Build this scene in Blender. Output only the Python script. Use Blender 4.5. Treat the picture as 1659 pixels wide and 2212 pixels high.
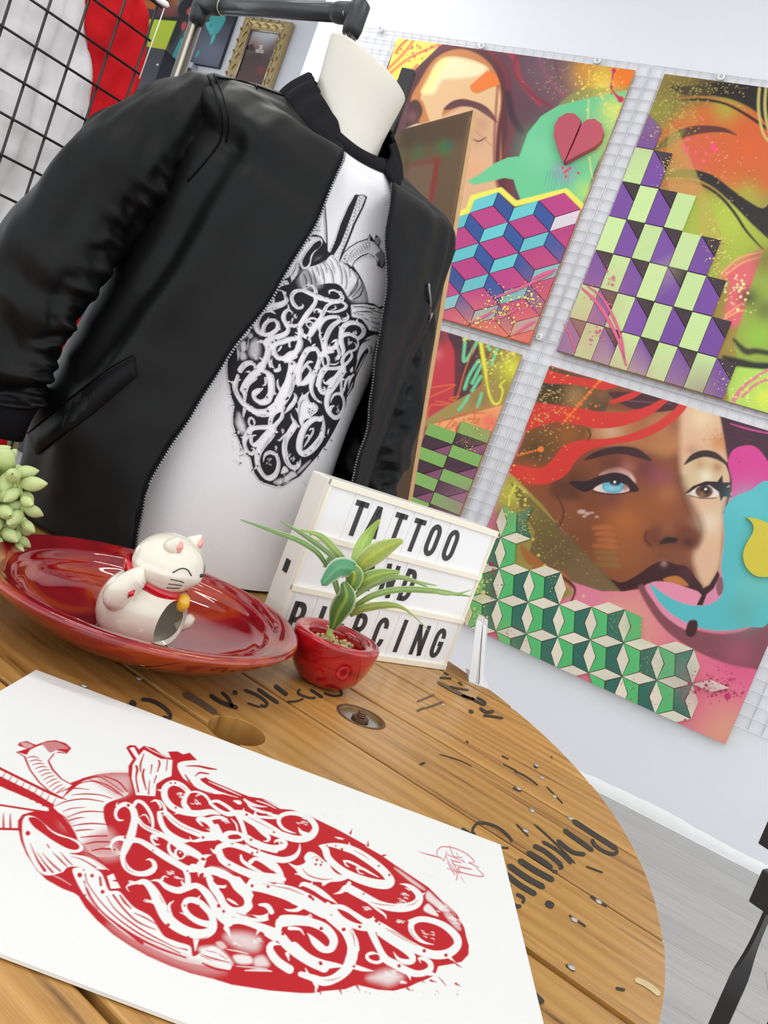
import bpy, bmesh, math, random
import numpy as np
from mathutils import Vector, Matrix, noise as mnoise

# ------------------------------------------------------------------ camera, world, light, exposure
IMG_W, IMG_H, FOC = 1659.0, 2212.0, 1660.0
EYE = 1.048                     # lens height above the floor
TAB = 0.764                     # top of the cable drum table
sc = bpy.context.scene
for _o in list(bpy.data.objects):
    bpy.data.objects.remove(_o)
_roll, _pitch = math.radians(20.62), math.radians(-4.71)
FWD = np.array([0, math.cos(_pitch), math.sin(_pitch)])
_up0 = np.array([0, -math.sin(_pitch), math.cos(_pitch)])
_r0 = np.array([1.0, 0, 0])
RGT = math.cos(_roll) * _r0 + math.sin(_roll) * _up0
UPV = -math.sin(_roll) * _r0 + math.cos(_roll) * _up0
ORG = np.array([0, 0, EYE])
cam = bpy.data.cameras.new('camera')
cam_o = bpy.data.objects.new('camera', cam)
sc.collection.objects.link(cam_o)
cam_o.matrix_world = Matrix(((RGT[0], UPV[0], -FWD[0], 0), (RGT[1], UPV[1], -FWD[1], 0),
                             (RGT[2], UPV[2], -FWD[2], EYE), (0, 0, 0, 1)))
cam.sensor_fit = 'VERTICAL'
cam.sensor_height = 36.0
cam.lens = FOC / IMG_H * 36.0
cam.clip_start = 0.01
sc.camera = cam_o
sc.view_settings.view_transform = 'Standard'
sc.view_settings.look = 'None'
sc.view_settings.gamma = 1.0
sc.view_settings.use_curve_mapping = False
sc.view_settings.exposure = 0.18
sc.cycles.use_denoising = True
sc.cycles.max_bounces = 5
sc.cycles.diffuse_bounces = 3
sc.cycles.glossy_bounces = 3
sc.cycles.transmission_bounces = 5
sc.cycles.transparent_max_bounces = 6
sc.cycles.use_adaptive_sampling = True
sc.cycles.adaptive_threshold = 0.06
sc.cycles.sample_clamp_indirect = 6.0
sc.cycles.caustics_refractive = False
sc.cycles.caustics_reflective = False
wd = bpy.data.worlds.new('daylight')
sc.world = wd
wd.use_nodes = True
wd.node_tree.nodes['Background'].inputs[0].default_value = (0.93, 0.97, 1.0, 1)
wd.node_tree.nodes['Background'].inputs[1].default_value = 1.55
CEIL = 3.75
def area_light(name, loc, sx, sy, power, col=(1, 0.98, 0.95)):
    l = bpy.data.lights.new(name, 'AREA')
    l.shape = 'RECTANGLE'; l.size = sx; l.size_y = sy; l.energy = power; l.color = col
    o = bpy.data.objects.new(name, l); sc.collection.objects.link(o)
    o.location = loc
    return o
LAMPS = [(-1.2, -0.6), (1.2, -0.6), (-1.2, 1.4), (0.9, 1.4), (-1.6, 3.4)]
for _x, _y in LAMPS:
    area_light('ceiling_tube_light', (_x, _y, CEIL - 0.10), 1.15, 0.10, 13)

# ------------------------------------------------------------------ pixel <-> place helpers
def ray(x, y):
    return FWD + (x - IMG_W / 2) / FOC * RGT - (y - IMG_H / 2) / FOC * UPV
def on_z(x, y, z=TAB):
    d = ray(x, y); return ORG + d * ((z - EYE) / d[2])
def at_y(x, y, Y):
    d = ray(x, y); return ORG + d * (Y / d[1])
YAW = math.radians(-22.81)
HD = np.array([math.cos(YAW), math.sin(YAW), 0.0])       # along the painting wall, to the right
NW = np.array([-HD[1], HD[0], 0.0])                       # into the wall
DW = 3.406                                                # distance of the wall
def on_plane(x, y, p0, n):
    d = ray(x, y); return ORG + d * (np.dot(np.asarray(p0) - ORG, n) / np.dot(d, n))
def wall_sz(x, y, out=0.035, D=DW):
    d = ray(x, y); P = d * ((D - out) / np.dot(NW, d)); return float(P @ HD), float(P[2] + EYE)
def wpt(s, z, out=0.0, D=DW):
    return HD * s + NW * (D - out) + np.array([0, 0, z])
def project(P):
    P = np.asarray(P, float) - ORG
    z = P @ FWD
    return IMG_W / 2 + FOC * (P @ RGT) / z, IMG_H / 2 - FOC * (P @ UPV) / z

# ------------------------------------------------------------------ object helpers
COL = sc.collection
def link(o):
    COL.objects.link(o); return o
def tag(o, label=None, cat=None, group=None, kind=None):
    if label: o['label'] = label
    if cat: o['category'] = cat
    if group: o['group'] = group
    if kind: o['kind'] = kind
    return o
def empty(name, loc, label=None, cat=None, group=None):
    o = bpy.data.objects.new(name, None)
    o.location = Vector([float(v) for v in loc]); o.empty_display_size = 0.05
    link(o); o['wl'] = [float(v) for v in loc]
    return tag(o, label, cat, group)
def wloc(o):
    return np.array(o['wl'])
def build(name, verts, faces, mat, parent=None, smooth=False, origin=None, colors=None, kind=None):
    """verts in world metres; the object origin goes to its base, parts hang under their thing"""
    v = np.asarray(verts, float).reshape(-1, 3)
    if origin is None:
        lo, hi = v.min(0), v.max(0)
        origin = (lo + hi) / 2 if parent is not None else np.array([(lo[0] + hi[0]) / 2, (lo[1] + hi[1]) / 2, lo[2]])
    origin = np.asarray(origin, float)
    me = bpy.data.meshes.new(name)
    if isinstance(faces, np.ndarray) and faces.ndim == 2:
        lv = v - origin
        n, k = faces.shape
        me.vertices.add(len(lv)); me.vertices.foreach_set('co', lv.astype(np.float32).ravel())
        me.loops.add(n * k); me.loops.foreach_set('vertex_index', faces.astype(np.int32).ravel())
        me.polygons.add(n)
        me.polygons.foreach_set('loop_start', np.arange(0, n * k, k, dtype=np.int32))
        me.polygons.foreach_set('loop_total', np.full(n, k, dtype=np.int32))
        me.update(calc_edges=True)
    else:
        me.from_pydata([tuple(p) for p in (v - origin)], [], [tuple(int(i) for i in f) for f in faces])
        me.update()
    if smooth:
        me.polygons.foreach_set('use_smooth', np.ones(len(me.polygons), dtype=bool))
    if colors is not None:
        a = me.color_attributes.new('Col', 'FLOAT_COLOR', 'POINT')
        c = np.ones((len(v), 4), np.float32); c[:, :3] = colors
        a.data.foreach_set('color', c.ravel())
    if mat is not None:
        me.materials.append(mat)
    o = bpy.data.objects.new(name, me); link(o)
    o['wl'] = [float(x) for x in origin]
    if parent is not None:
        o.parent = parent
        o.location = Vector([float(x) for x in (origin - wloc(parent))])
    else:
        o.location = Vector([float(x) for x in origin])
    if kind: o['kind'] = kind
    return o
def dup(o, world_origin, parent=None, mat=None):
    c = o.copy(); link(c)
    wo = np.asarray(world_origin, float); c['wl'] = [float(x) for x in wo]
    if parent is not None:
        c.parent = parent; c.location = Vector([float(x) for x in (wo - wloc(parent))])
    else:
        c.location = Vector([float(x) for x in wo])
    return c
class MB:
    """collects shapes into one mesh"""
    def __init__(s): s.v = []; s.f = []
    def add(s, verts, faces):
        b = len(s.v); s.v.extend([np.asarray(p, float) for p in verts]); s.f.extend([[i + b for i in f] for f in faces])
    def box(s, c, ax, ay, az, hx, hy, hz):
        c, ax, ay, az = [np.asarray(q, float) for q in (c, ax, ay, az)]
        vs = [c + sx * hx * ax + sy * hy * ay + sz * hz * az for sz in (-1, 1) for sy in (-1, 1) for sx in (-1, 1)]
        s.add(vs, [(0, 2, 3, 1), (4, 5, 7, 6), (0, 1, 5, 4), (2, 6, 7, 3), (0, 4, 6, 2), (1, 3, 7, 5)])
    def tube(s, pts, r, n=10, cap=True):
        pts = [np.asarray(p, float) for p in pts]
        rr = r if hasattr(r, '__len__') else [r] * len(pts)
        rings = []; prev = None
        for i, p in enumerate(pts):
            t = pts[min(i + 1, len(pts) - 1)] - pts[max(i - 1, 0)]; t = t / (np.linalg.norm(t) + 1e-12)
            if prev is None:
                a = np.array([0, 0, 1.0]) if abs(t[2]) < .9 else np.array([1.0, 0, 0])
            else: a = prev
            u = a - t * (a @ t); u /= np.linalg.norm(u); w = np.cross(t, u); prev = u
            rings.append([p + rr[i] * (math.cos(2 * math.pi * k / n) * u + math.sin(2 * math.pi * k / n) * w) for k in range(n)])
        b = len(s.v)
        for rg in rings: s.v.extend(rg)
        for i in range(len(rings) - 1):
            for k in range(n):
                s.f.append([b + i * n + k, b + i * n + (k + 1) % n, b + (i + 1) * n + (k + 1) % n, b + (i + 1) * n + k])
        if cap:
            s.f.append([b + k for k in range(n)][::-1]); s.f.append([b + (len(rings) - 1) * n + k for k in range(n)])
    def lathe(s, prof, c, n=48, axis=None):
        c = np.asarray(c, float); b = len(s.v)
        for r, z in prof:
            for k in range(n):
                a = 2 * math.pi * k / n; s.v.append(c + np.array([r * math.cos(a), r * math.sin(a), z]))
        for i in range(len(prof) - 1):
            for k in range(n):
                s.f.append([b + i * n + k, b + i * n + (k + 1) % n, b + (i + 1) * n + (k + 1) % n, b + (i + 1) * n + k])
    def prism(s, poly, d):
        """poly: list of world points (planar), extruded by vector d"""
        n = len(poly); d = np.asarray(d, float); P = [np.asarray(p, float) for p in poly]
        s.add(P + [p + d for p in P], [list(range(n))[::-1], [n + i for i in range(n)]] + [[i, (i + 1) % n, n + (i + 1) % n, n + i] for i in range(n)])
    def build(s, name, mat, parent=None, smooth=False, **k):
        return build(name, s.v, s.f, mat, parent, smooth, **k)
def grid_faces(nu, nv, wrap=False):
    i, j = np.meshgrid(np.arange(nu - 1), np.arange(nv if wrap else nv - 1), indexing='ij')
    j2 = (j + 1) % nv
    return np.stack([i * nv + j, i * nv + j2, (i + 1) * nv + j2, (i + 1) * nv + j], -1).reshape(-1, 4)
def smooth_by_angle(o, deg=35):
    me = o.data
    me.polygons.foreach_set('use_smooth', np.ones(len(me.polygons), dtype=bool))
    me.set_sharp_from_angle(angle=math.radians(deg))
    return o
def bevel(o, w, seg=2):
    m = o.modifiers.new('bevel', 'BEVEL'); m.width = w; m.segments = seg; m.limit_method = 'ANGLE'
    return o

# ------------------------------------------------------------------ colour and material helpers
def lin(c):
    if isinstance(c, str):
        c = c.lstrip('#'); c = [int(c[i:i + 2], 16) / 255 for i in (0, 2, 4)]
    c = np.asarray(c, float)
    return np.where(c <= 0.04045, c / 12.92, ((c + 0.055) / 1.055) ** 2.4)
def nodes(name):
    m = bpy.data.materials.new(name); m.use_nodes = True
    nt = m.node_tree; b = nt.nodes['Principled BSDF']
    return m, nt, b
def N(nt, t, **kw):
    n = nt.nodes.new(t)
    for k, v in kw.items():
        if k in n.inputs: n.inputs[k].default_value = v
        else: setattr(n, k, v)
    return n
def plain(name, col, rough=0.5, metal=0.0, spec=0.5, vary=0.06, scale=8.0, bump=0.0, bscale=120.0, coat=0.0, stretch=None, trans=0.0):
    """one paint / plastic / cloth colour with a little noise in it"""
    m, nt, b = nodes(name)
    c = lin(col)
    tc = N(nt, 'ShaderNodeTexCoord'); mp = N(nt, 'ShaderNodeMapping')
    nt.links.new(tc.outputs['Object'], mp.inputs[0])
    if stretch: mp.inputs['Scale'].default_value = stretch
    nz = N(nt, 'ShaderNodeTexNoise', Scale=scale, Detail=4.0, Roughness=0.6)
    nt.links.new(mp.outputs[0], nz.inputs['Vector'])
    mx = N(nt, 'ShaderNodeMix', data_type='RGBA')
    mx.inputs[6].default_value = (*np.clip(c * (1 - vary), 0, 1), 1); mx.inputs[7].default_value = (*np.clip(c * (1 + vary), 0, 1), 1)
    nt.links.new(nz.outputs[0], mx.inputs[0]); nt.links.new(mx.outputs[2], b.inputs['Base Color'])
    b.inputs['Roughness'].default_value = rough; b.inputs['Metallic'].default_value = metal
    b.inputs['Specular IOR Level'].default_value = spec; b.inputs['Coat Weight'].default_value = coat
    b.inputs['Transmission Weight'].default_value = trans
    if bump:
        n2 = N(nt, 'ShaderNodeTexNoise', Scale=bscale, Detail=3.0); nt.links.new(mp.outputs[0], n2.inputs['Vector'])
        bp = N(nt, 'ShaderNodeBump', Strength=bump, Distance=0.002); nt.links.new(n2.outputs[0], bp.inputs['Height'])
        nt.links.new(bp.outputs[0], b.inputs['Normal'])
    return m
def vcol(name, rough=0.5, spec=0.5, bump=0.0, bscale=200.0, stretch=(1, 1, 1), coat=0.0, speck=None):
    """colour attribute (painted / printed artwork computed below) with fine relief"""
    m, nt, b = nodes(name)
    at = N(nt, 'ShaderNodeVertexColor', layer_name='Col')
    out = at.outputs[0]
    tc = N(nt, 'ShaderNodeTexCoord')
    if speck:
        for (scale, thr, colr) in speck:
            vo = N(nt, 'ShaderNodeTexVoronoi', Scale=scale); nt.links.new(tc.outputs['Object'], vo.inputs['Vector'])
            lt = N(nt, 'ShaderNodeMath', operation='LESS_THAN'); lt.inputs[1].default_value = thr
            nt.links.new(vo.outputs['Distance'], lt.inputs[0])
            mx = N(nt, 'ShaderNodeMix', data_type='RGBA'); nt.links.new(lt.outputs[0], mx.inputs[0])
            nt.links.new(out, mx.inputs[6]); mx.inputs[7].default_value = (*lin(colr), 1); out = mx.outputs[2]
    nt.links.new(out, b.inputs['Base Color'])
    b.inputs['Roughness'].default_value = rough; b.inputs['Specular IOR Level'].default_value = spec; b.inputs['Coat Weight'].default_value = coat
    if bump:
        mp = N(nt, 'ShaderNodeMapping'); mp.inputs['Scale'].default_value = stretch
        nt.links.new(tc.outputs['Object'], mp.inputs[0])
        n2 = N(nt, 'ShaderNodeTexNoise', Scale=bscale, Detail=3.0); nt.links.new(mp.outputs[0], n2.inputs['Vector'])
        bp = N(nt, 'ShaderNodeBump', Strength=bump, Distance=0.002); nt.links.new(n2.outputs[0], bp.inputs['Height'])
        nt.links.new(bp.outputs[0], b.inputs['Normal'])
    return m

# ------------------------------------------------------------------ a small painter: layers of shapes evaluated on surface points
def spline(pts, per=6, closed=False):
    P = np.asarray(pts, float); n = len(P)
    if n < 3: return P
    out = []
    rng = n if closed else n - 1
    for i in range(rng):
        if closed: p0, p1, p2, p3 = P[i - 1], P[i], P[(i + 1) % n], P[(i + 2) % n]
        else: p0, p1, p2, p3 = P[max(i - 1, 0)], P[i], P[i + 1], P[min(i + 2, n - 1)]
        for k in range(per):
            t = k / per
            out.append(0.5 * ((2 * p1) + (-p0 + p2) * t + (2 * p0 - 5 * p1 + 4 * p2 - p3) * t * t + (-p0 + 3 * p1 - 3 * p2 + p3) * t ** 3))
    if not closed: out.append(P[-1])
    return np.array(out)
class Canvas:
    def __init__(s, x, y, base):
        s.x = np.asarray(x, float); s.y = np.asarray(y, float)
        s.c = np.tile(lin(base), (len(s.x), 1)) if not isinstance(base, (int, float)) else np.full((len(s.x), 1), float(base))
        s.o = (0, 0); s.k = 1.0; s.aa = 1.2
    def tile(s, ox, oy, k): s.o = (ox, oy); s.k = k; return s
    def T(s, pts):
        P = np.asarray(pts, float).copy(); P[:, 0] = s.o[0] + P[:, 0] / s.k; P[:, 1] = s.o[1] + P[:, 1] / s.k
        if P.shape[1] > 2: P[:, 2] = P[:, 2] / s.k
        return P
    def mix(s, idx, a, col):
        col = lin(col) if not isinstance(col, (int, float)) else np.array([float(col)])
        s.c[idx] = s.c[idx] * (1 - a[:, None]) + col * a[:, None]
    def poly(s, pts, col, feather=0.0, alpha=1.0, curve=True):
        P = s.T(pts)[:, :2]
        if curve: P = spline(P, 5, True)
        f = max(feather / s.k, s.aa)
        m = np.nonzero((s.x > P[:, 0].min() - f) & (s.x < P[:, 0].max() + f) & (s.y > P[:, 1].min() - f) & (s.y < P[:, 1].max() + f))[0]
        if len(m) == 0: return s
        X, Y = s.x[m], s.y[m]; ins = np.zeros(len(m), bool); d2 = np.full(len(m), 1e18)
        Q = np.roll(P, -1, 0)
        for (ax, ay), (bx, by) in zip(P, Q):
            if ay != by:
                c = ((ay > Y) != (by > Y)) & (X < (bx - ax) * (Y - ay) / (by - ay) + ax); ins ^= c
            L = (bx - ax) ** 2 + (by - ay) ** 2 + 1e-12
            t = np.clip(((X - ax) * (bx - ax) + (Y - ay) * (by - ay)) / L, 0, 1)
            d2 = np.minimum(d2, (X - ax - t * (bx - ax)) ** 2 + (Y - ay - t * (by - ay)) ** 2)
        d = np.sqrt(d2) * np.where(ins, 1, -1)
        a = np.clip(d / f * 0.5 + 0.5, 0, 1); a = a * a * (3 - 2 * a) if feather else a
        s.mix(m, a * alpha, col); return s
    def stroke(s, pts, col, w=None, feather=0.0, alpha=1.0, per=5):
        P = s.T(pts)
        if P.shape[1] == 2: P = np.c_[P, np.full(len(P), (w or 4) / s.k)]
        P = spline(P, per) if per > 1 else P
        f = max(feather / s.k, s.aa); R = P[:, 2].max() / 2 + f
        m = np.nonzero((s.x > P[:, 0].min() - R) & (s.x < P[:, 0].max() + R) & (s.y > P[:, 1].min() - R) & (s.y < P[:, 1].max() + R))[0]
        if len(m) == 0: return s
        X, Y = s.x[m], s.y[m]; best = np.full(len(m), -1e9)
        for (ax, ay, aw), (bx, by, bw) in zip(P[:-1], P[1:]):
            rr = max(aw, bw) / 2 + f
            k = np.nonzero((X > min(ax, bx) - rr) & (X < max(ax, bx) + rr) & (Y > min(ay, by) - rr) & (Y < max(ay, by) + rr))[0]
            if len(k) == 0: continue
            x, y = X[k], Y[k]
            L = (bx - ax) ** 2 + (by - ay) ** 2 + 1e-12
            t = np.clip(((x - ax) * (bx - ax) + (y - ay) * (by - ay)) / L, 0, 1)
            d = (aw + (bw - aw) * t) / 2 - np.sqrt((x - ax - t * (bx - ax)) ** 2 + (y - ay - t * (by - ay)) ** 2)
            best[k] = np.maximum(best[k], d)
        a = np.clip(best / f * 0.5 + 0.5, 0, 1)
        s.mix(m, a * alpha, col); return s
    def dot(s, x, y, r, col, feather=0.0, alpha=1.0, ry=None):
        x, y = s.o[0] + x / s.k, s.o[1] + y / s.k; r = r / s.k; ry = r if ry is None else ry / s.k
        f = max(feather / s.k, s.aa)
        m = np.nonzero((abs(s.x - x) < r + f) & (abs(s.y - y) < ry + f))[0]
        if len(m) == 0: return s
        q = np.sqrt(((s.x[m] - x) / r) ** 2 + ((s.y[m] - y) / ry) ** 2); d = (1 - q) * min(r, ry)
        a = np.clip(d / f * 0.5 + 0.5, 0, 1); s.mix(m, a * alpha, col); return s
    def glow(s, x, y, r, col, alpha=1.0):
        x, y = s.o[0] + x / s.k, s.o[1] + y / s.k; r = r / s.k
        q = ((s.x - x) ** 2 + (s.y - y) ** 2) / (r * r); m = np.nonzero(q < 6)[0]
        s.mix(m, np.exp(-q[m]) * alpha, col); return s
    def spatter(s, x, y, rx, ry, n, col, rmin=1.5, rmax=5, seed=1, alpha=1.0):
        rg = random.Random(seed)
        for _ in range(n):
            s.dot(x + rg.gauss(0, rx), y + rg.gauss(0, ry), rmin + (rmax - rmin) * rg.random() ** 3, col, alpha=alpha)
        return s
# ================================================================== the room
M = {}
def wall_mat(name, col, bump=0.25):
    m, nt, b = nodes(name)
    tc = N(nt, 'ShaderNodeTexCoord')
    nz = N(nt, 'ShaderNodeTexNoise', Scale=1.3, Detail=5.0); nt.links.new(tc.outputs['Object'], nz.inputs['Vector'])
    mx = N(nt, 'ShaderNodeMix', data_type='RGBA'); c = lin(col)
    mx.inputs[6].default_value = (*(c * .965), 1); mx.inputs[7].default_value = (*np.clip(c * 1.03, 0, 1), 1)
    nt.links.new(nz.outputs[0], mx.inputs[0]); nt.links.new(mx.outputs[2], b.inputs['Base Color'])
    n2 = N(nt, 'ShaderNodeTexNoise', Scale=9.0, Detail=8.0, Roughness=.62); nt.links.new(tc.outputs['Object'], n2.inputs['Vector'])
    bp = N(nt, 'ShaderNodeBump', Strength=bump, Distance=0.006); nt.links.new(n2.outputs[0], bp.inputs['Height'])
    nt.links.new(bp.outputs[0], b.inputs['Normal']); b.inputs['Roughness'].default_value = .6
    return m
M['wall'] = wall_mat('white_plaster', '#e6e7ec')
M['wall_recess'] = wall_mat('white_plaster_recess', '#dcdde4')
M['skirt'] = wall_mat('rough_white_skirting', '#f2f2f2', 0.8)
M['ceiling'] = wall_mat('ceiling_paint', '#ececec')
def floor_mat():
    m, nt, b = nodes('grey_vinyl_boards')
    tc = N(nt, 'ShaderNodeTexCoord'); mp = N(nt, 'ShaderNodeMapping')
    mp.inputs['Rotation'].default_value = (0, 0, -YAW)
    nt.links.new(tc.outputs['Object'], mp.inputs[0])
    st = N(nt, 'ShaderNodeMapping'); st.inputs['Scale'].default_value = (2.0, 46.0, 1.0); nt.links.new(mp.outputs[0], st.inputs[0])
    nz = N(nt, 'ShaderNodeTexNoise', Scale=2.2, Detail=6.0, Roughness=.7); nt.links.new(st.outputs[0], nz.inputs['Vector'])
    br = N(nt, 'ShaderNodeTexBrick', Scale=1.0, offset=0.37); nt.links.new(mp.outputs[0], br.inputs['Vector'])
    br.inputs['Brick Width'].default_value = 1.22; br.inputs['Row Height'].default_value = .16; br.inputs['Mortar Size'].default_value = .0012
    br.inputs['Color1'].default_value = (*lin('#c6c4c1'), 1); br.inputs['Color2'].default_value = (*lin('#bcbab8'), 1); br.inputs['Mortar'].default_value = (*lin('#8e8d8c'), 1)
    cr = N(nt, 'ShaderNodeValToRGB'); nt.links.new(nz.outputs[0], cr.inputs[0])
    cr.color_ramp.elements[0].position = .3; cr.color_ramp.elements[0].color = (.74, .74, .74, 1)
    cr.color_ramp.elements[1].position = .7; cr.color_ramp.elements[1].color = (1, 1, 1, 1)
    mx = N(nt, 'ShaderNodeMix', data_type='RGBA', blend_type='MULTIPLY'); mx.inputs[0].default_value = 1
    nt.links.new(br.outputs[0], mx.inputs[6]); nt.links.new(cr.outputs[0], mx.inputs[7]); nt.links.new(mx.outputs[2], b.inputs['Base Color'])
    b.inputs['Roughness'].default_value = .42
    return m
M['floor'] = floor_mat()
def slab(name, pts, d, mat):
    mb = MB(); mb.prism(pts, d); return tag(mb.build(name, mat), kind='structure')
Z = np.array([0, 0, 1.0])
slab('floor', [np.array(p, float) for p in ((-7, -3, 0), (6, -3, 0), (6, 8, 0), (-7, 8, 0))], (0, 0, -.05), M['floor'])
slab('ceiling', [np.array(p, float) for p in ((-7, -3, CEIL), (6, -3, CEIL), (6, 8, CEIL), (-7, 8, CEIL))], (0, 0, .08), M['ceiling'])
S_CORNER, D_REC = -2.765, DW + 1.25
slab('wall_right', [wpt(S_CORNER, 0), wpt(4.2, 0), wpt(4.2, CEIL), wpt(S_CORNER, CEIL)], NW * 1.3, M['wall'])
slab('wall_back', [wpt(-7.5, 0, D=D_REC), wpt(S_CORNER, 0, D=D_REC), wpt(S_CORNER, CEIL, D=D_REC), wpt(-7.5, CEIL, D=D_REC)], NW * .1, M['wall_recess'])
# the rough skirting strip: a lumpy plaster fillet along the foot of the painting wall
def skirting():
    ns, nz = 240, 7; v = []
    for i in range(ns):
        s = S_CORNER + (4.2 - S_CORNER) * i / (ns - 1)
        hgt = .052 + .012 * mnoise.noise(Vector((s * 3, 0, 0))) + .006 * mnoise.noise(Vector((s * 17, 3, 0)))
        for k in range(nz):
            t = k / (nz - 1)
            out = .009 * (1 - t ** 3) + .004 * mnoise.noise(Vector((s * 25, t * 4, 1))) * (1 - t)
            v.append(wpt(s, hgt * t, max(out, .0005)))
    o = build('baseboard_right', v, grid_faces(ns, nz), M['skirt'], smooth=True); return tag(o, kind='structure')
skirting()

# ================================================================== white wire grid panels on the wall
M['white_wire'] = plain('white_coated_wire', '#e9eaee', .35, vary=.02)
M['white_plastic'] = plain('white_plastic', '#eeeeee', .35, vary=.02)
M['steel'] = plain('bright_steel', '#c9cacc', .28, metal=1.0, vary=.05)
WIRE_OUT = .010
def wire_panel(s0, s1, z0, z1, label, clips):
    t = empty('wire_grid_panel', wpt((s0 + s1) / 2, z0, WIRE_OUT), label, 'grid panel', 'white wire grid panels on the wall')
    step = .0508
    n = int(round((s1 - s0) / step)); mbv = MB(); r = .0021
    mbv.tube([wpt(s0, z0, WIRE_OUT), wpt(s0, z1, WIRE_OUT)], r, 6)
    o0 = mbv.build('vertical_wire', M['white_wire'], t, True); base = wloc(o0)
    for i in range(1, n + 1): dup(o0, base + HD * ((s1 - s0) * i / n), t)
    m = int(round((z1 - z0) / step)); mbh = MB()
    mbh.tube([wpt(s0, z0, WIRE_OUT + 2 * r), wpt(s1, z0, WIRE_OUT + 2 * r)], r, 6)
    o1 = mbh.build('horizontal_wire', M['white_wire'], t, True); base = wloc(o1)
    for i in range(1, m + 1): dup(o1, base + Z * ((z1 - z0) * i / m), t)
    for (px, py) in clips:
        s, z = wall_sz(px, py, .02)
        mb = MB(); c = wpt(s, z, .0)
        mb.tube([c, c - NW * .018], .0075, 14); k = mb.build('mounting_peg', M['white_plastic'], t, True)
        mb = MB(); mb.tube([c - NW * .018, c - NW * .021, c - NW * .024], [.017, .0165, .010], 18); mb.build('washer', M['white_plastic'], k, True)
        mb = MB(); mb.tube([c - NW * .0235, c - NW * .028], [.0075, .005], 10); mb.build('screw_head', M['steel'], k, True)
wire_panel(-2.49, -.990, 1.742, 2.992, 'white wire grid panel behind the sleeping-woman painting with the wooden heart', [(822, 62), (1040, 98), (1290, 130), (1165, 727)])
wire_panel(-.980, .56, 1.742, 2.992, 'white wire grid panel behind the painting with purple and pale green steps', [(1558, 165)])
wire_panel(-2.49, -.990, .50, 1.732, 'white wire grid panel behind the partly hidden lower painting', [])
wire_panel(-.980, .56, .50, 1.732, 'white wire grid panel behind the blue-eyed face painting', [])

# ================================================================== the four wall paintings (board + painted face + raised wooden pieces)
M['board_edge'] = plain('plywood_edge', '#c9a27c', .6, vary=.12, scale=30)
M['paint'] = vcol('spray_paint_on_board', .42, .4, .10, 60)
M['tile'] = vcol('painted_wood_piece', .5, .4, .35, 30, (1, 1, 8), speck=[(55, .035, '#4a4038')])
OUT = .035
def painting(name, s0, s1, z0, z1, ns, nz, label, painter, base):
    t = empty(name, wpt((s0 + s1) / 2, z0, OUT), label, 'painting')
    mb = MB(); mb.prism([wpt(s0, z0, OUT - .018), wpt(s1, z0, OUT - .018), wpt(s1, z1, OUT - .018), wpt(s0, z1, OUT - .018)], -NW * .0175)
    mb.build('board', M['board_edge'], t)
    S, ZZ = np.meshgrid(np.linspace(s0, s1, ns), np.linspace(z0, z1, nz), indexing='ij')
    P = HD[None] * S.reshape(-1, 1) + NW[None] * (DW - OUT) + Z[None] * ZZ.reshape(-1, 1)
    x, y = project(P); cv = Canvas(x, y, base); painter(cv)
    build('painted_face', P, grid_faces(ns, nz), M['paint'], t, colors=cv.c)
    return t
def clip_rect(poly, s0, s1, z0, z1):
    P = [tuple(p) for p in poly]
    for ax, lim, sg in ((0, s0, 1), (0, s1, -1), (1, z0, 1), (1, z1, -1)):
        Q = []
        for i in range(len(P)):
            a, b = P[i - 1], P[i]; ia, ib = sg * (a[ax] - lim) >= 0, sg * (b[ax] - lim) >= 0
            if ia != ib:
                k = (lim - a[ax]) / (b[ax] - a[ax]); Q.append((a[0] + k * (b[0] - a[0]), a[1] + k * (b[1] - a[1])))
            if ib: Q.append(b)
        P = Q
        if len(P) < 3: return []
    return P
TRND = random.Random(5)
def tile(t, poly, col, rect=None, tint=None, th=.011, gap=.0011, name='wooden_tile'):
    if rect: poly = clip_rect(poly, *rect)
    if len(poly) < 3: return None
    P = np.array(poly); c = P.mean(0)
    ar = abs(0.5 * np.sum(P[:, 0] * np.roll(P[:, 1], -1) - P[:, 1] * np.roll(P[:, 0], -1)))
    if ar < 2e-4: return None
    d = np.linalg.norm(P - c, axis=1, keepdims=True); P = c + (P - c) * (1 - gap * 1.6 / np.maximum(d, .005))
    th = th + TRND.uniform(-.0015, .0015); be = .0012
    P2 = c + (P - c) * (1 - be / np.maximum(np.linalg.norm(P - c, axis=1, keepdims=True), .005))
    n = len(P)
    v = [wpt(q[0], q[1], OUT) for q in P] + [wpt(q[0], q[1], OUT + th - be) for q in P] + [wpt(q[0], q[1], OUT + th) for q in P2]
    ccw = np.sum(P[:, 0] * np.roll(P[:, 1], -1) - P[:, 1] * np.roll(P[:, 0], -1)) > 0
    f = [list(range(2 * n, 3 * n))]
    for k in (0, n): f += [[k + i, k + (i + 1) % n, k + n + (i + 1) % n, k + n + i] for i in range(n)]
    if not ccw: f = [q[::-1] for q in f]
    cl = lin(col) * TRND.uniform(.93, 1.06)
    cols = []
    for q in list(P) + list(P) + list(P2):
        cc = cl
        if tint:
            for (ts, tz, rs, rz, tc, ta) in tint:
                w = ta * math.exp(-((q[0] - ts) / rs) ** 2 - ((q[1] - tz) / rz) ** 2); cc = cc * (1 - w) + lin(tc) * w
        cols.append(np.clip(cc, 0, 1))
    return build(name, v, f, M['tile'], t, colors=np.array(cols))
def inpoly(x, y, P):
    ins = False
    for i in range(len(P)):
        (ax, ay), (bx, by) = P[i - 1], P[i]
        if (ay > y) != (by > y) and x < (bx - ax) * (y - ay) / (by - ay) + ax: ins = not ins
    return ins
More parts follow.
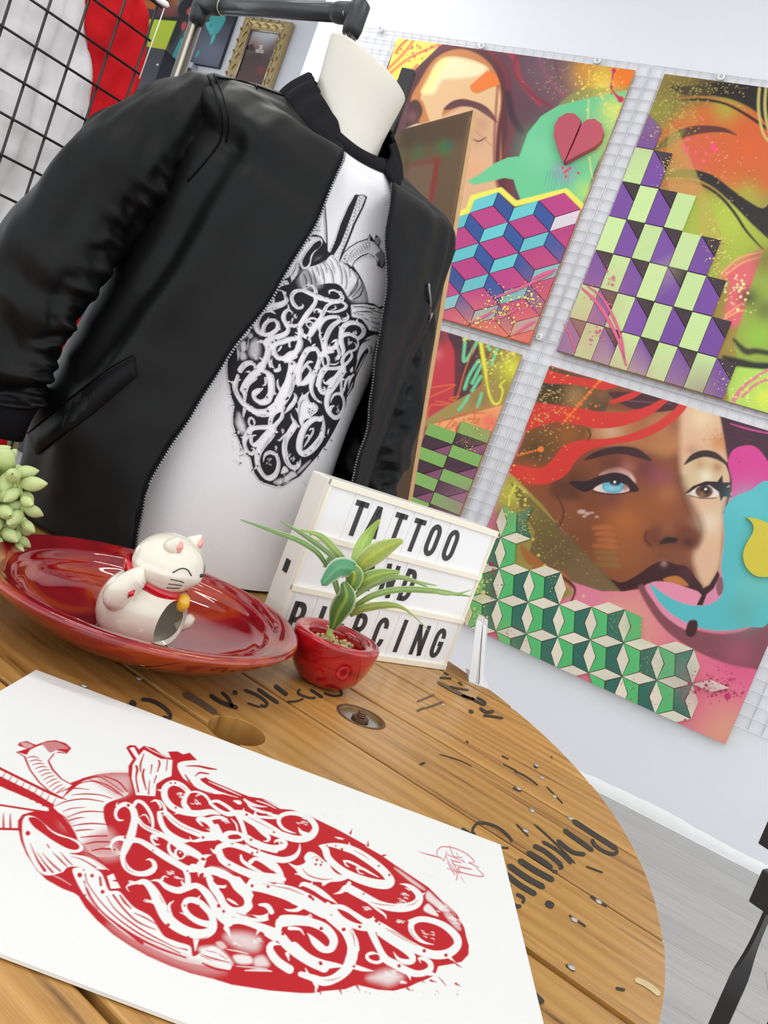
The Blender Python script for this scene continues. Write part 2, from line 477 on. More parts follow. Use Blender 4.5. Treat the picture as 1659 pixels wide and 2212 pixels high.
def zpoly(o, k, pts, curve=True):
    P = [(o[0] + a / k, o[1] + b / k) for a, b in pts]
    if curve: P = spline(P, 4, True)
    return [wall_sz(x, y, OUT + .005) for x, y in P]

# ---- painting 1: sleeping woman, green speech bubble, wooden heart, tumbling blocks
def paint_a(c):
    c.tile(800, 50, 2.765)
    c.glow(950, 420, 330, '#5a3442'); c.glow(1060, 280, 160, '#6f5560'); c.glow(1200, 420, 180, '#74505c')
    c.poly([(60, 430), (163, 70), (440, 105), (350, 200), (255, 285), (170, 430)], '#efd95e', 4, curve=False)
    for q in ([(75, 340), (230, 210), (420, 125)], [(90, 290), (200, 180), (260, 100)], [(110, 380), (230, 300), (280, 250)]): c.stroke(q, '#f08a52', 16)
    c.stroke([(150, 180), (175, 140), (230, 90)], '#e2623c', 12)
    c.spatter(260, 170, 60, 35, 40, '#a8453c', 2, 7, 3)
    c.poly([(200, 420), (260, 300), (400, 160), (560, 130), (700, 160), (780, 260), (810, 420), (800, 1060), (520, 1150), (300, 620), (230, 500)], '#54222a', 10)
    c.poly([(240, 480), (300, 340), (390, 210), (520, 155), (650, 190), (740, 280), (785, 420), (780, 620), (760, 1050), (520, 1160), (480, 800), (330, 640)], '#c57d44', 8)
    c.poly([(225, 640), (290, 610), (420, 560), (600, 480), (760, 500), (755, 700), (745, 1060), (540, 1150), (470, 820)], '#dcae86', 14)
    c.poly([(300, 440), (350, 350), (430, 215), (560, 205), (700, 262), (690, 320), (600, 380), (640, 420), (760, 380), (770, 540), (700, 520), (560, 450), (440, 510), (420, 600), (360, 590), (320, 480)], '#e2b988', 6)
    c.poly([(305, 410), (350, 340), (395, 250), (470, 208), (580, 222), (688, 262), (650, 310), (540, 330), (430, 340), (380, 420)], '#ece2b6', 16)
    c.poly([(310, 405), (400, 235), (470, 215), (400, 330), (360, 410)], '#eee98e', 18, .8)
    c.poly([(592, 376), (700, 283), (752, 312), (775, 365), (625, 418)], '#e9772a', 2, curve=False)
    c.poly([(240, 470), (285, 462), (312, 520), (290, 580), (240, 620), (210, 640), (220, 540)], '#4a2a2a', 8)
    c.glow(250, 560, 35, '#8a5a58', .6); c.poly([(205, 640), (290, 600), (330, 640), (240, 670)], '#e9c6a2', 10)
    c.poly([(438, 512), (490, 466), (560, 455), (660, 480), (720, 525), (758, 595), (700, 556), (620, 508), (540, 498), (470, 518)], '#5c3238', 5)
    c.glow(660, 600, 60, '#b98268', .55); c.glow(640, 700, 70, '#c58f74', .5); c.glow(600, 880, 90, '#e2a078', .6)
    c.stroke([(610, 690, 3), (645, 706, 9), (690, 684, 5)], '#4a2c34'); c.stroke([(620, 640, 3), (680, 690, 5), (730, 740, 4)], '#a06a5a', alpha=.7)
    for q, col, w in (([(560, 130), (700, 175), (780, 300), (800, 460), (770, 640), (760, 860), (790, 1010)], '#5c1f2a', 30), ([(700, 150), (800, 260), (830, 400), (850, 600), (810, 800), (830, 1000)], '#6e2a38', 36),
                      ([(780, 140), (860, 210), (890, 330), (1010, 480)], '#9a3446', 34), ([(880, 180), (860, 300), (960, 420), (1080, 500)], '#7c3040', 20), ([(1000, 200), (1060, 320), (1150, 430)], '#8c5064', 16),
                      ([(760, 380), (740, 700), (745, 900), (775, 1020)], '#8c3440', 12), ([(820, 420), (850, 560), (900, 640)], '#3c2030', 40), ([(420, 150), (560, 130), (700, 150)], '#6a1f2a', 26), ([(1100, 210), (1130, 330), (1210, 420)], '#65434f', 14)):
        c.stroke(q, col, w, 8)
    c.glow(1390, 330, 150, '#e8b93e', .95); c.glow(1280, 280, 70, '#d8903a', .8)
    c.poly([(1450, 265), (1600, 280), (1520, 410), (1440, 390)], '#ee7a24', 14, curve=False); c.glow(1400, 400, 60, '#efd664', .8)
    c.poly([(1570, 392), (1450, 418), (1300, 446), (1130, 488), (1020, 555), (940, 655), (890, 795), (820, 803), (740, 838), (660, 898), (578, 945), (615, 966), (700, 950), (800, 924), (856, 934), (872, 990), (900, 1062), (1010, 1060), (1170, 1005), (1260, 1095), (1350, 850), (1500, 520)], '#69c58e', 2, curve=False)
    c.poly([(1570, 385), (1300, 440), (1130, 488), (1250, 400), (1450, 385)], '#8f9a4e', 14, .7)
    c.glow(1400, 700, 130, '#b4d77a', .85); c.glow(1460, 520, 80, '#d6df6e', .9); c.glow(1290, 1010, 70, '#b8d96a', .8); c.glow(1020, 760, 120, '#7fd6a4', .5)
    c.poly([(1080, 850), (1150, 830), (1230, 860), (1200, 960), (1110, 940)], '#86a8a8', 26, .75)
    for k in range(8): c.stroke([(1060 + 18 * k, 880 + 6 * (k % 3), 5), (1040 + 19 * k, 970 + 12 * (k % 4), 3)], '#5f8f98', alpha=.8)
    for q in ((1150, 865), (1175, 880), (1190, 868), (1170, 915), (1242, 895), (1160, 890)): c.dot(*q, 9, '#d8305e')
    c.stroke([(1305, 460, 6), (1298, 600, 10), (1302, 740, 8)], '#e8e27a', alpha=.7); c.stroke([(1308, 800, 8), (1318, 880, 7), (1328, 930, 4)], '#eee77a', alpha=.8)
    c.spatter(1360, 360, 70, 80, 130, '#f2da5a', 2, 7, 11); c.spatter(1440, 520, 30, 60, 50, '#eee06a', 2, 7, 12); c.spatter(1100, 330, 130, 80, 60, '#cfae78', 1.5, 3, 13)
    c.stroke([(1455, 280, 16), (1445, 330, 8), (1440, 390, 8), (1490, 455, 22)], '#c8285a'); c.dot(1455, 283, 13, '#c8285a'); c.dot(1440, 380, 10, '#c8285a'); c.dot(1495, 455, 20, '#c8285a'); c.dot(1440, 420, 6, '#c8285a')
    c.poly([(420, 1150), (1300, 1100), (1000, 1940), (380, 1800)], '#d85b62', 0, curve=False); c.glow(800, 1820, 180, '#f08a50', .9); c.glow(560, 1720, 100, '#e8806a', .8)
    c.stroke([(520, 1142), (585, 1118), (612, 1042), (778, 997), (868, 1078), (1168, 1003), (1268, 1098)], '#eee65e', 34, per=1)
pa = painting('sleeping_woman_painting', -2.2484, -1.0416, 1.6945, 2.95, 330, 340, 'wall painting of a sleeping woman with a green speech bubble and wooden heart', paint_a, '#5d3a44')
RA = (-2.2484, -1.0430, 1.6955, 2.95)
REG = [(440, 1160), (600, 1128), (622, 1052), (772, 1008), (865, 1095), (1012, 1062), (1162, 1015), (1262, 1120), (1240, 1300), (950, 1930), (420, 1775), (380, 1600)]
_p0, _a, _b, _c = np.array([-1.5426, 2.1954]), np.array([.1, .0575]), np.array([.1, -.0575]), np.array([0, -.0655])
TA = [(-1.2, 1.70, .30, .10, '#f0885a', .75), (-1.05, 1.86, .10, .2, '#e8744e', .5)]
for i in range(-4, 5):
    for j in range(-4, 6):
        q = _p0 + i * (_a + _b) + j * (_b + _c)
        for poly, col in (([q, q + _a, q + _a + _b, q + _b], '#b4397c'), ([q + _b, q + _a + _b, q + _a + _b + _c, q + _b + _c], '#62bfc6'), ([q, q + _b, q + _b + _c, q + _c], '#2c4d92')):
            cen = np.mean(poly, 0)
            if not (RA[0] < cen[0] < -1.0): continue
            x, y = project(wpt(cen[0], cen[1], OUT)); x, y = (x - 800) * 2.765, (y - 50) * 2.765
            if inpoly(x, y, REG) or (cen[1] < 1.76 and cen[0] < -1.04 and cen[0] > -1.75 and cen[1] > 1.66) or (cen[0] < -1.55 and cen[0] > -1.9 and cen[1] < 2.14):
                if i == 2 and j == -1 and col == '#62bfc6': col = '#d9cfd6'
                tile(pa, poly, col, RA, TA)
h1 = [(1160, 850), (1120, 760), (1100, 690), (1103, 630), (1130, 580), (1180, 552), (1228, 556), (1262, 592), (1262, 615), (1210, 740), (1165, 842)]
h2 = [(1166, 848), (1215, 740), (1268, 615), (1300, 590), (1345, 586), (1388, 618), (1400, 665), (1385, 715), (1350, 752), (1260, 798)]
for hp in (h1, h2): tile(pa, zpoly((800, 50), 2.765, hp, False), '#b84e60', None, [(-1.0, 2.6, .1, .2, '#c85a62', .7)], th=.03, name='wooden_heart_half')

# ---- painting 2: lower left, mostly hidden
def paint_b(c):
    c.tile(860, 680, 4.879)
    c.poly([(400, 130), (560, 190), (610, 420), (610, 900), (240, 1120), (200, 600)], '#c22f3c', 6, curve=False); c.glow(430, 210, 120, '#6a3438', .95); c.glow(410, 420, 60, '#e0787c', .6)
    c.poly([(540, 180), (930, 300), (920, 620), (860, 740), (600, 915), (612, 600), (590, 380)], '#4a2230', 10); c.poly([(600, 400), (660, 420), (650, 840), (604, 900)], '#5e1f2c', 10)
    c.poly([(880, 290), (1330, 440), (1110, 950), (990, 1000), (740, 1030), (620, 1010), (880, 740)], '#9c8a3c', 20, curve=False); c.glow(1200, 560, 130, '#d8d43c', .95); c.glow(950, 420, 110, '#70452c', .8); c.glow(800, 240, 70, '#5a4a30', .8)
    c.poly([(220, 1150), (600, 915), (1010, 680), (1120, 950), (740, 1030), (380, 1140), (240, 1200)], '#a28a48', 4, curve=False); c.glow(860, 880, 110, '#8a5a34', .6)
    c.poly([(360, 1150), (620, 1085), (1110, 945), (980, 1245), (650, 1130), (600, 1240), (330, 1160), (240, 1330)], '#f0a468', 4, curve=False); c.glow(960, 1130, 110, '#ee6c58', .9)
    for q in ([(705, 290), (690, 480), (740, 450), (830, 290)], [(850, 480), (750, 640), (700, 780)], [(870, 540), (780, 720)], [(870, 650), (780, 800)], [(740, 860), (690, 940), (640, 1000)], [(1040, 360), (1000, 480), (980, 520)], [(880, 830), (860, 900), (830, 970)], [(950, 320), (970, 370)]):
        c.stroke(q, '#6cc994', 34)
    c.stroke([(870, 290, 40), (900, 480, 40), (920, 600, 30), (940, 740, 22), (965, 850, 26), (1010, 935, 26), (1060, 930, 24), (1090, 870, 16), (1100, 790, 22), (1075, 740, 18), (1130, 690, 12)], '#e6df3e')
    for q in ([(800, 340), (700, 600), (640, 820), (600, 900), (545, 880), (640, 860)], [(330, 770), (600, 740), (310, 880)], [(300, 1090), (340, 960), (430, 950), (560, 940), (400, 910)], [(500, 1200), (560, 1120), (640, 1060), (760, 1040), (910, 1035)], [(430, 1160), (470, 1080)], [(740, 1100), (860, 1100), (800, 1140), (820, 960)], [(560, 1190), (610, 1130), (610, 1220)], [(220, 1300), (250, 1180), (330, 1170)]):
        c.stroke(q, '#d8682e', 14)
    c.spatter(1000, 500, 110, 120, 120, '#eee86a', 3, 10, 21); c.spatter(1120, 430, 60, 30, 10, '#f0ea60', 10, 18, 22); c.spatter(720, 250, 30, 20, 14, '#e6ea80', 6, 14, 23)
    c.spatter(760, 1150, 120, 60, 50, '#b84a2a', 3, 8, 24)
pb = painting('striped_block_painting', -2.26, -1.058, .42, 1.642, 200, 260, 'wall painting with green and plum wooden bars, half hidden behind the black jacket', paint_b, '#a85a50')
RB = (-2.26, -1.0585, .421, 1.642)
TB = [(-1.05, .92, .12, .10, '#a8788a', .7), (-1.06, 1.28, .1, .06, '#b08a60', .7)]
for col in range(2):
    s0 = (-1.3595, -1.2125)[col]; s1 = (-1.2125, -1.0585)[col]
    for r in range(-1, 13):
        z1 = 1.2165 - .0583 * r; z0 = z1 - .0583
        if r < 0 and col == 0: continue
        if (r + col) % 2 == 0:
            tile(pb, [(s0, z1), (s1, z1), (s1, z0), (s0, z0)], '#7fb059', RB, TB)
        else:
            mid = s0 + (s1 - s0) * .45
            tile(pb, [(s0, z1), (s1, z1), (mid, z0), (s0, z0)], '#402233', RB, TB)
            tile(pb, [(s1, z1), (s1, z0), (mid, z0)], '#84486a', RB, TB)

# ---- painting 3: upper right, steps of purple and pale green
def paint_c(c):
    c.tile(1180, 120, 2.835)
    c.glow(800, 250, 200, '#7d6a34', .95); c.glow(1000, 180, 120, '#4a3c28', .9)
    c.glow(700, 330, 90, '#8f8a3a', .9)
    c.poly([(700, 500), (830, 360), (1000, 290), (1200, 300), (1400, 420), (1400, 800), (1150, 830), (920, 700), (740, 640)], '#d0622e', 60)
    c.glow(1100, 320, 90, '#a8a83a', .8); c.glow(880, 640, 110, '#d85a4c', .9); c.glow(1250, 560, 120, '#d8602a', .9); c.glow(1250, 760, 80, '#c4622e', .8); c.glow(880, 380, 60, '#c08a3a', .6)
    c.poly([(760, 830), (950, 860), (1180, 940), (1400, 1120), (1330, 1230), (1180, 1300), (1040, 1400), (900, 1300)], '#a4b23c', 60)
    c.glow(1150, 1000, 150, '#b2c444', .9); c.glow(1240, 840, 70, '#a8a23a', .8); c.glow(1330, 1000, 80, '#8a8a3a', .6)
    c.poly([(760, 185), (900, 190), (1100, 160), (1400, 200), (1400, 470), (1290, 350), (1150, 275), (1000, 245), (850, 240)], '#221c1a', 8)
    c.poly([(760, 185), (900, 190), (1000, 175), (1000, 240), (850, 240)], '#5a4a2a', 40, .7)
    c.stroke([(840, 275, 8), (950, 270, 14), (1100, 296, 16), (1240, 372, 18), (1400, 480, 20)], '#241a16'); c.stroke([(800, 262, 6), (1000, 255, 10), (1180, 315, 12)], '#c8783a', alpha=.7)
    for dx in (0, 40, 80): c.stroke([(1305 + dx, 200, 16), (1300 + dx, 330, 18), (1330 + dx, 480, 16), (1400 + dx, 560, 14)], '#cdbf70', alpha=.9)
    c.poly([(672, 572), (720, 520), (790, 466), (900, 432), (1020, 430), (1110, 450), (1172, 492), (1090, 470), (960, 476), (850, 502), (760, 545)], '#5e2f2a', 6); c.poly([(672, 572), (720, 520), (790, 466), (850, 450), (820, 510), (740, 560)], '#7a7a38', 20, .8)
    c.poly([(735, 735), (830, 700), (930, 704), (1030, 738), (1130, 815), (1240, 893), (1330, 935), (1400, 880), (1400, 1130), (1290, 1060), (1150, 920), (1030, 812), (900, 748), (800, 745)], '#211815', 5); c.poly([(720, 740), (820, 700), (910, 704), (910, 745), (800, 748)], '#6a7038', 16, .85)
    c.stroke([(715, 795, 8), (850, 770, 14), (950, 790, 16), (1060, 858, 18), (1150, 960, 18), (1230, 1080, 16), (1335, 1195, 8)], '#241a16'); c.stroke([(715, 795, 12), (850, 770, 16), (930, 782, 14)], '#6a6a34', alpha=.7)
    c.poly([(740, 760), (840, 760), (950, 800), (900, 870), (800, 850), (720, 800)], '#d86448', 20, .8)
    c.poly([(760, 420), (820, 480), (905, 690), (1000, 900), (1090, 1130), (1060, 1360), (930, 1110), (920, 870), (760, 840), (720, 700)], '#bda04a', 6, .55, curve=False)
    c.poly([(1060, 1350), (1180, 1260), (1340, 1195), (1260, 1420), (1190, 1640), (1090, 1640), (1120, 1400)], '#e0646c', 20)
    for q in ([(1080, 1330), (1180, 1240), (1330, 1200)], [(1090, 1350), (1200, 1270), (1320, 1230)], [(1100, 1590), (1180, 1530), (1240, 1500)], [(1080, 1620), (1170, 1570), (1220, 1560)]): c.stroke(q, '#f0a070', 12, 4)
    c.poly([(1400, 1120), (1330, 1200), (1250, 1420), (1190, 1640), (1150, 1760), (1190, 1960), (1400, 1960)], '#95a83e', 8, curve=False)
    c.glow(1350, 1250, 90, '#7a6a2c', .8); c.glow(1240, 1480, 60, '#3c3420', .8); c.glow(1340, 1560, 70, '#5a5a2c', .7); c.glow(1300, 1720, 80, '#8fc43c', .8)
    c.stroke([(1150, 1740, 20), (1220, 1810, 40), (1290, 1810, 36), (1400, 1830, 30)], '#38361e', feather=10); c.stroke([(1090, 1850, 30), (1180, 1880, 50), (1280, 1900, 46), (1400, 1900, 40)], '#22231a', feather=10)
    c.poly([(1090, 1900), (1400, 1930), (1400, 2220), (1120, 2130)], '#b4d85a', 10, curve=False); c.glow(1340, 2100, 60, '#e2e84a', .9)
    for q in ([(1150, 2120), (1230, 2010), (1400, 1900)], [(1140, 2110), (1200, 2030), (1300, 1960)], [(1200, 2090), (1290, 2010), (1400, 1970)]): c.stroke(q, '#e0788c', 16, 4)
    c.spatter(800, 330, 90, 110, 260, '#c9c25a', 1.4, 4, 31); c.spatter(1000, 200, 150, 40, 90, '#d8c86a', 1.4, 4, 32); c.spatter(1000, 560, 150, 60, 26, '#f0607a', 3, 12, 33); c.dot(1022, 563, 20, '#f04a70'); c.dot(860, 580, 15, '#ee5a70')
    c.spatter(1030, 1250, 50, 130, 130, '#dede70', 2, 6, 34); c.spatter(1180, 1450, 50, 80, 40, '#eef0a0', 3, 10, 35); c.spatter(1100, 800, 120, 200, 80, '#f0c8b0', 1.4, 3, 36); c.spatter(1250, 2060, 80, 60, 60, '#eef08a', 2, 6, 37)
pc = painting('purple_steps_painting', -.9138, .302, 1.6995, 2.9516, 320, 340, 'wall painting of sweeping black lashes with purple and pale green wooden steps', paint_c, '#a08838')
RC = (-.9138, .302, 1.7, 2.95)
TC = [(-.86, 1.86, .14, .18, '#c88a80', .55), (-.62, 1.70, .22, .05, '#c8a890', .7), (-.30, 1.70, .08, .08, '#9a7a80', .8), (-.88, 2.75, .1, .10, '#8a6a80', .7), (-.6, 2.14, .05, .05, '#cfc8a0', .3)]
for r, n in enumerate((1, 2, 4, 6, 7, 8, 9)):
    z1 = 2.7795 - .1543 * r; z0 = z1 - .1543
    for k in range(n):
        s0 = -.9138 + .0797 * k; s1 = s0 + .0797
        if (k + r) % 2 == 0:
            mid = z1 - (z1 - z0) * .47
            if r == 0: tile(pc, [(s0, z1 - .01), (s1 - .01, mid + .02), (s1, mid), (s1, z0), (s0, z0)], '#7b4b98', RC, TC); continue
            tile(pc, [(s0, z1), (s1, mid), (s1, z0), (s0, z0)], '#77489c', RC, TC); tile(pc, [(s0, z1), (s1, z1), (s1, mid)], '#3a2932', RC, TC)
        else: tile(pc, [(s0, z1), (s1, z1), (s1, z0), (s0, z0)], '#c6e09a', RC, TC)

# ---- painting 4: blue-eyed face, turquoise tongue, star lattice
def paint_d(c):
    c.tile(980, 780, 2.4433)
    c.glow(1550, 1600, 200, '#e2558a', .9); c.glow(1430, 1950, 160, '#dd9a80', .95); c.glow(900, 1400, 200, '#e2a08c', .9); c.glow(700, 1250, 120, '#dd7f9a', .9); c.glow(1250, 1750, 120, '#e06a82', .7)
    c.poly([(200, 860), (300, 590), (400, 630), (520, 760), (560, 860), (480, 1090), (620, 1240), (100, 1300)], '#9c8a44', 10); c.glow(300, 690, 80, '#b8b046', .95); c.glow(230, 860, 60, '#b8607c', .9)
    c.poly([(480, 20), (700, 80), (1000, 150), (1240, 215), (1420, 265), (1440, 520), (1470, 650), (1430, 760), (1425, 950), (1405, 1090), (1375, 1165), (1300, 1215), (1100, 1190), (900, 1215), (800, 1140), (640, 970), (540, 850), (470, 760), (330, 620), (300, 560), (400, 350)], '#84482a', 4, curve=False)
    c.poly([(480, 20), (840, 130), (800, 280), (430, 240)], '#574026', 6, curve=False); c.glow(640, 190, 70, '#a07a4a', .85); c.glow(520, 160, 60, '#2c2418', .9); c.glow(780, 170, 50, '#8a5c34', .7)
    c.poly([(380, 365), (720, 355), (715, 420), (560, 440), (470, 560), (330, 530)], '#7a4e22', 8, curve=False); c.glow(430, 470, 70, '#4a3a1c', .8); c.glow(600, 390, 50, '#9c5a20', .7)
    c.poly([(720, 400), (800, 280), (1000, 300), (1210, 240), (1210, 430), (1130, 500), (1000, 470), (860, 430)], '#b8794a', 40); c.glow(830, 370, 60, '#cfa884', .8); c.glow(1010, 360, 90, '#9c5c36', .7); c.glow(1090, 340, 60, '#b87c50', .7); c.glow(1170, 330, 60, '#8a4a3a', .6)
    c.poly([(1225, 215), (1410, 265), (1425, 420), (1452, 530), (1468, 640), (1428, 770), (1420, 930), (1398, 1100), (1335, 1195), (1285, 1130), (1268, 1030), (1306, 900), (1262, 790), (1210, 650), (1195, 440)], '#dfb592', 26); c.glow(1310, 300, 60, '#ead0a8', .9); c.glow(1400, 430, 50, '#d08a52', .9); c.glow(1350, 850, 60, '#e8d4b8', .9); c.glow(1340, 1040, 60, '#dfb094', .8); c.glow(1260, 470, 40, '#c08a70', .7)
    c.glow(640, 640, 90, '#5a2f1c', .85); c.glow(620, 800, 80, '#8a5236', .6); c.glow(760, 760, 90, '#6a3420', .6); c.glow(900, 850, 120, '#b5652c', .8); c.glow(1080, 760, 100, '#9c5428', .8); c.glow(720, 930, 90, '#7a4024', .7); c.glow(900, 1020, 110, '#9c5a2c', .7); c.glow(1050, 600, 50, '#8c4048', .8); c.glow(1100, 620, 60, '#984a58', .6); c.glow(1000, 560, 60, '#6a2c34', .7); c.glow(1130, 700, 50, '#b06a3c', .7)
    for k in range(7): c.stroke([(740 + 12 * (k % 3), 880 + 32 * k, 20), (800 + 10 * k, 875 + 34 * k, 30), (840 + 8 * (k % 4), 885 + 33 * k, 14)], '#bb6b3a' if k < 4 else '#8a6a34', feather=6, alpha=.6)
    c.poly([(670, 720), (560, 730), (510, 700), (520, 640), (560, 620)], '#4c2a1c', 20, .6)
    c.poly([(1210, 590), (1260, 520), (1340, 505), (1430, 545), (1455, 600), (1390, 640), (1300, 640), (1225, 670)], '#d6bb92', 14); c.glow(1390, 560, 30, '#b06a3c', .7); c.glow(1300, 545, 30, '#c08050', .6); c.glow(1330, 610, 35, '#efe4c8', .8)
    c.poly([(770, 600), (850, 560), (930, 585), (960, 640), (900, 610), (840, 590)], '#dcb0a6', 10); c.glow(840, 540, 60, '#5a2c24', .8); c.glow(920, 560, 40, '#b0685c', .6); c.glow(800, 530, 50, '#6a3a28', .6)
    c.poly([(612, 636), (700, 632), (770, 606), (850, 588), (915, 604), (955, 645), (978, 682), (935, 690), (905, 655), (840, 640), (780, 645), (735, 675), (690, 690), (640, 668)], '#2a1620', 3); c.stroke([(735, 688, 8), (800, 700, 8), (880, 700, 8), (960, 682, 4)], '#3a1a20', feather=5)
    c.poly([(738, 678), (785, 648), (850, 642), (910, 660), (925, 684), (870, 697), (800, 695)], '#e6cfc6', 3)
    c.poly([(782, 660), (800, 642), (880, 642), (902, 662), (880, 690), (840, 697), (800, 688)], '#4fb4ca', 3); c.dot(852, 640, 28, '#1c1218', 3, ry=22); c.dot(838, 672, 30, '#a6dce4', 14, .8, ry=12); c.dot(850, 638, 6, '#ffffff')
    c.dot(905, 668, 16, '#a86a50', 8, .8); c.glow(840, 735, 50, '#6a3440', .5)
    c.poly([(688, 522), (740, 482), (820, 456), (900, 450), (980, 466), (1045, 526), (980, 512), (900, 492), (820, 494), (740, 514)], '#3a1c22', 5)
    c.poly([(1222, 698), (1280, 664), (1350, 650), (1405, 680), (1385, 716), (1310, 720), (1250, 710)], '#ecd9cc', 3); c.dot(1322, 688, 46, '#5c3826', 4, ry=34); c.dot(1325, 682, 22, '#140c0c', 3); c.dot(1330, 676, 6, '#ffffff'); c.dot(1310, 704, 16, '#9a6a48', 8, .7)
    c.poly([(1212, 705), (1262, 660), (1330, 634), (1392, 636), (1418, 600), (1422, 640), (1470, 640), (1440, 665), (1515, 675), (1452, 694), (1470, 720), (1425, 715), (1410, 740), (1398, 690), (1350, 655), (1290, 662), (1240, 696)], '#241218', 2, curve=False); c.stroke([(1240, 708, 4), (1310, 724, 5), (1385, 722, 5)], '#4a2a24')
    c.poly([(1215, 548), (1255, 494), (1320, 470), (1395, 488), (1465, 566), (1400, 525), (1330, 506), (1268, 522)], '#33201f', 5)
    c.stroke([(1200, 620, 20), (1240, 740, 24), (1290, 830, 24), (1305, 900, 24), (1280, 970, 20)], '#5e2c1e', feather=30, alpha=.8); c.poly([(1010, 920), (1060, 870), (1150, 850), (1260, 880), (1300, 920), (1280, 975), (1180, 985), (1080, 980), (1025, 960)], '#6e3420', 26, .85)
    c.glow(1130, 880, 45, '#9c5a34', .7); c.poly([(1085, 965), (1120, 930), (1180, 935), (1175, 955), (1130, 962)], '#1e0c0a', 8); c.stroke([(1020, 900, 8), (1010, 940, 10), (1040, 975, 8)], '#4a2016', feather=8); c.glow(1240, 960, 30, '#3c1812', .7)
    for q in ((675, 795, 20), (705, 805, 14), (690, 820, 9), (730, 800, 8), (755, 822, 8)): c.dot(q[0], q[1], q[2], '#d6b8aa', 5, .85, ry=q[2] * .55)
    c.glow(1120, 1030, 50, '#7a4428', .7)
    c.poly([(790, 1130), (880, 1168), (960, 1135), (1040, 1080), (1110, 1052), (1170, 1072), (1230, 1085), (1275, 1140), (1315, 1195), (1290, 1222), (1220, 1190), (1140, 1165), (1050, 1182), (960, 1200), (880, 1215), (830, 1175)], '#3a1216', 3); c.glow(1110, 1068, 16, '#b88a80', .7); c.glow(1230, 1120, 40, '#52202c', .8)
    c.poly([(1105, 1155), (1150, 1135), (1195, 1140), (1240, 1185), (1180, 1178)], '#bd7434', 5)
    c.poly([(975, 1195), (1020, 1190), (1080, 1290), (1160, 1360), (1290, 1420), (1430, 1440), (1560, 1410), (1680, 1330), (1680, 1620), (1560, 1620), (1420, 1590), (1260, 1520), (1130, 1430), (1040, 1320)], '#83454f', 8); c.glow(1500, 1540, 80, '#a8506a', .6)
    c.poly([(1010, 1190), (1060, 1180), (1110, 1290), (1200, 1360), (1300, 1410), (1230, 1420), (1120, 1350), (1050, 1260)], '#e58aa6', 6)
    c.poly([(1040, 1172), (1130, 1165), (1230, 1195), (1310, 1230), (1330, 1300), (1220, 1300), (1110, 1240)], '#e68ea8', 4); c.poly([(1320, 1230), (1380, 1160), (1420, 1130), (1432, 1190), (1400, 1260), (1330, 1300)], '#dd86a6', 4); c.poly([(1400, 1140), (1425, 1150), (1428, 1200), (1400, 1240), (1385, 1190)], '#8a4a58', 4)
    c.poly([(1400, 260), (1540, 300), (1680, 340), (1680, 560), (1600, 470), (1500, 480), (1450, 560), (1432, 430)], '#42202e', 6, curve=False); c.stroke([(1460, 330, 4), (1560, 360, 8), (1680, 385, 6)], '#d84a98'); c.stroke([(1440, 540, 14), (1465, 630, 14), (1440, 760, 10), (1428, 800, 10)], '#3c1820')
    c.poly([(1448, 530), (1480, 465), (1560, 444), (1620, 475), (1680, 580), (1680, 690), (1560, 690), (1475, 720), (1468, 630)], '#d53f90', 3)
    c.poly([(1036, 1176), (1100, 1222), (1200, 1275), (1310, 1292), (1390, 1262), (1424, 1200), (1412, 1090), (1428, 930), (1425, 800), (1470, 728), (1560, 686), (1680, 676), (1680, 1330), (1540, 1405), (1400, 1424), (1280, 1402), (1160, 1342), (1080, 1264)], '#54b9bf', 3); c.glow(1600, 1180, 120, '#6cc0b4', .7); c.glow(1550, 760, 100, '#62c8cc', .5); c.glow(1520, 1330, 90, '#5aa8a0', .6)
    c.poly([(1290, 1215), (1350, 1180), (1395, 1105), (1404, 1130), (1372, 1200), (1335, 1232), (1314, 1290), (1282, 1288), (1308, 1235)], '#34100f', 2, curve=False); c.poly([(1240, 1375), (1262, 1365), (1286, 1376), (1284, 1425), (1258, 1456), (1228, 1445), (1226, 1415)], '#3a1216', 2)
    c.poly([(300, 640), (372, 690), (560, 880), (720, 1040), (884, 1214), (780, 1215), (640, 1170), (480, 1090), (400, 1010), (430, 900), (360, 790)], '#6a5a30', 4, .92, curve=False); c.glow(560, 1000, 110, '#5a4a26', .6); c.glow(400, 800, 60, '#8a7a3c', .7)
    c.poly([(355, 970), (420, 1020), (500, 1085), (590, 1120), (625, 1200), (560, 1150), (440, 1110), (370, 1040)], '#a4652e', 6); c.stroke([(560, 1130, 14), (625, 1180, 16), (640, 1220, 12), (610, 1290, 8)], '#5a3420'); c.stroke([(540, 700, 6), (580, 790, 8), (560, 870, 6), (540, 860, 5)], '#4c2a1a')
    R_ = '#d2342c'
    c.poly([(488, 45), (580, 70), (720, 95), (870, 118), (800, 152), (640, 125), (500, 118), (470, 100)], R_, 2); c.poly([(822, 215), (880, 188), (960, 158), (1005, 156), (940, 200), (850, 222)], R_, 2)
    c.poly([(820, 165), (1000, 170), (1230, 212), (1180, 255), (1040, 268), (900, 235)], '#4a242c', 6); c.stroke([(860, 205, 6), (1000, 215, 8), (1150, 225, 6)], '#6c4450')
    c.poly([(822, 215), (880, 188), (960, 158), (1005, 156), (940, 200), (850, 222)], R_, 2)
    c.poly([(430, 225), (560, 234), (680, 250), (780, 268), (900, 268), (1020, 240), (1100, 200), (1145, 192), (1090, 246), (1000, 305), (880, 345), (760, 355), (640, 332), (540, 322), (450, 345), (380, 365), (396, 300)], R_, 2)
    c.poly([(318, 545), (400, 562), (470, 560), (530, 510), (580, 448), (680, 415), (800, 410), (920, 388), (1040, 340), (1150, 268), (1200, 216), (1238, 224), (1190, 292), (1080, 372), (960, 420), (830, 442), (720, 470), (650, 522), (600, 592), (540, 632), (460, 652), (380, 640), (296, 590)], R_, 2)
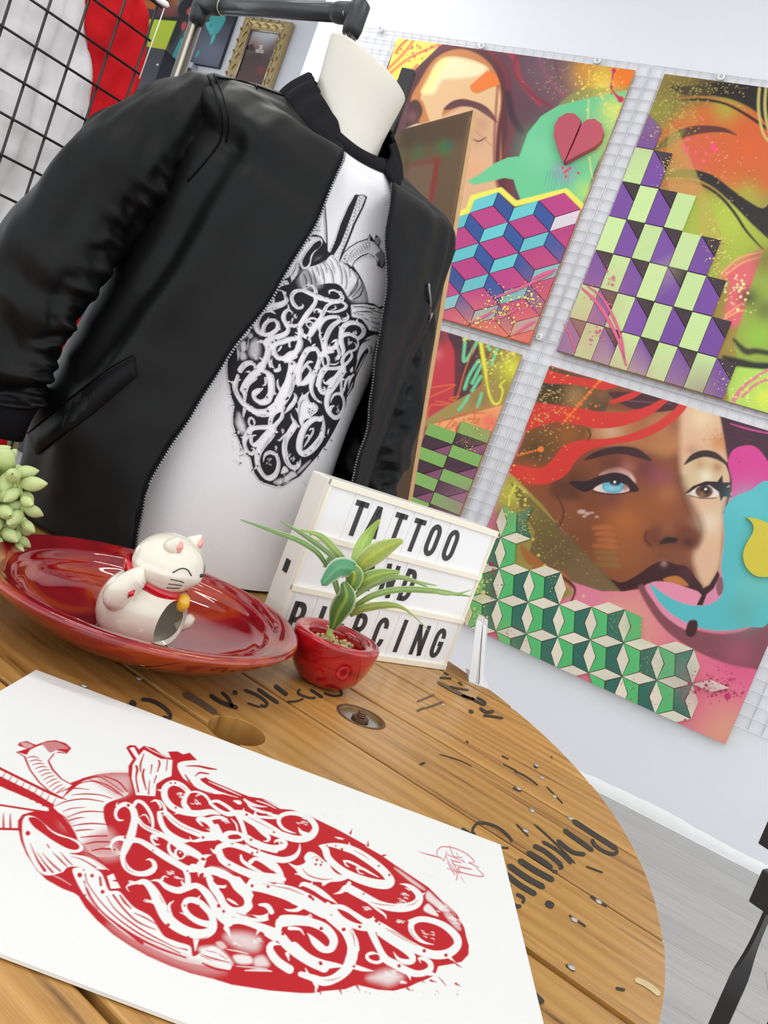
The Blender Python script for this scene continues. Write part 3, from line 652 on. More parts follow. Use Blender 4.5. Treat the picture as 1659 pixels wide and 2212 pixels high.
    c.glow(400, 600, 60, '#d8482c', .5)
    c.stroke([(712, 360, 8), (722, 390, 8), (708, 420, 5)], '#3a2416')
    c.spatter(480, 250, 70, 130, 240, '#d9b65a', 1.5, 4.5, 41); c.spatter(640, 240, 90, 80, 36, '#ef7a2a', 2, 7, 42)
    for k in range(16): c.dot(770 - 13 * k, 105 + 15 * k, (11, 7, 9, 6)[k % 4], '#ef7a2a')
    for k in range(9): c.dot(340 + 15 * k, 497 - 4 * k, 6 + (k == 8) * 10, '#ef7a2a')
    c.stroke([(325, 655, 12), (300, 710, 8), (290, 760, 10)], '#d8d84a'); c.spatter(330, 700, 40, 50, 70, '#d6cf54', 2, 6, 43); c.spatter(500, 1000, 110, 110, 120, '#c9b04a', 1.2, 3, 44)
    for q in ((372, 690), (378, 730), (376, 760), (418, 940), (448, 1025), (480, 1080), (685, 1240)): c.dot(*q, 8, '#d8c060')
    c.spatter(1420, 1725, 50, 35, 90, '#b02a58', 2, 8, 45); c.dot(1445, 1770, 18, '#b83060'); c.dot(1410, 1710, 12, '#b83060'); c.spatter(1300, 1580, 120, 100, 70, '#c84068', 1, 3, 46); c.spatter(1500, 400, 70, 70, 60, '#7a2a50', 1, 3, 47)
pd = painting('blue_eyed_face_painting', -.9195, .301, .4146, 1.633, 380, 380, 'wall painting of a face with one blue eye, turquoise tongue and green wooden stars', paint_d, '#dd7488')
RD = (-.9195, .3005, .4155, 1.632)
TD = [(-.92, .58, .10, .16, '#8fae46', .7), (-.84, .98, .10, .08, '#8a9a60', .6), (.06, .62, .12, .09, '#7f9a80', .45), (.2, .56, .10, .06, '#c86a86', .7), (-.16, .72, .08, .05, '#7aa060', .6), (-.75, .42, .2, .06, '#a8a878', .3)]
nb, e1, e2 = np.array([-.7517, .5801]), np.array([.1283, .0447]), np.array([.0446, -.1317])
u1, u2 = e1 / np.linalg.norm(e1), e2 / np.linalg.norm(e2)
nd = lambda i, j: nb + i * e1 + j * e2
HW = .0265
CRE, LGR, DGR = '#e4dac6', '#54bd70', '#2f6a5a'
def hr(i, j): tile(pd, [nd(i, j), (nd(i, j) + nd(i + 1, j)) / 2 - HW * u2, nd(i + 1, j), (nd(i, j) + nd(i + 1, j)) / 2 + HW * u2], CRE, RD, TD)
def vr(i, j): tile(pd, [nd(i, j), (nd(i, j) + nd(i, j + 1)) / 2 + HW * u1, nd(i, j + 1), (nd(i, j) + nd(i, j + 1)) / 2 - HW * u1], CRE, RD, TD)
def lg(i, j):
    T_ = (nd(i, j) + nd(i + 1, j)) / 2 + HW * u2; B_ = (nd(i, j + 1) + nd(i + 1, j + 1)) / 2 - HW * u2; L_ = (nd(i, j) + nd(i, j + 1)) / 2 + HW * u1
    tile(pd, [nd(i, j), T_, B_, nd(i, j + 1), L_], LGR, RD, TD)
def dg(i, j):
    T_ = (nd(i, j) + nd(i + 1, j)) / 2 + HW * u2; B_ = (nd(i, j + 1) + nd(i + 1, j + 1)) / 2 - HW * u2; R2_ = (nd(i + 1, j) + nd(i + 1, j + 1)) / 2 - HW * u1
    tile(pd, [T_, nd(i + 1, j), R2_, nd(i + 1, j + 1), B_], DGR, RD, TD)
for i, j in [(0, -2), (-1, -2), (0, -1), (1, -1), (-1, -1), (-2, -1), (-1, 0), (-2, 0), (0, 0), (1, 0), (2, 0), (3, 0), (-1, 1), (0, 1), (1, 1), (2, 1), (3, 1), (4, 1), (5, 1), (2, 2), (3, 2), (4, 2), (5, 2), (6, 2), (5, 3)]: hr(i, j)
for i, j in [(0, -3), (0, -2), (0, -1), (1, -1), (2, -1), (-1, 0), (0, 0), (1, 0), (2, 0), (3, 0), (4, 0), (1, 1), (2, 1), (3, 1), (4, 1), (5, 1), (6, 1), (4, 2), (5, 2), (6, 2)]: vr(i, j)
for i, j in [(0, -3), (0, -2), (-1, -1), (-1, 0), (0, -1), (1, -1), (0, 0), (1, 0), (2, 0), (3, 0), (4, 0), (0, 1), (1, 1), (2, 1), (3, 1), (4, 1), (5, 1), (3, 2), (4, 2), (5, 2)]: lg(i, j)
for i, j in [(0, -3), (-1, -2), (-1, -1), (-1, 0), (0, -1), (1, -1), (0, 0), (1, 0), (2, 0), (3, 0), (0, 1), (1, 1), (2, 1), (3, 1), (4, 1), (5, 1), (3, 2), (4, 2), (5, 2)]: dg(i, j)
tile(pd, zpoly((980, 780), 2.4433, [(1543, 822), (1560, 826), (1610, 834), (1680, 868), (1740, 940), (1760, 1020), (1730, 1100), (1680, 1135), (1630, 1143), (1585, 1132), (1545, 1095), (1525, 1042), (1530, 992), (1552, 945), (1576, 905), (1581, 872), (1566, 842)], True), '#d6c63e', None, None, th=.02, name='wooden_leaf')

# ---- paint flicked and brushed across the raised pieces
def wall_marks(t, o, k, strokes, spots, mat, out=.0138, seed=1):
    rc = {pa.name: RA, pb.name: RB, pc.name: RC, pd.name: RD}[t.name]
    for pts, w in strokes:
        P = spline([(o[0] + p[0] / k, o[1] + p[1] / k) for p in pts], 5); n = len(P); v = []
        for i in range(n):
            tt_ = P[min(i + 1, n - 1)] - P[max(i - 1, 0)]; tt_ /= np.linalg.norm(tt_); nn = np.array([-tt_[1], tt_[0]]) * w / k / 2 * (.35 + .65 * math.sin(math.pi * (i + .5) / n))
            for q in (P[i] + nn, P[i] - nn): s_, z_ = wall_sz(q[0], q[1], OUT + out); v.append(wpt(s_, z_, OUT + out))
        build('paint_stroke', v, [[2 * i, 2 * i + 1, 2 * i + 3, 2 * i + 2] for i in range(n - 1)], mat, t)
    if not spots: return
    rg = random.Random(seed); mb = MB()
    for (x, y, rx, ry, n, r0, r1) in spots:
        for _ in range(n):
            px, py = o[0] + (x + rg.gauss(0, rx)) / k, o[1] + (y + rg.gauss(0, ry)) / k; s_, z_ = wall_sz(px, py, OUT + out); r = (r0 + (r1 - r0) * rg.random() ** 3) / k / 480
            if not (rc[0] + .006 < s_ < rc[1] - .006 and rc[2] + .006 < z_ < rc[3] - .006): continue
            mb.add([wpt(s_ + r * math.cos(a), z_ + r * math.sin(a), OUT + out) for a in np.linspace(0, 2 * math.pi, 8)[:-1]], [list(range(7))])
    mb.build('paint_spatter', mat, t, kind='stuff')
M['fleck_yellow'] = plain('yellow_paint_fleck', '#ead96a', .45, vary=.05); M['fleck_pink'] = plain('pink_paint_fleck', '#dd5c84', .45, vary=.05); M['fleck_crimson'] = plain('crimson_paint_fleck', '#b02a58', .45, vary=.05); M['fleck_gold'] = plain('pale_gold_fleck', '#d6c878', .45, vary=.05)
wall_marks(pa, (800, 50), 2.765, [], [(800, 1690, 70, 60, 90, 3, 9), (960, 1640, 40, 40, 40, 3, 9), (660, 1800, 60, 25, 30, 3, 10)], M['fleck_yellow'], seed=3)
wall_marks(pa, (800, 50), 2.765, [([(740, 1640), (900, 1580), (1090, 1490)], 16), ([(960, 1530), (1040, 1495), (1110, 1470)], 18), ([(600, 1790), (700, 1740), (750, 1700)], 14), ([(860, 1860), (930, 1810), (985, 1780)], 16), ([(700, 1790), (820, 1740), (900, 1690)], 10)], [], M['fleck_pink'])
wall_marks(pc, (1180, 120), 2.835, [([(215, 1420), (300, 1500), (370, 1600), (440, 1740), (490, 1900)], 22), ([(250, 1410), (340, 1480), (410, 1600), (460, 1730), (480, 1860)], 16), ([(100, 1640), (150, 1720), (180, 1820)], 10)], [(390, 1390, 14, 60, 14, 4, 10), (300, 1700, 40, 40, 18, 4, 10), (290, 1480, 30, 30, 10, 4, 9)], M['fleck_pink'], seed=5)
wall_marks(pc, (1180, 120), 2.835, [], [(740, 690, 40, 60, 50, 2, 5), (1040, 1220, 40, 60, 50, 2, 6), (660, 480, 40, 40, 40, 2, 4), (1090, 1980, 50, 60, 40, 2, 5)], M['fleck_gold'], seed=6)
wall_marks(pd, (980, 780), 2.4433, [], [(205, 1090, 14, 30, 30, 2, 7), (1340, 1715, 50, 20, 30, 2, 8), (200, 1250, 20, 60, 30, 2, 5), (940, 1750, 60, 60, 30, 2, 4), (1230, 1740, 40, 60, 30, 2, 5), (290, 1440, 60, 30, 14, 2, 5)], M['fleck_crimson'], seed=7)
wall_marks(pd, (980, 780), 2.4433, [], [(140, 1190, 30, 60, 30, 4, 12), (100, 1330, 30, 40, 20, 4, 10), (380, 860, 20, 40, 40, 2, 4), (270, 850, 12, 40, 12, 3, 8), (1010, 1560, 40, 60, 50, 1.5, 3), (850, 1400, 20, 60, 40, 1.5, 3), (540, 1180, 20, 50, 30, 1.5, 3.5)], M['fleck_gold'], seed=8)
wall_marks(pb, (860, 680), 4.879, [], [(820, 1230, 60, 40, 16, 4, 12), (760, 1420, 60, 30, 20, 4, 10), (700, 1330, 60, 40, 60, 2, 5)], M['fleck_gold'], seed=9)
# ================================================================== cable drum table
def pine_mat():
    m, nt, b = nodes('varnished_pine')
    tc = N(nt, 'ShaderNodeTexCoord'); oi = N(nt, 'ShaderNodeObjectInfo')
    rot = N(nt, 'ShaderNodeMapping'); rot.inputs['Rotation'].default_value = (0, 0, math.radians(29.98)); nt.links.new(tc.outputs['Object'], rot.inputs[0])
    off = N(nt, 'ShaderNodeCombineXYZ'); mul = N(nt, 'ShaderNodeMath', operation='MULTIPLY'); mul.inputs[1].default_value = 37.0
    nt.links.new(oi.outputs['Random'], mul.inputs[0]); nt.links.new(mul.outputs[0], off.inputs[0]); nt.links.new(mul.outputs[0], off.inputs[2])
    add = N(nt, 'ShaderNodeVectorMath', operation='ADD'); nt.links.new(rot.outputs[0], add.inputs[0]); nt.links.new(off.outputs[0], add.inputs[1])
    def nz(scale, sx, sy, det=5.0, rough=.6, dist=0.0):
        mp = N(nt, 'ShaderNodeMapping'); mp.inputs['Scale'].default_value = (sx, sy, 1); nt.links.new(add.outputs[0], mp.inputs[0])
        n = N(nt, 'ShaderNodeTexNoise', Scale=scale, Detail=det, Roughness=rough, Distortion=dist); nt.links.new(mp.outputs[0], n.inputs['Vector']); return n.outputs[0]
    def ramp(v, stops):
        r = N(nt, 'ShaderNodeValToRGB'); nt.links.new(v, r.inputs[0]); e = r.color_ramp.elements
        e[0].position, e[0].color = stops[0][0], (*stops[0][1], 1); e[1].position, e[1].color = stops[-1][0], (*stops[-1][1], 1)
        for p, c in stops[1:-1]: q = e.new(p); q.color = (*c, 1)
        return r.outputs[0]
    # growth rings: stretched wave
    wv = N(nt, 'ShaderNodeTexWave', wave_type='BANDS', bands_direction='Y', Scale=5.0, Distortion=9.0, Detail=4.0); wv.inputs['Detail Scale'].default_value = .9
    mp = N(nt, 'ShaderNodeMapping'); mp.inputs['Scale'].default_value = (.55, 3.2, 1); nt.links.new(add.outputs[0], mp.inputs[0]); nt.links.new(mp.outputs[0], wv.inputs['Vector'])
    base = ramp(wv.outputs[1], [(0.0, lin('#bd8c48')), (.5, lin('#c69652')), (1.0, lin('#cb9d5a'))])
    fine = ramp(nz(4, 1.8, 48, 5, .7), [(.3, (.91, .89, .86)), (.62, (1, 1, 1))])
    stain = ramp(nz(4.5, 1.2, 16, 5, .62, .4), [(.30, (.34, .28, .22)), (.39, (.80, .77, .74)), (.5, (1, 1, 1))])
    tone = ramp(nz(1.8, 1, 2.5, 3), [(.3, (.86, .80, .74)), (.7, (1.08, 1.06, 1.0))])
    o = base
    for k in (fine, stain, tone):
        mx = N(nt, 'ShaderNodeMix', data_type='RGBA', blend_type='MULTIPLY'); mx.inputs[0].default_value = 1
        nt.links.new(o, mx.inputs[6]); nt.links.new(k, mx.inputs[7]); o = mx.outputs[2]
    # little knots
    kv = N(nt, 'ShaderNodeTexVoronoi', Scale=3.0); mp = N(nt, 'ShaderNodeMapping'); mp.inputs['Scale'].default_value = (1.0, 2.2, 1); nt.links.new(add.outputs[0], mp.inputs[0]); nt.links.new(mp.outputs[0], kv.inputs['Vector'])
    kr = ramp(kv.outputs['Distance'], [(.03, (1, 1, 1)), (.075, (.75, .75, .75)), (.11, (0, 0, 0))])
    mx = N(nt, 'ShaderNodeMix', data_type='RGBA'); nt.links.new(kr, mx.inputs[0]); nt.links.new(o, mx.inputs[6]); mx.inputs[7].default_value = (*lin('#8a5228'), 1); o = mx.outputs[2]
    hs = N(nt, 'ShaderNodeHueSaturation'); mr = N(nt, 'ShaderNodeMapRange'); nt.links.new(oi.outputs['Random'], mr.inputs[0]); mr.inputs[3].default_value = .80; mr.inputs[4].default_value = 1.06
    nt.links.new(mr.outputs[0], hs.inputs['Value']); nt.links.new(o, hs.inputs['Color']); o = hs.outputs[0]
    nt.links.new(o, b.inputs['Base Color']); b.inputs['Roughness'].default_value = .36; b.inputs['Coat Weight'].default_value = .18; b.inputs['Coat Roughness'].default_value = .2
    bp = N(nt, 'ShaderNodeBump', Strength=.25, Distance=.0015); nt.links.new(nz(7, 3, 90, 4, .7), bp.inputs['Height']); nt.links.new(bp.outputs[0], b.inputs['Normal'])
    return m
M['pine'] = pine_mat()
M['pine_raw'] = plain('raw_pine', '#b0824a', .7, vary=.25, scale=14, stretch=(1, 1, .2))
M['stencil'] = plain('worn_black_stencil_ink', '#2b2723', .6, vary=.35, scale=140)
M['stencil_faded'] = plain('faded_black_stencil_ink', '#5b4a38', .6, vary=.3, scale=120)
M['rust'] = plain('rusty_iron', '#6a4a36', .55, metal=.5, vary=.4, scale=60, bump=.4)
M['zinc'] = plain('dull_zinc', '#b0aaa0', .42, metal=.7, vary=.25, scale=50)
TC_, TR_ = np.array([-.309, .7593]), .6563
PD = math.radians(-29.98); pdv = np.array([math.cos(PD), math.sin(PD)]); pnv = np.array([-pdv[1], pdv[0]])
def bool_diff(o, cutters):
    for cu in cutters:
        md = o.modifiers.new('cut', 'BOOLEAN'); md.operation = 'DIFFERENCE'; md.object = cu; md.solver = 'EXACT'
    bpy.context.view_layer.update()
    dg = bpy.context.evaluated_depsgraph_get()
    me = bpy.data.meshes.new_from_object(o.evaluated_get(dg)); o.modifiers.clear(); o.data = me
    return o
def kill(os):
    for o in os: bpy.data.objects.remove(o)
table = empty('cable_drum_table', (TC_[0], TC_[1], 0), 'round varnished pine cable drum table with black stencilled lettering', 'table')
HOLE, BOLT = on_z(512, 1578)[:2], on_z(780, 1548)[:2]
def cyl(c, r, z0, z1, name='cutter', n=40):
    mb = MB(); mb.tube([np.array([c[0], c[1], z0]), np.array([c[0], c[1], z1])], r, n); return mb.build(name, None)
cut_hole = cyl(HOLE, .0265, TAB - .2, TAB + .1); cut_rec = cyl(BOLT, .026, TAB - .007, TAB + .1)
bounds = [-.16, -.0, .132, .264, .397, .528, .660, .791, .926, 1.06, 1.17]
cn = TC_ @ pnv
for i in range(len(bounds) - 1):
    a, b_ = max(bounds[i] + .0028, cn - TR_ + .0005), min(bounds[i + 1] - .0028, cn + TR_ - .0005)
    if b_ - a < .01: continue
    def half(n): return math.sqrt(max(TR_ ** 2 - (n - cn) ** 2, 0))
    K = 26; poly = []
    for k in range(K + 1): n = a + (b_ - a) * k / K; poly.append(TC_ + pdv * half(n) + pnv * (n - cn))
    for k in range(K, -1, -1): n = a + (b_ - a) * k / K; poly.append(TC_ - pdv * half(n) + pnv * (n - cn))
    dz = (-.0006, .0004, 0, .0003)[i % 4]
    mb = MB(); mb.prism([np.array([p[0], p[1], TAB - .038]) for p in poly], (0, 0, .038 + min(dz, 0)))
    o = mb.build('plank', M['pine'], table)
    cuts = [c for c, q in ((cut_hole, HOLE), (cut_rec, BOLT)) if a - .03 < q @ pnv < b_ + .03]
    if cuts: bool_diff(o, cuts)
    bevel(o, .0016, 2)
kill([cut_hole, cut_rec])
# second layer of boards, drum and foot flange
mb = MB(); mb.lathe([(0, TAB - .074), (TR_ - .012, TAB - .074), (TR_ - .012, TAB - .0385), (0.0, TAB - .0385)], (TC_[0], TC_[1], 0), 72)
o = mb.build('under_layer', M['pine_raw'], table); cu = cyl(HOLE, .0265, TAB - .3, TAB); bool_diff(o, [cu]); kill([cu])
mb = MB(); mb.lathe([(.0, .08), (.26, .08), (.26, TAB - .074), (.0, TAB - .074)], (TC_[0], TC_[1], 0), 48); mb.build('drum', M['pine_raw'], table)
mb = MB(); mb.lathe([(.0, 0.0), (.62, 0.0), (.62, .08), (.0, .08)], (TC_[0], TC_[1], 0), 64); mb.build('foot_flange', M['pine_raw'], table)
B3 = np.array([BOLT[0], BOLT[1], TAB - .007])
mb = MB(); mb.lathe([(.010, .0008), (.0235, .0008), (.0245, .002), (.023, .0034), (.015, .003), (.010, .0022)], B3, 40); w_ = mb.build('washer', M['zinc'], table, True)
mb = MB(); mb.tube([B3, B3 + Z * .0065], .0095, 6); mb.build('nut', M['rust'], table)
mb = MB()
for k in range(3): mb.tube([B3 + Z * (.0065 + .0022 * k), B3 + Z * (.0076 + .0022 * k), B3 + Z * (.0087 + .0022 * k)], [.0040, .0049, .0040], 14)
mb.build('bolt', M['rust'], table)
mb = MB(); mb.lathe([(.0245, .0071), (.0285, .0074), (.0262, .0078), (.0245, .0072)], B3, 32); mb.build('rust_ring', M['rust'], table)
def ribbons(strokes, o, k, z=TAB + .0005, mb=None):
    """stencil strokes traced as centre lines with widths; flat paint on the table top"""
    mb = mb or MB()
    for st in strokes:
        pts, w = st
        P = np.array([(o[0] + p[0] / k, o[1] + p[1] / k) for p in pts])
        P = spline(P, 5) if len(P) > 2 else np.array([P[0] + (P[1] - P[0]) * t for t in (0, .06, .15, .3, .5, .7, .85, .94, 1)])
        n = len(P); v = []; Ls = np.concatenate([[0], np.cumsum(np.linalg.norm(np.diff(P, axis=0), axis=1))]); wk = w / k
        for i in range(n):
            t = P[min(i + 1, n - 1)] - P[max(i - 1, 0)]; t /= np.linalg.norm(t) + 1e-9; rr = min(Ls[i], Ls[-1] - Ls[i]) / (wk * .5); nn = np.array([-t[1], t[0]]) * w / k / 2 * (math.sqrt(max(0, 1 - (1 - min(rr, 1)) ** 2)) * .75 + .25)
            v += [on_z(*(P[i] + nn), z), on_z(*(P[i] - nn), z)]
        if np.cross(v[1] - v[0], v[2] - v[0])[2] > 0: f = [[2 * i, 2 * i + 1, 2 * i + 3, 2 * i + 2] for i in range(n - 1)]
        else: f = [[2 * i, 2 * i + 2, 2 * i + 3, 2 * i + 1] for i in range(n - 1)]
        mb.add(v, f)
    return mb
ST1 = [([(735, 112), (950, 252)], 24), ([(952, 256), (930, 272), (885, 260), (840, 228), (830, 200)], 17), ([(693, 156), (835, 258)], 22), ([(662, 205), (735, 262), (798, 274)], 20), ([(555, 130), (660, 225), (750, 318)], 9),
       ([(592, 212), (665, 255), (715, 300), (732, 318)], 16), ([(550, 232), (610, 262), (690, 330)], 22), ([(520, 262), (600, 310), (640, 342)], 26), ([(480, 298), (560, 350), (650, 398)], 28), ([(430, 322), (520, 385), (606, 432)], 28), ([(416, 362), (490, 420), (566, 464)], 26),
       ([(425, 415), (440, 435)], 30), ([(470, 460), (505, 480), (500, 505)], 16), ([(440, 490), (465, 515), (495, 520)], 18), ([(608, 502), (628, 510), (648, 520)], 32), ([(640, 352), (665, 358)], 16), ([(672, 340), (695, 334)], 14),
       ([(278, 185), (264, 158), (296, 124), (370, 140), (430, 182), (452, 215)], 12), ([(436, 244), (400, 240), (385, 222)], 9), ([(212, 152), (262, 185)], 18)]
ST2 = [([(290, 250), (350, 256), (420, 292), (464, 338), (455, 364), (420, 352)], 22), ([(222, 262), (258, 288)], 40), ([(700, 222), (770, 268), (870, 302)], 26), ([(770, 206), (812, 245), (836, 298)], 20), ([(838, 206), (866, 214)], 26), ([(905, 192), (985, 226), (1040, 268), (1032, 292), (1000, 286)], 18), ([(925, 272), (1000, 298)], 12),
       ([(985, 186), (1050, 232), (1112, 274)], 22), ([(1085, 166), (1165, 226)], 26), ([(1160, 264), (1215, 262), (1262, 246)], 12), ([(1242, 188), (1228, 214), (1290, 240), (1335, 240)], 14), ([(1300, 190), (1375, 240)], 18), ([(1380, 212), (1440, 230), (1488, 222), (1480, 196)], 13)]
ST2b = [([(540, 216), (640, 268), (742, 336)], 36)]
ST3 = [([(195, 174), (230, 192)], 12), ([(165, 210), (252, 216)], 13), ([(300, 240), (330, 264)], 12), ([(236, 272), (300, 288), (376, 300)], 12), ([(320, 336), (400, 364), (478, 402), (490, 386), (430, 350)], 16), ([(452, 425), (500, 456), (556, 450)], 22), ([(476, 480), (550, 488), (622, 502)], 16)]
ST3b = [([(150, 240), (240, 292), (310, 326), (390, 366)], 20), ([(0, 385), (130, 330)], 12), ([(60, 432), (195, 382)], 14), ([(0, 450), (60, 425)], 16)]
for strokes, o_, k_, mt in ((ST1, (900, 1720), 2.186, 'stencil'), (ST2, (200, 1420), 2.765, 'stencil'), (ST2b, (200, 1420), 2.765, 'stencil_faded'), (ST3, (900, 1400), 3.318, 'stencil'), (ST3b, (900, 1400), 3.318, 'stencil_faded')):
    for st in strokes: ribbons([st], o_, k_).build('stencil_mark', M[mt], table)
mb = MB(); mb.lathe([(0, .0016), (.0022, .0015), (.003, .0002)], (0, 0, 0), 10); nail0 = None
for x, y in [(1149, 1752), (1240, 1987), (1234, 2090), (1135, 1795), (1293, 1948), (1159, 1654), (1170, 1680), (1197, 1721), (1149, 1751), (957, 1523), (1120, 1704), (1232, 1768), (300, 1466), (100, 1462), (183, 1482)]:
    p = on_z(x, y, TAB + .0002)
    if nail0 is None: nail0 = build('nail', [q + p for q in mb.v], mb.f, M['zinc'], table, True, origin=p)
    else: dup(nail0, p, table)
SC1 = ([([(840, 838), (870, 856)], 22), ([(700, 880), (760, 905), (830, 950), (870, 985)], 10), ([(690, 1000), (750, 1025)], 16), ([(930, 990), (1000, 1062), (1050, 1115)], 9), ([(610, 770), (660, 795)], 10), ([(375, 445), (408, 460)], 22), ([(390, 356), (415, 368)], 18), ([(960, 776), (975, 785)], 8), ([(620, 830), (720, 880)], 8), ([(355, 665), (372, 678)], 14), ([(60, 820), (20, 835)], 16), ([(160, 760), (300, 800), (400, 850)], 7)], (900, 1400), 3.318)
SC2 = ([([(820, 470), (900, 520)], 12), ([(720, 560), (800, 615)], 9), ([(705, 795), (745, 825)], 12), ([(940, 905), (985, 915)], 14), ([(545, 920), (600, 975)], 22), ([(470, 130), (530, 190)], 8), ([(800, 330), (880, 360)], 8)], (900, 1720), 2.186)
for SC in (SC1, SC2):
    for st in SC[0]: ribbons([st], SC[1], SC[2]).build('wood_scar', M['stencil'], table)

M['worn'] = plain('worn_pale_wood', '#c9b48a', .7, vary=.25, scale=60)
for st in (([(622, 1862), (690, 1890), (760, 1935), (815, 1985)], 46),): ribbons([st], (1200, 1600), 3.614).build('worn_patch', M['worn'], table)
# ================================================================== the red heart artwork, traced once, printed on the paper (red) and on the shirt (black)
def heart_art(c):
    """c: canvas of ink coverage, 0 = bare, 1 = ink; coordinates in the paper's photo pixels"""
    A = lambda: c.tile(0, 1580, 4.1475); B = lambda: c.tile(200, 1650, 4.1475); C = lambda: c.tile(400, 1650, 4.1475); D = lambda: c.tile(300, 1800, 4.1475)
    E = lambda: c.tile(600, 1750, 4.1475); F = lambda: c.tile(650, 1850, 4.1475); G = lambda: c.tile(100, 1830, 4.1475)
    def px(t, pts):
        o = {'A': (0, 1580), 'B': (200, 1650), 'C': (400, 1650), 'D': (300, 1800), 'E': (600, 1750), 'F': (650, 1850), 'G': (100, 1830)}[t]
        return [(o[0] + p[0] / 4.1475, o[1] + p[1] / 4.1475) for p in pts]
    c.aa = .9
    # body
    body = px('A', [(640, 465), (750, 415), (870, 385), (1000, 370), (1140, 370), (1300, 420)]) + px('B', [(700, 60), (900, 150), (1000, 125), (1130, 180), (1270, 240), (1400, 292), (1530, 312), (1659, 372)]) + px('C', [(700, 320), (850, 402), (960, 412), (1080, 450), (1200, 508), (1350, 580), (1480, 650), (1640, 740)]) + \
        px('E', [(780, 320), (930, 405), (1050, 490), (1200, 590), (1350, 690), (1480, 820), (1600, 950)]) + px('F', [(1280, 400), (1400, 520), (1465, 640), (1482, 720), (1505, 800), (1502, 880), (1440, 945), (1330, 968), (1230, 985), (1205, 1060), (1150, 1090), (1040, 1135), (960, 1172), (830, 1205), (690, 1195), (500, 1150), (400, 1190), (200, 1208), (100, 1225), (0, 1225)]) + \
        px('G', [(2000, 1285), (1659, 1232), (1500, 1182), (1300, 1132), (1100, 1062), (900, 972), (750, 885), (600, 785), (450, 652), (350, 540), (290, 440), (250, 412), (150, 375), (0, 292)]) + px('A', [(330, 1244), (235, 1100), (185, 980), (165, 885), (190, 780), (250, 735), (420, 720), (560, 600)])
    c.tile(0, 0, 1.0); c.poly(body, 1.0, curve=False)
    A()
    # vessels at the top of the heart (left on the paper)
    c.poly([(-500, 590), (-300, 605), (0, 650), (430, 716), (440, 900), (165, 888), (0, 884), (-300, 850), (-500, 790)], 1.0, curve=False); c.poly([(-485, 605), (-300, 622), (0, 668), (300, 715), (200, 745), (160, 800), (160, 865), (0, 862), (-300, 830), (-485, 772)], 0.0, curve=False)
    for x in range(-460, 160, 62): c.stroke([(x, 640 + (x + 460) * .13 + 20, 3), (x - 6, 760, 12), (x - 4, 860, 22)], 1.0)
    c.poly([(-520, 70), (-480, 40), (-300, 140), (0, 318), (430, 530), (590, 600), (500, 720), (300, 620), (0, 492), (-300, 330), (-520, 190)], 1.0, curve=False); c.poly([(-500, 85), (-470, 70), (-300, 165), (0, 345), (420, 552), (560, 610), (490, 660), (300, 545), (0, 400), (-300, 250), (-500, 150)], 0.0, curve=False)
    for k in range(18): x = -470 + 56 * k; yy = 95 + .535 * (x + 470) * 1.0; c.stroke([(x + 20, yy - 10, 5), (x - 6, yy + 40, 10), (x - 40, yy + 90, 20)], 1.0)
    c.poly([(140, 185), (210, 225), (260, 345), (345, 460), (440, 545), (560, 600), (760, 560), (640, 468), (560, 425), (482, 340), (442, 262), (500, 190), (600, 200), (640, 150), (590, 105), (500, 78), (420, 85), (320, 120), (240, 85), (175, 98), (158, 125), (240, 155)], 1.0, curve=False)
    c.poly([(165, 188), (230, 225), (275, 340), (360, 455), (450, 535), (560, 590), (640, 480), (545, 430), (462, 345), (425, 265), (470, 205), (520, 180), (590, 190), (500, 165), (400, 110), (320, 140), (270, 165), (240, 210)], 0.0, curve=False)
    c.poly([(380, 105), (500, 92), (590, 130), (610, 155), (520, 160), (450, 190), (400, 140)], .75); c.poly([(185, 105), (240, 100), (300, 130), (240, 150)], .6)
    for k in range(11): t = k / 10; c.stroke([(240 + 250 * t, 235 + 330 * t, 6), (300 + 240 * t, 225 + 300 * t, 10), (390 + 190 * t - 40 * (1 - t), 240 + 260 * t, 6)], 1.0)
    # aorta with stripes
    c.poly([(480, 690), (560, 600), (700, 480), (760, 440), (900, 415), (1050, 460), (1150, 560), (950, 650), (930, 760), (960, 860), (1000, 1000), (1080, 1100), (860, 1120), (760, 1020), (690, 960), (600, 780)], 0.0)
    c.poly([(900, 395), (1150, 385), (1170, 520), (1060, 580), (960, 520), (860, 440)], .55, 60); c.poly([(980, 880), (1060, 1120), (860, 1130), (740, 1010)], .6, 60); c.glow(600, 820, 60, .6, .7)
    for k in range(9):
        x0, y0 = 500 + 34 * k, 620 + 40 * k if k < 4 else 780 + 60 * (k - 4)
    for q in ([(640, 465, 14), (760, 425, 10), (900, 410, 10), (1100, 540, 6)], [(590, 520, 6), (700, 470, 10), (850, 450, 10), (1060, 560, 8)], [(520, 550, 6), (640, 510, 12), (800, 520, 5)], [(640, 570, 5), (760, 560, 12), (900, 570, 10), (1000, 600, 8)], [(490, 670, 6), (600, 625, 12), (760, 605, 12), (930, 630, 8)], [(560, 720, 6), (640, 690, 10), (760, 680, 5)], [(600, 770, 6), (720, 725, 12), (830, 715, 12), (940, 725, 8)], [(610, 800, 10), (700, 775, 12), (760, 772, 5)], [(640, 850, 6), (740, 830, 13), (850, 825, 13), (970, 835, 10)], [(680, 890, 12), (780, 880, 12), (840, 880, 5)], [(720, 950, 8), (820, 940, 14), (960, 935, 12)], [(760, 1010, 10), (860, 990, 14), (980, 990, 14)], [(820, 1070, 10), (920, 1050, 16), (1030, 1060, 16)], [(930, 400, 10), (1060, 450, 14), (1140, 540, 14)], [(800, 430, 8), (960, 480, 12), (1100, 580, 12)]):
        c.stroke(q, 1.0)
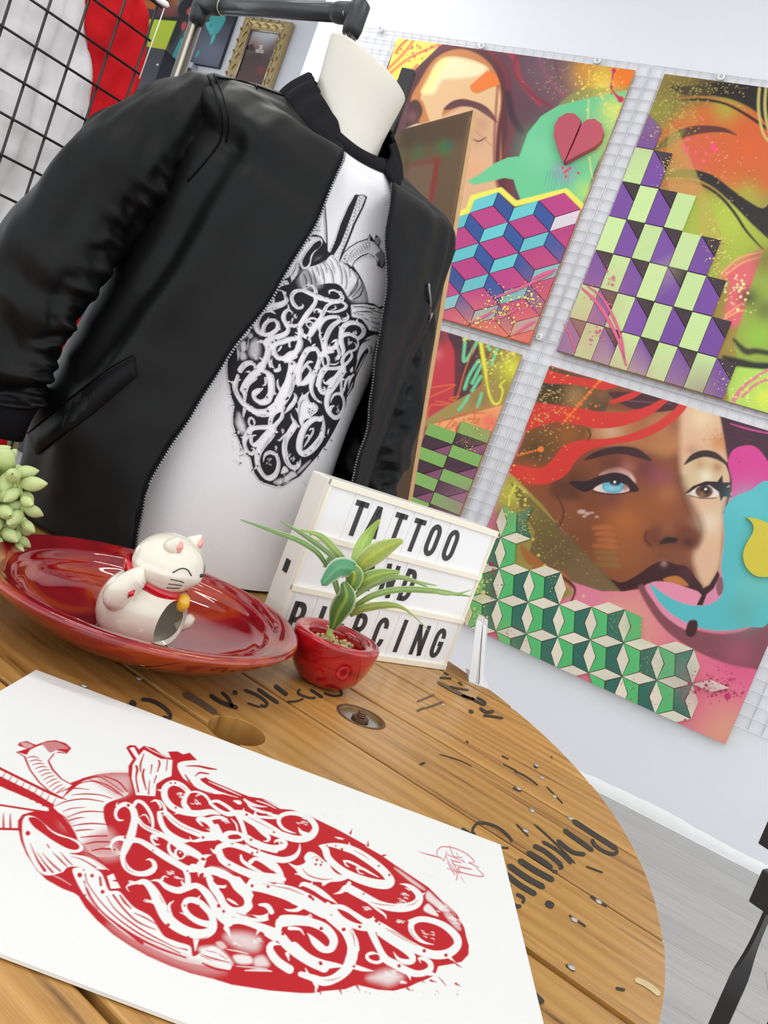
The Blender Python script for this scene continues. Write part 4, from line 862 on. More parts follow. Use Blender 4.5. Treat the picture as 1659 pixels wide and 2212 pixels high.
    c.stroke([(420, 530, 12), (520, 580, 14), (590, 610, 10)], 1.0); c.stroke([(470, 700, 40), (560, 800, 50), (640, 900, 50), (680, 960, 30)], 1.0)
    # open mouth vessel
    c.poly([(200, 830), (215, 775), (255, 752), (330, 775), (400, 830), (470, 890), (560, 930), (680, 970), (738, 1020), (740, 1060), (700, 1085), (620, 1095), (800, 1130), (950, 1235), (640, 1210), (560, 1260), (430, 1290), (340, 1244), (250, 1090), (205, 950)], 0.0)
    c.poly([(254, 778), (320, 772), (390, 822), (440, 880), (520, 932), (620, 962), (692, 1002), (712, 1042), (672, 1062), (590, 1042), (480, 982), (380, 912), (300, 852)], 1.0); c.dot(250, 912, 22, 1.0)
    for q in ([(330, 1080, 4), (400, 1180, 14), (470, 1260, 20)], [(380, 1090, 4), (460, 1180, 16), (540, 1250, 16)], [(470, 1080, 4), (540, 1150, 16), (600, 1210, 10)], [(540, 1080, 5), (600, 1150, 14), (650, 1200, 8)], [(420, 1010, 10), (440, 1040, 14)], [(270, 1000, 4), (330, 1140, 18), (400, 1244, 30)], [(640, 1120, 4), (740, 1150, 10), (860, 1220, 14)], [(740, 1080, 4), (830, 1110, 12), (920, 1180, 16)]): c.stroke(q, 1.0)
    # cut vessels on the right flank
    c.poly([(1128, 145), (1160, 122), (1215, 125), (1245, 160), (1290, 128), (1380, 150), (1450, 205), (1530, 240), (1505, 180), (1590, 178), (1640, 205), (1700, 190), (1780, 270), (1760, 420), (1500, 620), (1210, 600), (1150, 380), (1150, 310), (1190, 250)], 1.0, curve=False)
    c.poly([(1160, 150), (1200, 140), (1250, 230), (1225, 245)], 0.0, curve=False); c.poly([(1290, 165), (1360, 200), (1440, 245), (1545, 255), (1535, 400), (1480, 420), (1400, 470), (1390, 580), (1220, 570), (1180, 420), (1190, 300), (1240, 220)], 0.0, curve=False)
    c.poly([(1300, 140), (1380, 160), (1450, 210), (1530, 245), (1440, 240), (1350, 195)], 1.0); c.stroke([(1310, 140, 6), (1380, 180, 8), (1500, 235, 6)], .2)
    for q in ([(1290, 200, 8), (1260, 290, 18), (1260, 360, 12)], [(1220, 310, 20), (1230, 340, 24), (1220, 420, 16), (1240, 540, 18)], [(1290, 340, 16), (1280, 400, 22), (1310, 520, 12)], [(1420, 260, 14), (1430, 290, 18), (1410, 360, 10)], [(1500, 260, 10), (1490, 350, 10)], [(1360, 300, 14), (1350, 380, 8)], [(1340, 440, 8), (1330, 560, 14)], [(1400, 400, 14), (1380, 460, 10)]): c.stroke(q, 1.0)
    B(); c.poly([(760, 20), (800, -20), (960, -30), (1060, 10), (1110, 45), (1060, 75), (1000, 80), (960, 130), (1010, 180), (1120, 240), (1200, 270), (1060, 265), (940, 220), (840, 150), (800, 110)], 0.0)
    for q in ([(840, 20, 8), (940, 20, 16), (1040, 40, 20), (1110, 50, 10)], [(920, 110, 8), (960, 80, 16), (1040, 90, 12)], [(860, 160, 6), (950, 230, 8), (1080, 265, 6)], [(830, 100, 12), (870, 160, 16), (900, 190, 8)], [(1010, 130, 20), (1120, 200, 22), (1280, 260, 20), (1400, 300, 10)], [(1060, 200, 5), (1180, 250, 7), (1280, 280, 5)]): c.stroke(q, 1.0)
    for q in ([(1040, 160, 4), (1180, 220, 12), (1330, 285, 5)], [(1020, 200, 4), (1160, 262, 10), (1300, 300, 4)], [(1360, 320, 20), (1420, 360, 30), (1500, 380, 16), (1560, 385, 5)], [(1380, 345, 6), (1420, 390, 22), (1520, 430, 26), (1610, 440, 6)], [(1260, 330, 6), (1310, 345, 36), (1330, 355, 10)], [(1470, 330, 8), (1560, 360, 10), (1640, 400, 5)]): c.stroke(q, 0.05)
    # left lobe muscle fibres
    G(); c.poly([(235, 215), (280, 182), (380, 178), (480, 220), (520, 290), (560, 385), (650, 395), (720, 470), (790, 540), (930, 620), (1000, 720), (1060, 800), (1180, 850), (1290, 890), (1320, 980), (1480, 890), (1590, 950), (1659, 1040), (1640, 1100), (1560, 1090), (1400, 1060), (1180, 1010), (900, 880), (740, 800), (560, 660), (400, 500), (310, 380)], 0.0); c.poly([(560, 700), (760, 780), (1000, 880), (1300, 1000), (1600, 1110), (1400, 1130), (1050, 1010), (760, 860)], .6, 60, .7)
    c.poly([(545, 260), (600, 235), (630, 300), (665, 365), (580, 375)], 0.0, curve=False); c.stroke([(600, 300, 10), (640, 300, 24)], 1.0); c.stroke([(570, 384, 16), (665, 376, 16)], 1.0)
    for q in ([(350, 240, 14), (370, 320, 10), (480, 480, 12), (640, 640, 14), (860, 790, 16), (1060, 880, 8)], [(360, 370, 22), (420, 480, 16), (520, 600, 18), (700, 740, 24), (860, 860, 30)], [(540, 440, 8), (620, 560, 12), (780, 690, 16), (960, 800, 14), (1180, 910, 6)], [(600, 430, 20), (700, 560, 18), (820, 670, 16), (980, 740, 8)], [(660, 430, 14), (700, 490, 22), (760, 550, 10)], [(480, 270, 20), (490, 340, 24)], [(790, 590, 8), (900, 640, 14), (980, 690, 6)], [(640, 700, 20), (800, 800, 22), (1000, 900, 20), (1250, 990, 16)], [(1180, 900, 6), (1260, 920, 14)], [(1380, 970, 5), (1480, 1010, 14), (1620, 1030, 14), (1660, 1060, 5)], [(1400, 1040, 16), (1520, 1090, 22), (1650, 1110, 16)], [(340, 300, 8), (380, 440, 8), (460, 560, 8)], [(1000, 850, 4), (1100, 900, 10), (1200, 950, 8)]): c.stroke(q, 1.0)
    for q in ((300, 250, 22), (410, 255, 17), (505, 400, 18), (335, 205, 8), (340, 315, 8), (350, 430, 9)): c.dot(*q, 1.0)
    c.stroke([(420, 120, 6), (500, 170, 16), (560, 205, 5)], .3); c.stroke([(60, 250, 10), (140, 290, 10), (220, 340, 6)], .5)
    D(); c.poly([(770, 930), (850, 890), (1000, 905), (1085, 960), (1060, 1045), (960, 1045), (860, 1005)], .25, 50, .9); c.poly([(690, 985), (740, 970), (785, 1020), (740, 1035)], .35, 14)
    c.poly([(540, 1035), (640, 1015), (710, 1030), (790, 1100), (835, 1175), (700, 1160), (600, 1110)], .05, 30); c.stroke([(550, 1080, 5), (660, 1120, 14), (820, 1160, 6)], 1.0); c.stroke([(600, 1050, 4), (700, 1075, 10), (790, 1130, 5)], 1.0)
    c.poly([(845, 1100), (930, 1088), (1005, 1110), (1010, 1165), (890, 1165)], .12, 16); c.poly([(1030, 1130), (1080, 1100), (1130, 1110), (1165, 1185), (1050, 1190)], .25, 24); c.stroke([(790, 1040, 8), (900, 1060, 14), (980, 1080, 6)], .25); c.stroke([(950, 1230, 8), (1080, 1225, 26), (1190, 1236, 10)], .2); c.stroke([(870, 1190, 6), (1000, 1200, 12), (1150, 1215, 6)], .3)
    E(); c.poly([(1045, 520), (1120, 560), (1300, 690), (1310, 715), (1200, 650)], .35, 14); c.poly([(1345, 725), (1420, 790), (1540, 900), (1480, 910), (1400, 850), (1330, 790)], .2, 14); c.poly([(1490, 930), (1560, 930), (1640, 1060), (1600, 1060)], .45, 16); c.poly([(1310, 900), (1350, 840), (1440, 950)], .1, 10)
    F(); c.poly([(600, 1090), (720, 1030), (820, 1020), (910, 1080), (800, 1150), (700, 1130)], .25, 50); c.poly([(900, 1110), (950, 1130), (930, 1140), (890, 1135)], .1, 8)
    # white ornate letters
    W_ = lambda t, L: [(t(), c.stroke([(p[0], p[1], p[2] * .89) for p in q], 0.0)) for q in L]
    W_(B, [[(275, 505, 8), (228, 500, 22), (205, 450, 30), (230, 390, 40), (295, 362, 48), (355, 400, 62), (378, 480, 72), (365, 560, 76), (345, 640, 84), (310, 720, 84), (280, 790, 66), (270, 850, 50), (300, 925, 56), (370, 975, 50), (450, 985, 52), (520, 965, 62), (556, 925, 52), (545, 880, 38), (510, 855, 20), (480, 862, 4)],
           [(225, 345, 4), (215, 375, 16), (250, 380, 26)], [(118, 748, 5), (160, 735, 16), (185, 690, 36), (240, 665, 46), (330, 680, 60), (420, 690, 50), (520, 745, 60), (640, 825, 66), (760, 895, 66), (850, 940, 66), (940, 930, 72), (985, 870, 66), (950, 815, 50), (880, 765, 42), (800, 720, 36), (720, 690, 30)], [(185, 790, 4), (165, 740, 22)],
           [(372, 370, 34), (400, 335, 34), (450, 350, 34), (500, 410, 34), (532, 480, 32), (540, 560, 26), (530, 580, 10)], [(395, 480, 40), (450, 550, 40), (530, 595, 46), (630, 640, 46), (720, 700, 50), (820, 770, 54), (920, 815, 52), (985, 850, 50)], [(540, 640, 30), (530, 680, 24), (560, 720, 22), (600, 722, 6)], [(530, 655, 30), (600, 640, 36), (660, 660, 40)],
           [(700, 690, 20), (680, 740, 30), (700, 800, 32), (760, 845, 34)], [(785, 750, 24), (745, 780, 24), (750, 830, 26), (790, 850, 14), (830, 815, 22), (815, 765, 24), (785, 750, 24)], [(820, 790, 20), (860, 825, 4)], [(985, 860, 70), (1010, 830, 40), (1060, 815, 5)], [(430, 470, 5), (470, 455, 14), (505, 500, 10), (512, 530, 4)],
           [(855, 245, 44), (795, 192, 50), (715, 172, 54), (650, 215, 62), (648, 300, 64), (700, 375, 62), (780, 420, 62), (870, 440, 62), (960, 445, 66), (1060, 430, 54), (1140, 452, 14)], [(578, 232, 4), (625, 240, 26)], [(735, 450, 5), (790, 430, 34)], [(860, 250, 44), (830, 300, 46), (820, 360, 56), (870, 430, 50)], [(850, 262, 16), (930, 250, 20), (1010, 285, 26), (1055, 345, 26)], [(925, 295, 5), (940, 280, 14), (965, 275, 12)],
           [(1050, 345, 26), (1120, 335, 30), (1210, 385, 34), (1270, 435, 40)], [(1055, 355, 28), (1130, 415, 34), (1210, 450, 44), (1290, 440, 56), (1360, 450, 62), (1460, 505, 70), (1560, 560, 76), (1659, 620, 76)], [(1355, 400, 5), (1345, 440, 40)],
           [(525, 340, 8), (570, 328, 22), (610, 380, 22), (600, 400, 6)], [(540, 335, 4), (600, 330, 12), (640, 380, 24), (655, 440, 40)], [(600, 440, 40), (660, 445, 50), (720, 505, 58), (800, 560, 62), (900, 605, 62), (1000, 640, 66), (1110, 640, 70), (1180, 670, 80)], [(600, 445, 50), (610, 510, 54), (650, 590, 54), (720, 650, 56), (820, 690, 40), (880, 680, 14), (870, 655, 5)],
           [(1080, 620, 60), (1075, 570, 56), (1040, 520, 60), (980, 495, 50), (940, 500, 30), (965, 535, 20), (990, 560, 5)], [(1030, 500, 40), (1110, 480, 36), (1180, 490, 28), (1228, 530, 4)], [(1110, 560, 50), (1130, 620, 70)], [(860, 688, 10), (930, 690, 30), (1010, 668, 50), (1100, 660, 60)], [(1170, 650, 54), (1220, 620, 46), (1300, 620, 30), (1350, 650, 36), (1330, 680, 26), (1260, 690, 30), (1190, 690, 54), (1160, 660, 50)],
           [(1290, 450, 40), (1335, 530, 44), (1360, 610, 46), (1380, 675, 52), (1440, 715, 56), (1540, 750, 56), (1640, 775, 56)], [(1240, 490, 4), (1285, 540, 16), (1300, 610, 14)]])
    W_(C, [[(460, 440, 60), (560, 490, 72), (660, 545, 78), (780, 605, 76), (900, 650, 70), (1020, 675, 68), (1120, 650, 74), (1168, 580, 64), (1130, 505, 54), (1040, 455, 46), (940, 442, 40), (860, 465, 42), (838, 515, 40), (870, 572, 30), (930, 605, 20), (990, 622, 5)], [(1015, 570, 4), (1040, 612, 36), (1100, 640, 50)], [(625, 430, 5), (650, 470, 22), (730, 480, 28), (830, 485, 24)], [(640, 420, 4), (620, 470, 26), (660, 520, 30)], [(745, 450, 20), (830, 470, 30)],
           [(560, 660, 54), (640, 710, 54), (760, 750, 58), (860, 748, 60), (898, 712, 46), (862, 684, 34), (812, 690, 20), (800, 712, 4)], [(600, 540, 8), (690, 610, 42), (745, 655, 42), (740, 690, 22), (700, 692, 5)], [(670, 790, 4), (660, 740, 30)], [(830, 735, 4), (850, 715, 14), (830, 690, 8)],
           [(228, 758, 5), (270, 790, 40), (310, 745, 58), (400, 722, 54), (510, 748, 56), (640, 800, 62), (760, 840, 62), (880, 862, 60), (975, 835, 50), (1020, 780, 30), (1028, 715, 4)], [(300, 780, 70), (335, 860, 72), (430, 920, 72), (560, 978, 76), (700, 1012, 86), (820, 1025, 84), (880, 1035, 50)], [(690, 840, 70), (790, 910, 80), (850, 980, 60), (870, 1040, 40)], [(560, 745, 40), (540, 720, 5)],
           [(500, 820, 20), (515, 870, 34), (600, 930, 36), (700, 975, 6)], [(585, 880, 44), (630, 850, 34), (700, 880, 34), (780, 955, 4)], [(600, 1010, 60), (560, 1050, 40), (545, 1085, 5)], [(680, 700, 4), (640, 690, 20)]])
    c.tile(400, 1650, 4.1475)
    c.poly([(925, 888), (1000, 912), (1075, 885), (1066, 835), (1110, 788), (1180, 812), (1260, 880), (1285, 880), (1318, 945), (1375, 990), (1478, 1010), (1400, 1050), (1300, 1060), (1232, 1095), (1220, 1062), (1130, 1050), (1040, 1010), (985, 945)], 0.0)
    c.stroke([(1050, 940, 5), (1110, 1000, 12), (1230, 1035, 12), (1320, 1030, 4)], .8); c.stroke([(1130, 850, 5), (1180, 830, 6), (1240, 890, 5)], .7)
    for q in ((1180, 860, 12), (1170, 900, 11), (1215, 905, 11), (1225, 880, 7)): c.dot(*q, 1.0)
    W_(E, [[(370, 318, 10), (425, 350, 66), (450, 425, 66), (530, 505, 66), (625, 570, 76), (740, 620, 84), (860, 655, 90), (970, 665, 94), (1010, 635, 84), (960, 560, 80), (880, 490, 82), (780, 420, 82), (680, 362, 76), (580, 330, 66), (480, 312, 40), (380, 316, 10)], [(640, 290, 4), (645, 340, 40)], [(590, 455, 16), (640, 462, 24), (720, 500, 22), (810, 555, 14), (900, 598, 4)], [(595, 455, 14), (610, 490, 16), (640, 510, 5)], [(705, 520, 14), (760, 525, 24), (830, 560, 16), (900, 600, 4)], [(710, 525, 16), (730, 560, 12), (770, 572, 4)],
           [(502, 752, 4), (560, 735, 30), (620, 700, 76), (700, 735, 84), (800, 790, 80), (900, 840, 74), (1020, 872, 78), (1150, 872, 86), (1245, 835, 86), (1268, 770, 70), (1220, 710, 52), (1160, 672, 30), (1095, 660, 5)], [(1260, 775, 50), (1320, 742, 4)], [(620, 700, 50), (640, 655, 40)], [(195, 682, 14), (235, 662, 46), (330, 700, 54), (420, 760, 52), (530, 835, 6)], [(290, 680, 30), (312, 640, 4)], [(820, 840, 10), (900, 895, 24), (960, 940, 20), (972, 975, 4)],
           [(0, 710, 120), (120, 745, 136), (250, 795, 126), (370, 860, 116), (450, 930, 112), (540, 1010, 106), (620, 1090, 96), (680, 1170, 84), (700, 1244, 70)],
           [(490, 862, 40), (580, 872, 52), (680, 930, 52), (790, 1000, 64), (850, 1005, 90)], [(495, 870, 46), (555, 955, 50), (650, 1020, 56), (750, 1050, 66), (850, 1040, 100)], [(850, 950, 4), (860, 1010, 60)]])
    c.tile(600, 1750, 4.1475); c.stroke([(545, 890, 6), (620, 930, 30), (700, 985, 22), (750, 1010, 5)], 1.0)
    W_(F, [[(640, 610, 120), (740, 655, 104), (850, 722, 98), (960, 790, 94), (1080, 850, 90), (1200, 882, 86), (1320, 868, 90), (1400, 800, 80), (1392, 720, 76), (1300, 630, 66), (1190, 580, 58), (1080, 562, 58), (1000, 590, 62), (990, 660, 54), (1040, 730, 42), (1110, 772, 24), (1190, 790, 4)], [(965, 575, 14), (1010, 570, 40)],
           [(620, 650, 70), (660, 740, 66), (710, 840, 62), (760, 920, 76), (850, 970, 82), (960, 1030, 74), (1060, 1052, 66), (1150, 1020, 64), (1160, 960, 52), (1110, 920, 40), (1060, 915, 24), (1075, 955, 4)], [(960, 1040, 50), (985, 1110, 4)], [(1150, 1050, 40), (1220, 1070, 22), (1300, 1160, 4)], [(700, 690, 44), (800, 760, 44), (900, 822, 48), (985, 880, 66), (1000, 935, 56), (940, 945, 54), (870, 915, 30), (830, 855, 4)],
           [(745, 915, 44), (690, 950, 32), (620, 935, 30), (590, 895, 32), (635, 866, 32), (715, 900, 34)], [(240, 430, 50), (330, 560, 104), (420, 680, 116), (465, 800, 112), (450, 920, 112), (400, 1020, 104), (300, 1095, 90), (200, 1120, 90), (110, 1090, 70), (0, 1055, 56)], [(470, 985, 50), (560, 1012, 40), (650, 1026, 4)], [(130, 1120, 60), (140, 1170, 30), (125, 1240, 4)],
           [(0, 560, 70), (110, 595, 84), (220, 645, 90), (292, 740, 84), (270, 825, 72), (190, 830, 64), (120, 770, 54), (85, 715, 24), (58, 688, 5)], [(-60, 800, 80), (60, 910, 92), (180, 965, 96), (310, 975, 50), (415, 990, 5)], [(20, 560, 30), (95, 545, 12), (75, 510, 4)], [(1320, 890, 40), (1370, 940, 14), (1440, 995, 4)], [(40, 1000, 4), (60, 1050, 30)]])
    c.tile(650, 1850, 4.1475); c.stroke([(150, 775, 20), (190, 775, 40), (215, 800, 30)], 1.0); c.stroke([(345, 490, 5), (420, 530, 26), (520, 590, 10)], 1.0); c.dot(665, 900, 40, 1.0, ry=24)
    c.stroke([(1350, 930, 6), (1400, 970, 14), (1440, 996, 4)], 1.0); c.stroke([(1230, 1080, 5), (1270, 1120, 10), (1302, 1162, 4)], 1.0)
    W_(D, [[(0, 440, 44), (60, 440, 62), (130, 520, 92), (190, 640, 112), (250, 755, 112), (350, 840, 104), (470, 892, 98), (590, 900, 96), (660, 850, 84), (655, 745, 66), (590, 660, 62), (515, 605, 60), (440, 600, 58), (405, 645, 54), (435, 720, 54), (520, 785, 58), (640, 820, 70)], [(500, 610, 40), (550, 560, 4)], [(365, 708, 4), (440, 735, 30)], [(310, 606, 6), (268, 655, 30), (300, 760, 26), (340, 820, 30)], [(515, 930, 70), (505, 1050, 8)], [(75, 606, 4), (130, 620, 30)], [(0, 440, 30), (-60, 450, 30), (-110, 480, 14), (-90, 520, 5)],
           [(105, 425, 5), (180, 425, 30), (250, 480, 54), (350, 512, 66), (440, 485, 66), (520, 470, 54), (600, 530, 74), (660, 620, 84), (720, 720, 96), (800, 790, 110)], [(200, 425, 30), (225, 385, 14), (260, 395, 6)], [(440, 470, 60), (435, 380, 54), (400, 320, 30)], [(380, 430, 10), (400, 460, 30)],
           [(560, 370, 70), (640, 335, 80), (740, 360, 84), (830, 430, 120), (910, 500, 140), (970, 570, 130), (975, 650, 96), (900, 700, 90), (820, 700, 100), (760, 640, 76), (720, 560, 74), (660, 480, 66), (630, 400, 66)], [(480, 300, 60), (560, 330, 80)], [(840, 430, 110), (960, 455, 120), (1100, 475, 120), (1250, 525, 110), (1400, 590, 106), (1530, 645, 116), (1659, 705, 126)], [(1000, 408, 20), (1150, 420, 22), (1300, 448, 12)], [(860, 720, 70), (960, 748, 64), (1080, 765, 64), (1160, 745, 66), (1188, 700, 50), (1150, 660, 34), (1080, 645, 6)], [(1470, 640, 70), (1420, 685, 40), (1340, 690, 20), (1300, 672, 4)],
           [(790, 790, 80), (900, 785, 60), (1020, 815, 66), (1150, 865, 88), (1260, 920, 100), (1330, 1000, 100), (1430, 1080, 100), (1540, 1150, 96), (1659, 1205, 96)], [(1250, 850, 66), (1270, 770, 64), (1370, 755, 56), (1490, 755, 34), (1542, 728, 5)], [(1280, 800, 90), (1400, 795, 70), (1560, 805, 76), (1659, 850, 84)], [(1515, 900, 6), (1570, 960, 54), (1659, 1040, 66)], [(1270, 1000, 5), (1195, 990, 50), (1175, 1050, 74), (1240, 1145, 84), (1350, 1220, 86)], [(785, 850, 56), (825, 935, 4)], [(1080, 860, 40), (1050, 910, 6)], [(1330, 1080, 40), (1345, 1140, 6)], [(1150, 900, 60), (1220, 960, 30)], [(690, 160, 5), (700, 110, 5)], [(1350, 850, 40), (1440, 860, 26), (1480, 910, 5)], [(620, 380, 40), (700, 480, 60)]])
    c.tile(300, 1800, 4.1475)
    c.poly([(668, 415), (720, 398), (800, 425), (855, 505), (935, 580), (942, 640), (890, 662), (830, 640), (800, 590), (760, 550), (730, 485), (690, 455)], 1.0); c.stroke([(690, 470, 14), (760, 480, 26), (780, 465, 8)], 0.0); c.stroke([(800, 590, 20), (850, 620, 22), (890, 645, 4)], 0.0)
    c.poly([(1010, 610), (1030, 560), (1090, 538), (1150, 552), (1240, 572), (1340, 610), (1378, 645), (1350, 672), (1280, 680), (1220, 720), (1200, 700), (1150, 650), (1090, 690), (1040, 680)], 1.0); c.poly([(1160, 700), (1200, 690), (1260, 700), (1250, 760), (1170, 790)], 1.0); c.stroke([(1080, 640, 20), (1150, 650, 44), (1188, 705, 46)], 0.0); c.poly([(460, 650), (510, 660), (570, 720), (610, 775), (560, 770), (490, 710)], 1.0)
    c.poly([(900, 385), (1000, 400), (960, 460)], 1.0, curve=False); c.poly([(540, 370), (580, 355), (575, 400), (545, 405)], 1.0); c.poly([(960, 725), (1000, 725), (1060, 760), (980, 750)], 1.0)
    c.tile(200, 1650, 4.1475); c.dot(785, 795, 24, 1.0, ry=18); c.dot(785, 795, 8, 0.0); c.dot(1285, 648, 30, 1.0, ry=14); c.poly([(1080, 1045), (1110, 1020), (1160, 1030), (1190, 1080), (1120, 1080)], 1.0)
    # fine ink detail on the letters
    for (tx, ty, L) in ((200, 1650, [(320, 372, 14), (700, 172, 9), (740, 172, 9), (625, 445, 11), (290, 660, 12), (330, 840, 9), (745, 392, 10), (990, 660, 13), (1420, 680, 12), (540, 775, 8), (850, 960, 9), (1380, 455, 12), (1625, 612, 10), (1430, 800, 12), (1000, 855, 12), (1250, 715, 9), (1430, 1095, 12), (1570, 1100, 11), (1225, 905, 10), (860, 150, 10)]),
                        (300, 1800, [(715, 650, 17), (760, 700, 14), (745, 822, 15), (262, 822, 17), (442, 932, 14), (1015, 470, 14), (1160, 478, 11), (1530, 565, 15), (1560, 590, 11), (1290, 900, 16), (1630, 855, 14), (1625, 1160, 15), (570, 230, 14), (535, 648, 9), (410, 648, 9), (1060, 170, 10)]),
                        (600, 1750, [(290, 775, 14), (318, 800, 11), (1000, 580, 11), (905, 500, 9), (575, 350, 12), (770, 750, 9), (625, 750, 14), (600, 740, 10), (880, 990, 14), (735, 1045, 13), (595, 1068, 15), (520, 320, 8), (440, 318, 8), (480, 940, 7)]),
                        (650, 1850, [(380, 655, 16), (185, 645, 15), (178, 960, 16), (880, 980, 16), (680, 580, 13), (705, 605, 9), (1105, 845, 16), (1300, 885, 16), (525, 630, 12), (475, 985, 12), (95, 370, 12)])):
        c.tile(tx, ty, 4.1475)
        for q in L: c.dot(*q, 1.0)
    for (tx, ty, L) in ((200, 1650, [[(420, 510, 3), (480, 570, 9), (600, 615, 5)], [(290, 870, 4), (310, 940, 10), (380, 975, 4)], [(660, 460, 3), (800, 560, 8), (960, 620, 3)], [(1400, 480, 3), (1500, 530, 8), (1620, 590, 3)], [(780, 185, 3), (840, 230, 7)]]),
                        (300, 1800, [[(630, 290, 3), (740, 310, 12), (840, 350, 4)], [(500, 950, 3), (560, 945, 10), (620, 925, 4)], [(180, 550, 3), (205, 600, 8), (220, 630, 3)], [(1110, 450, 3), (1300, 490, 8), (1470, 550, 3)], [(250, 660, 3), (262, 710, 8)], [(870, 710, 3), (940, 735, 12), (990, 740, 5)]]),
                        (600, 1750, [[(680, 360, 3), (760, 400, 8), (820, 440, 3)], [(820, 820, 3), (920, 845, 10), (1060, 855, 3)], [(970, 1060, 3), (1080, 1110, 9), (1200, 1180, 4)], [(640, 1080, 3), (680, 1150, 8), (690, 1220, 3)], [(0, 690, 3), (100, 700, 8), (240, 760, 3)]]),
                        (650, 1850, [[(750, 640, 3), (880, 720, 9), (1040, 800, 4)], [(200, 1110, 3), (280, 1105, 10), (360, 1080, 3)], [(445, 640, 3), (475, 720, 9), (480, 800, 3)], [(980, 640, 3), (1000, 700, 8), (1050, 745, 3)], [(950, 440, 3), (1010, 425, 9), (1050, 390, 3)]])):
        c.tile(tx, ty, 4.1475)
        for q in L: c.stroke(q, .75)
    # light scratches inside the inked ground, and drips / thorns around the outline
    c.tile(0, 0, 1.0); rg = random.Random(9)
    for (x, y, r) in ((455, 1790, 10), (424, 1735, 12), (385, 1715, 8), (655, 1775, 14), (730, 1760, 8), (560, 1900, 10), (510, 2035, 16), (550, 2030, 12), (585, 2070, 14), (730, 1810, 8), (790, 1960, 10), (865, 1945, 10), (862, 1990, 8), (920, 2015, 16), (830, 2105, 14), (850, 2100, 12), (870, 1932, 12), (725, 1998, 8), (380, 1895, 8), (315, 1945, 8), (280, 1905, 6), (975, 1985, 14), (640, 1888, 8), (430, 1865, 10), (880, 1920, 8), (950, 1960, 10), (985, 1990, 10), (930, 1895, 10), (365, 1885, 8), (465, 2055, 12), (700, 1758, 10), (715, 1780, 8), (330, 1810, 6), (480, 1770, 7)):
        for _ in range(7):
            a, b = rg.gauss(0, r * .45), rg.gauss(0, r * .3); c.stroke([(x + a, y + b, 1.2), (x + a + rg.uniform(2, 7), y + b + rg.uniform(0, 3), 2.4), (x + a + rg.uniform(6, 10), y + b + rg.uniform(1, 5), .8)], 0.05, alpha=.75)
    for x, y, dx, dy in ((757, 1800, 3, -9), (795, 1826, 0, -10), (828, 1848, 8, -1), (1000, 2035, 10, 8), (985, 2125, 10, 6), (880, 2135, 8, 6), (770, 2128, 8, 14), (690, 2140, 4, 10), (905, 2115, 14, 8), (930, 2118, 14, 4), (735, 2140, 3, 8), (660, 2132, 3, 10)): c.stroke([(x, y, 5), (x + dx, y + dy, .8)], 1.0)
    for _ in range(26): c.dot(rg.uniform(690, 1010), rg.uniform(2095, 2150) if _ % 2 else rg.uniform(2140, 2150), rg.uniform(.5, 1.6), 1.0, alpha=.8)

# ---- the print
M['paper'] = vcol('printed_art_paper', .55, .3, .04, 900)
PX0, PX1, PY0, PY1 = -.2285, .1915, .3325, .6295
nu, nv = 640, 450
X, Y = np.meshgrid(np.linspace(PX0, PX1, nu), np.linspace(PY0, PY1, nv), indexing='ij')
P = np.stack([X.ravel(), Y.ravel(), np.full(X.size, TAB + .0027)], 1)
x, y = project(P); ink = Canvas(x, y, 0.0); heart_art(ink)
a = ink.c[:, :1]
cols = lin('#e4e4e1') * (1 - a) + lin('#b3131e') * a
sg = Canvas(x, y, 0.0); sg.aa = .7; sg.tile(860, 1800, 6.9125)
for q in ([(300, 268, 3), (420, 310, 10), (560, 345, 12), (650, 375, 8), (680, 415, 6), (705, 350, 8), (712, 320, 6), (740, 400, 6), (800, 500, 8), (880, 600, 9), (870, 700, 9)], [(590, 340, 6), (580, 270, 9), (640, 205, 9), (760, 205, 10), (900, 245, 9), (1040, 320, 9), (1130, 410, 9), (1120, 440, 8), (1050, 440, 8), (1120, 470, 9), (1195, 515, 10)], [(770, 182, 8), (790, 260, 8), (840, 350, 8), (950, 360, 9)], [(710, 270, 6), (740, 320, 8), (860, 370, 8), (1000, 430, 6)], [(870, 290, 6), (895, 350, 6)], [(780, 380, 6), (850, 500, 9), (900, 590, 8)], [(800, 400, 6), (940, 440, 9), (820, 420, 7), (850, 470, 7), (1100, 540, 8), (900, 510, 8), (940, 580, 8), (1130, 630, 9), (1250, 645, 12), (1272, 620, 9), (1180, 530, 6)], [(735, 520, 7), (860, 570, 8), (1000, 600, 8), (1120, 625, 8)], [(735, 430, 6), (790, 530, 8), (850, 620, 8)], [(940, 650, 7), (990, 740, 3)], [(900, 520, 7), (920, 620, 6)], [(960, 400, 7), (990, 440, 5)]):
    sg.stroke([(p[0], p[1], p[2] * 1.7) for p in q], 1.0, per=3)
a = sg.c[:, :1] * .85; cols = cols * (1 - a) + lin('#c23350') * a
art = empty('art_print', ((PX0 + PX1) / 2, (PY0 + PY1) / 2, TAB), 'large white art print of a red lettered heart lying on the table', 'art print')
build('printed_sheet', P, grid_faces(nu, nv), M['paper'], art, colors=cols)
M['card'] = plain('white_card', '#e8e7e4', .6, vary=.01)
mb = MB(); mb.box(((PX0 + PX1) / 2, (PY0 + PY1) / 2, TAB + .00175), (1, 0, 0), (0, 1, 0), (0, 0, 1), (PX1 - PX0) / 2, (PY1 - PY0) / 2, .0008); mb.build('card_backing', M['card'], art)
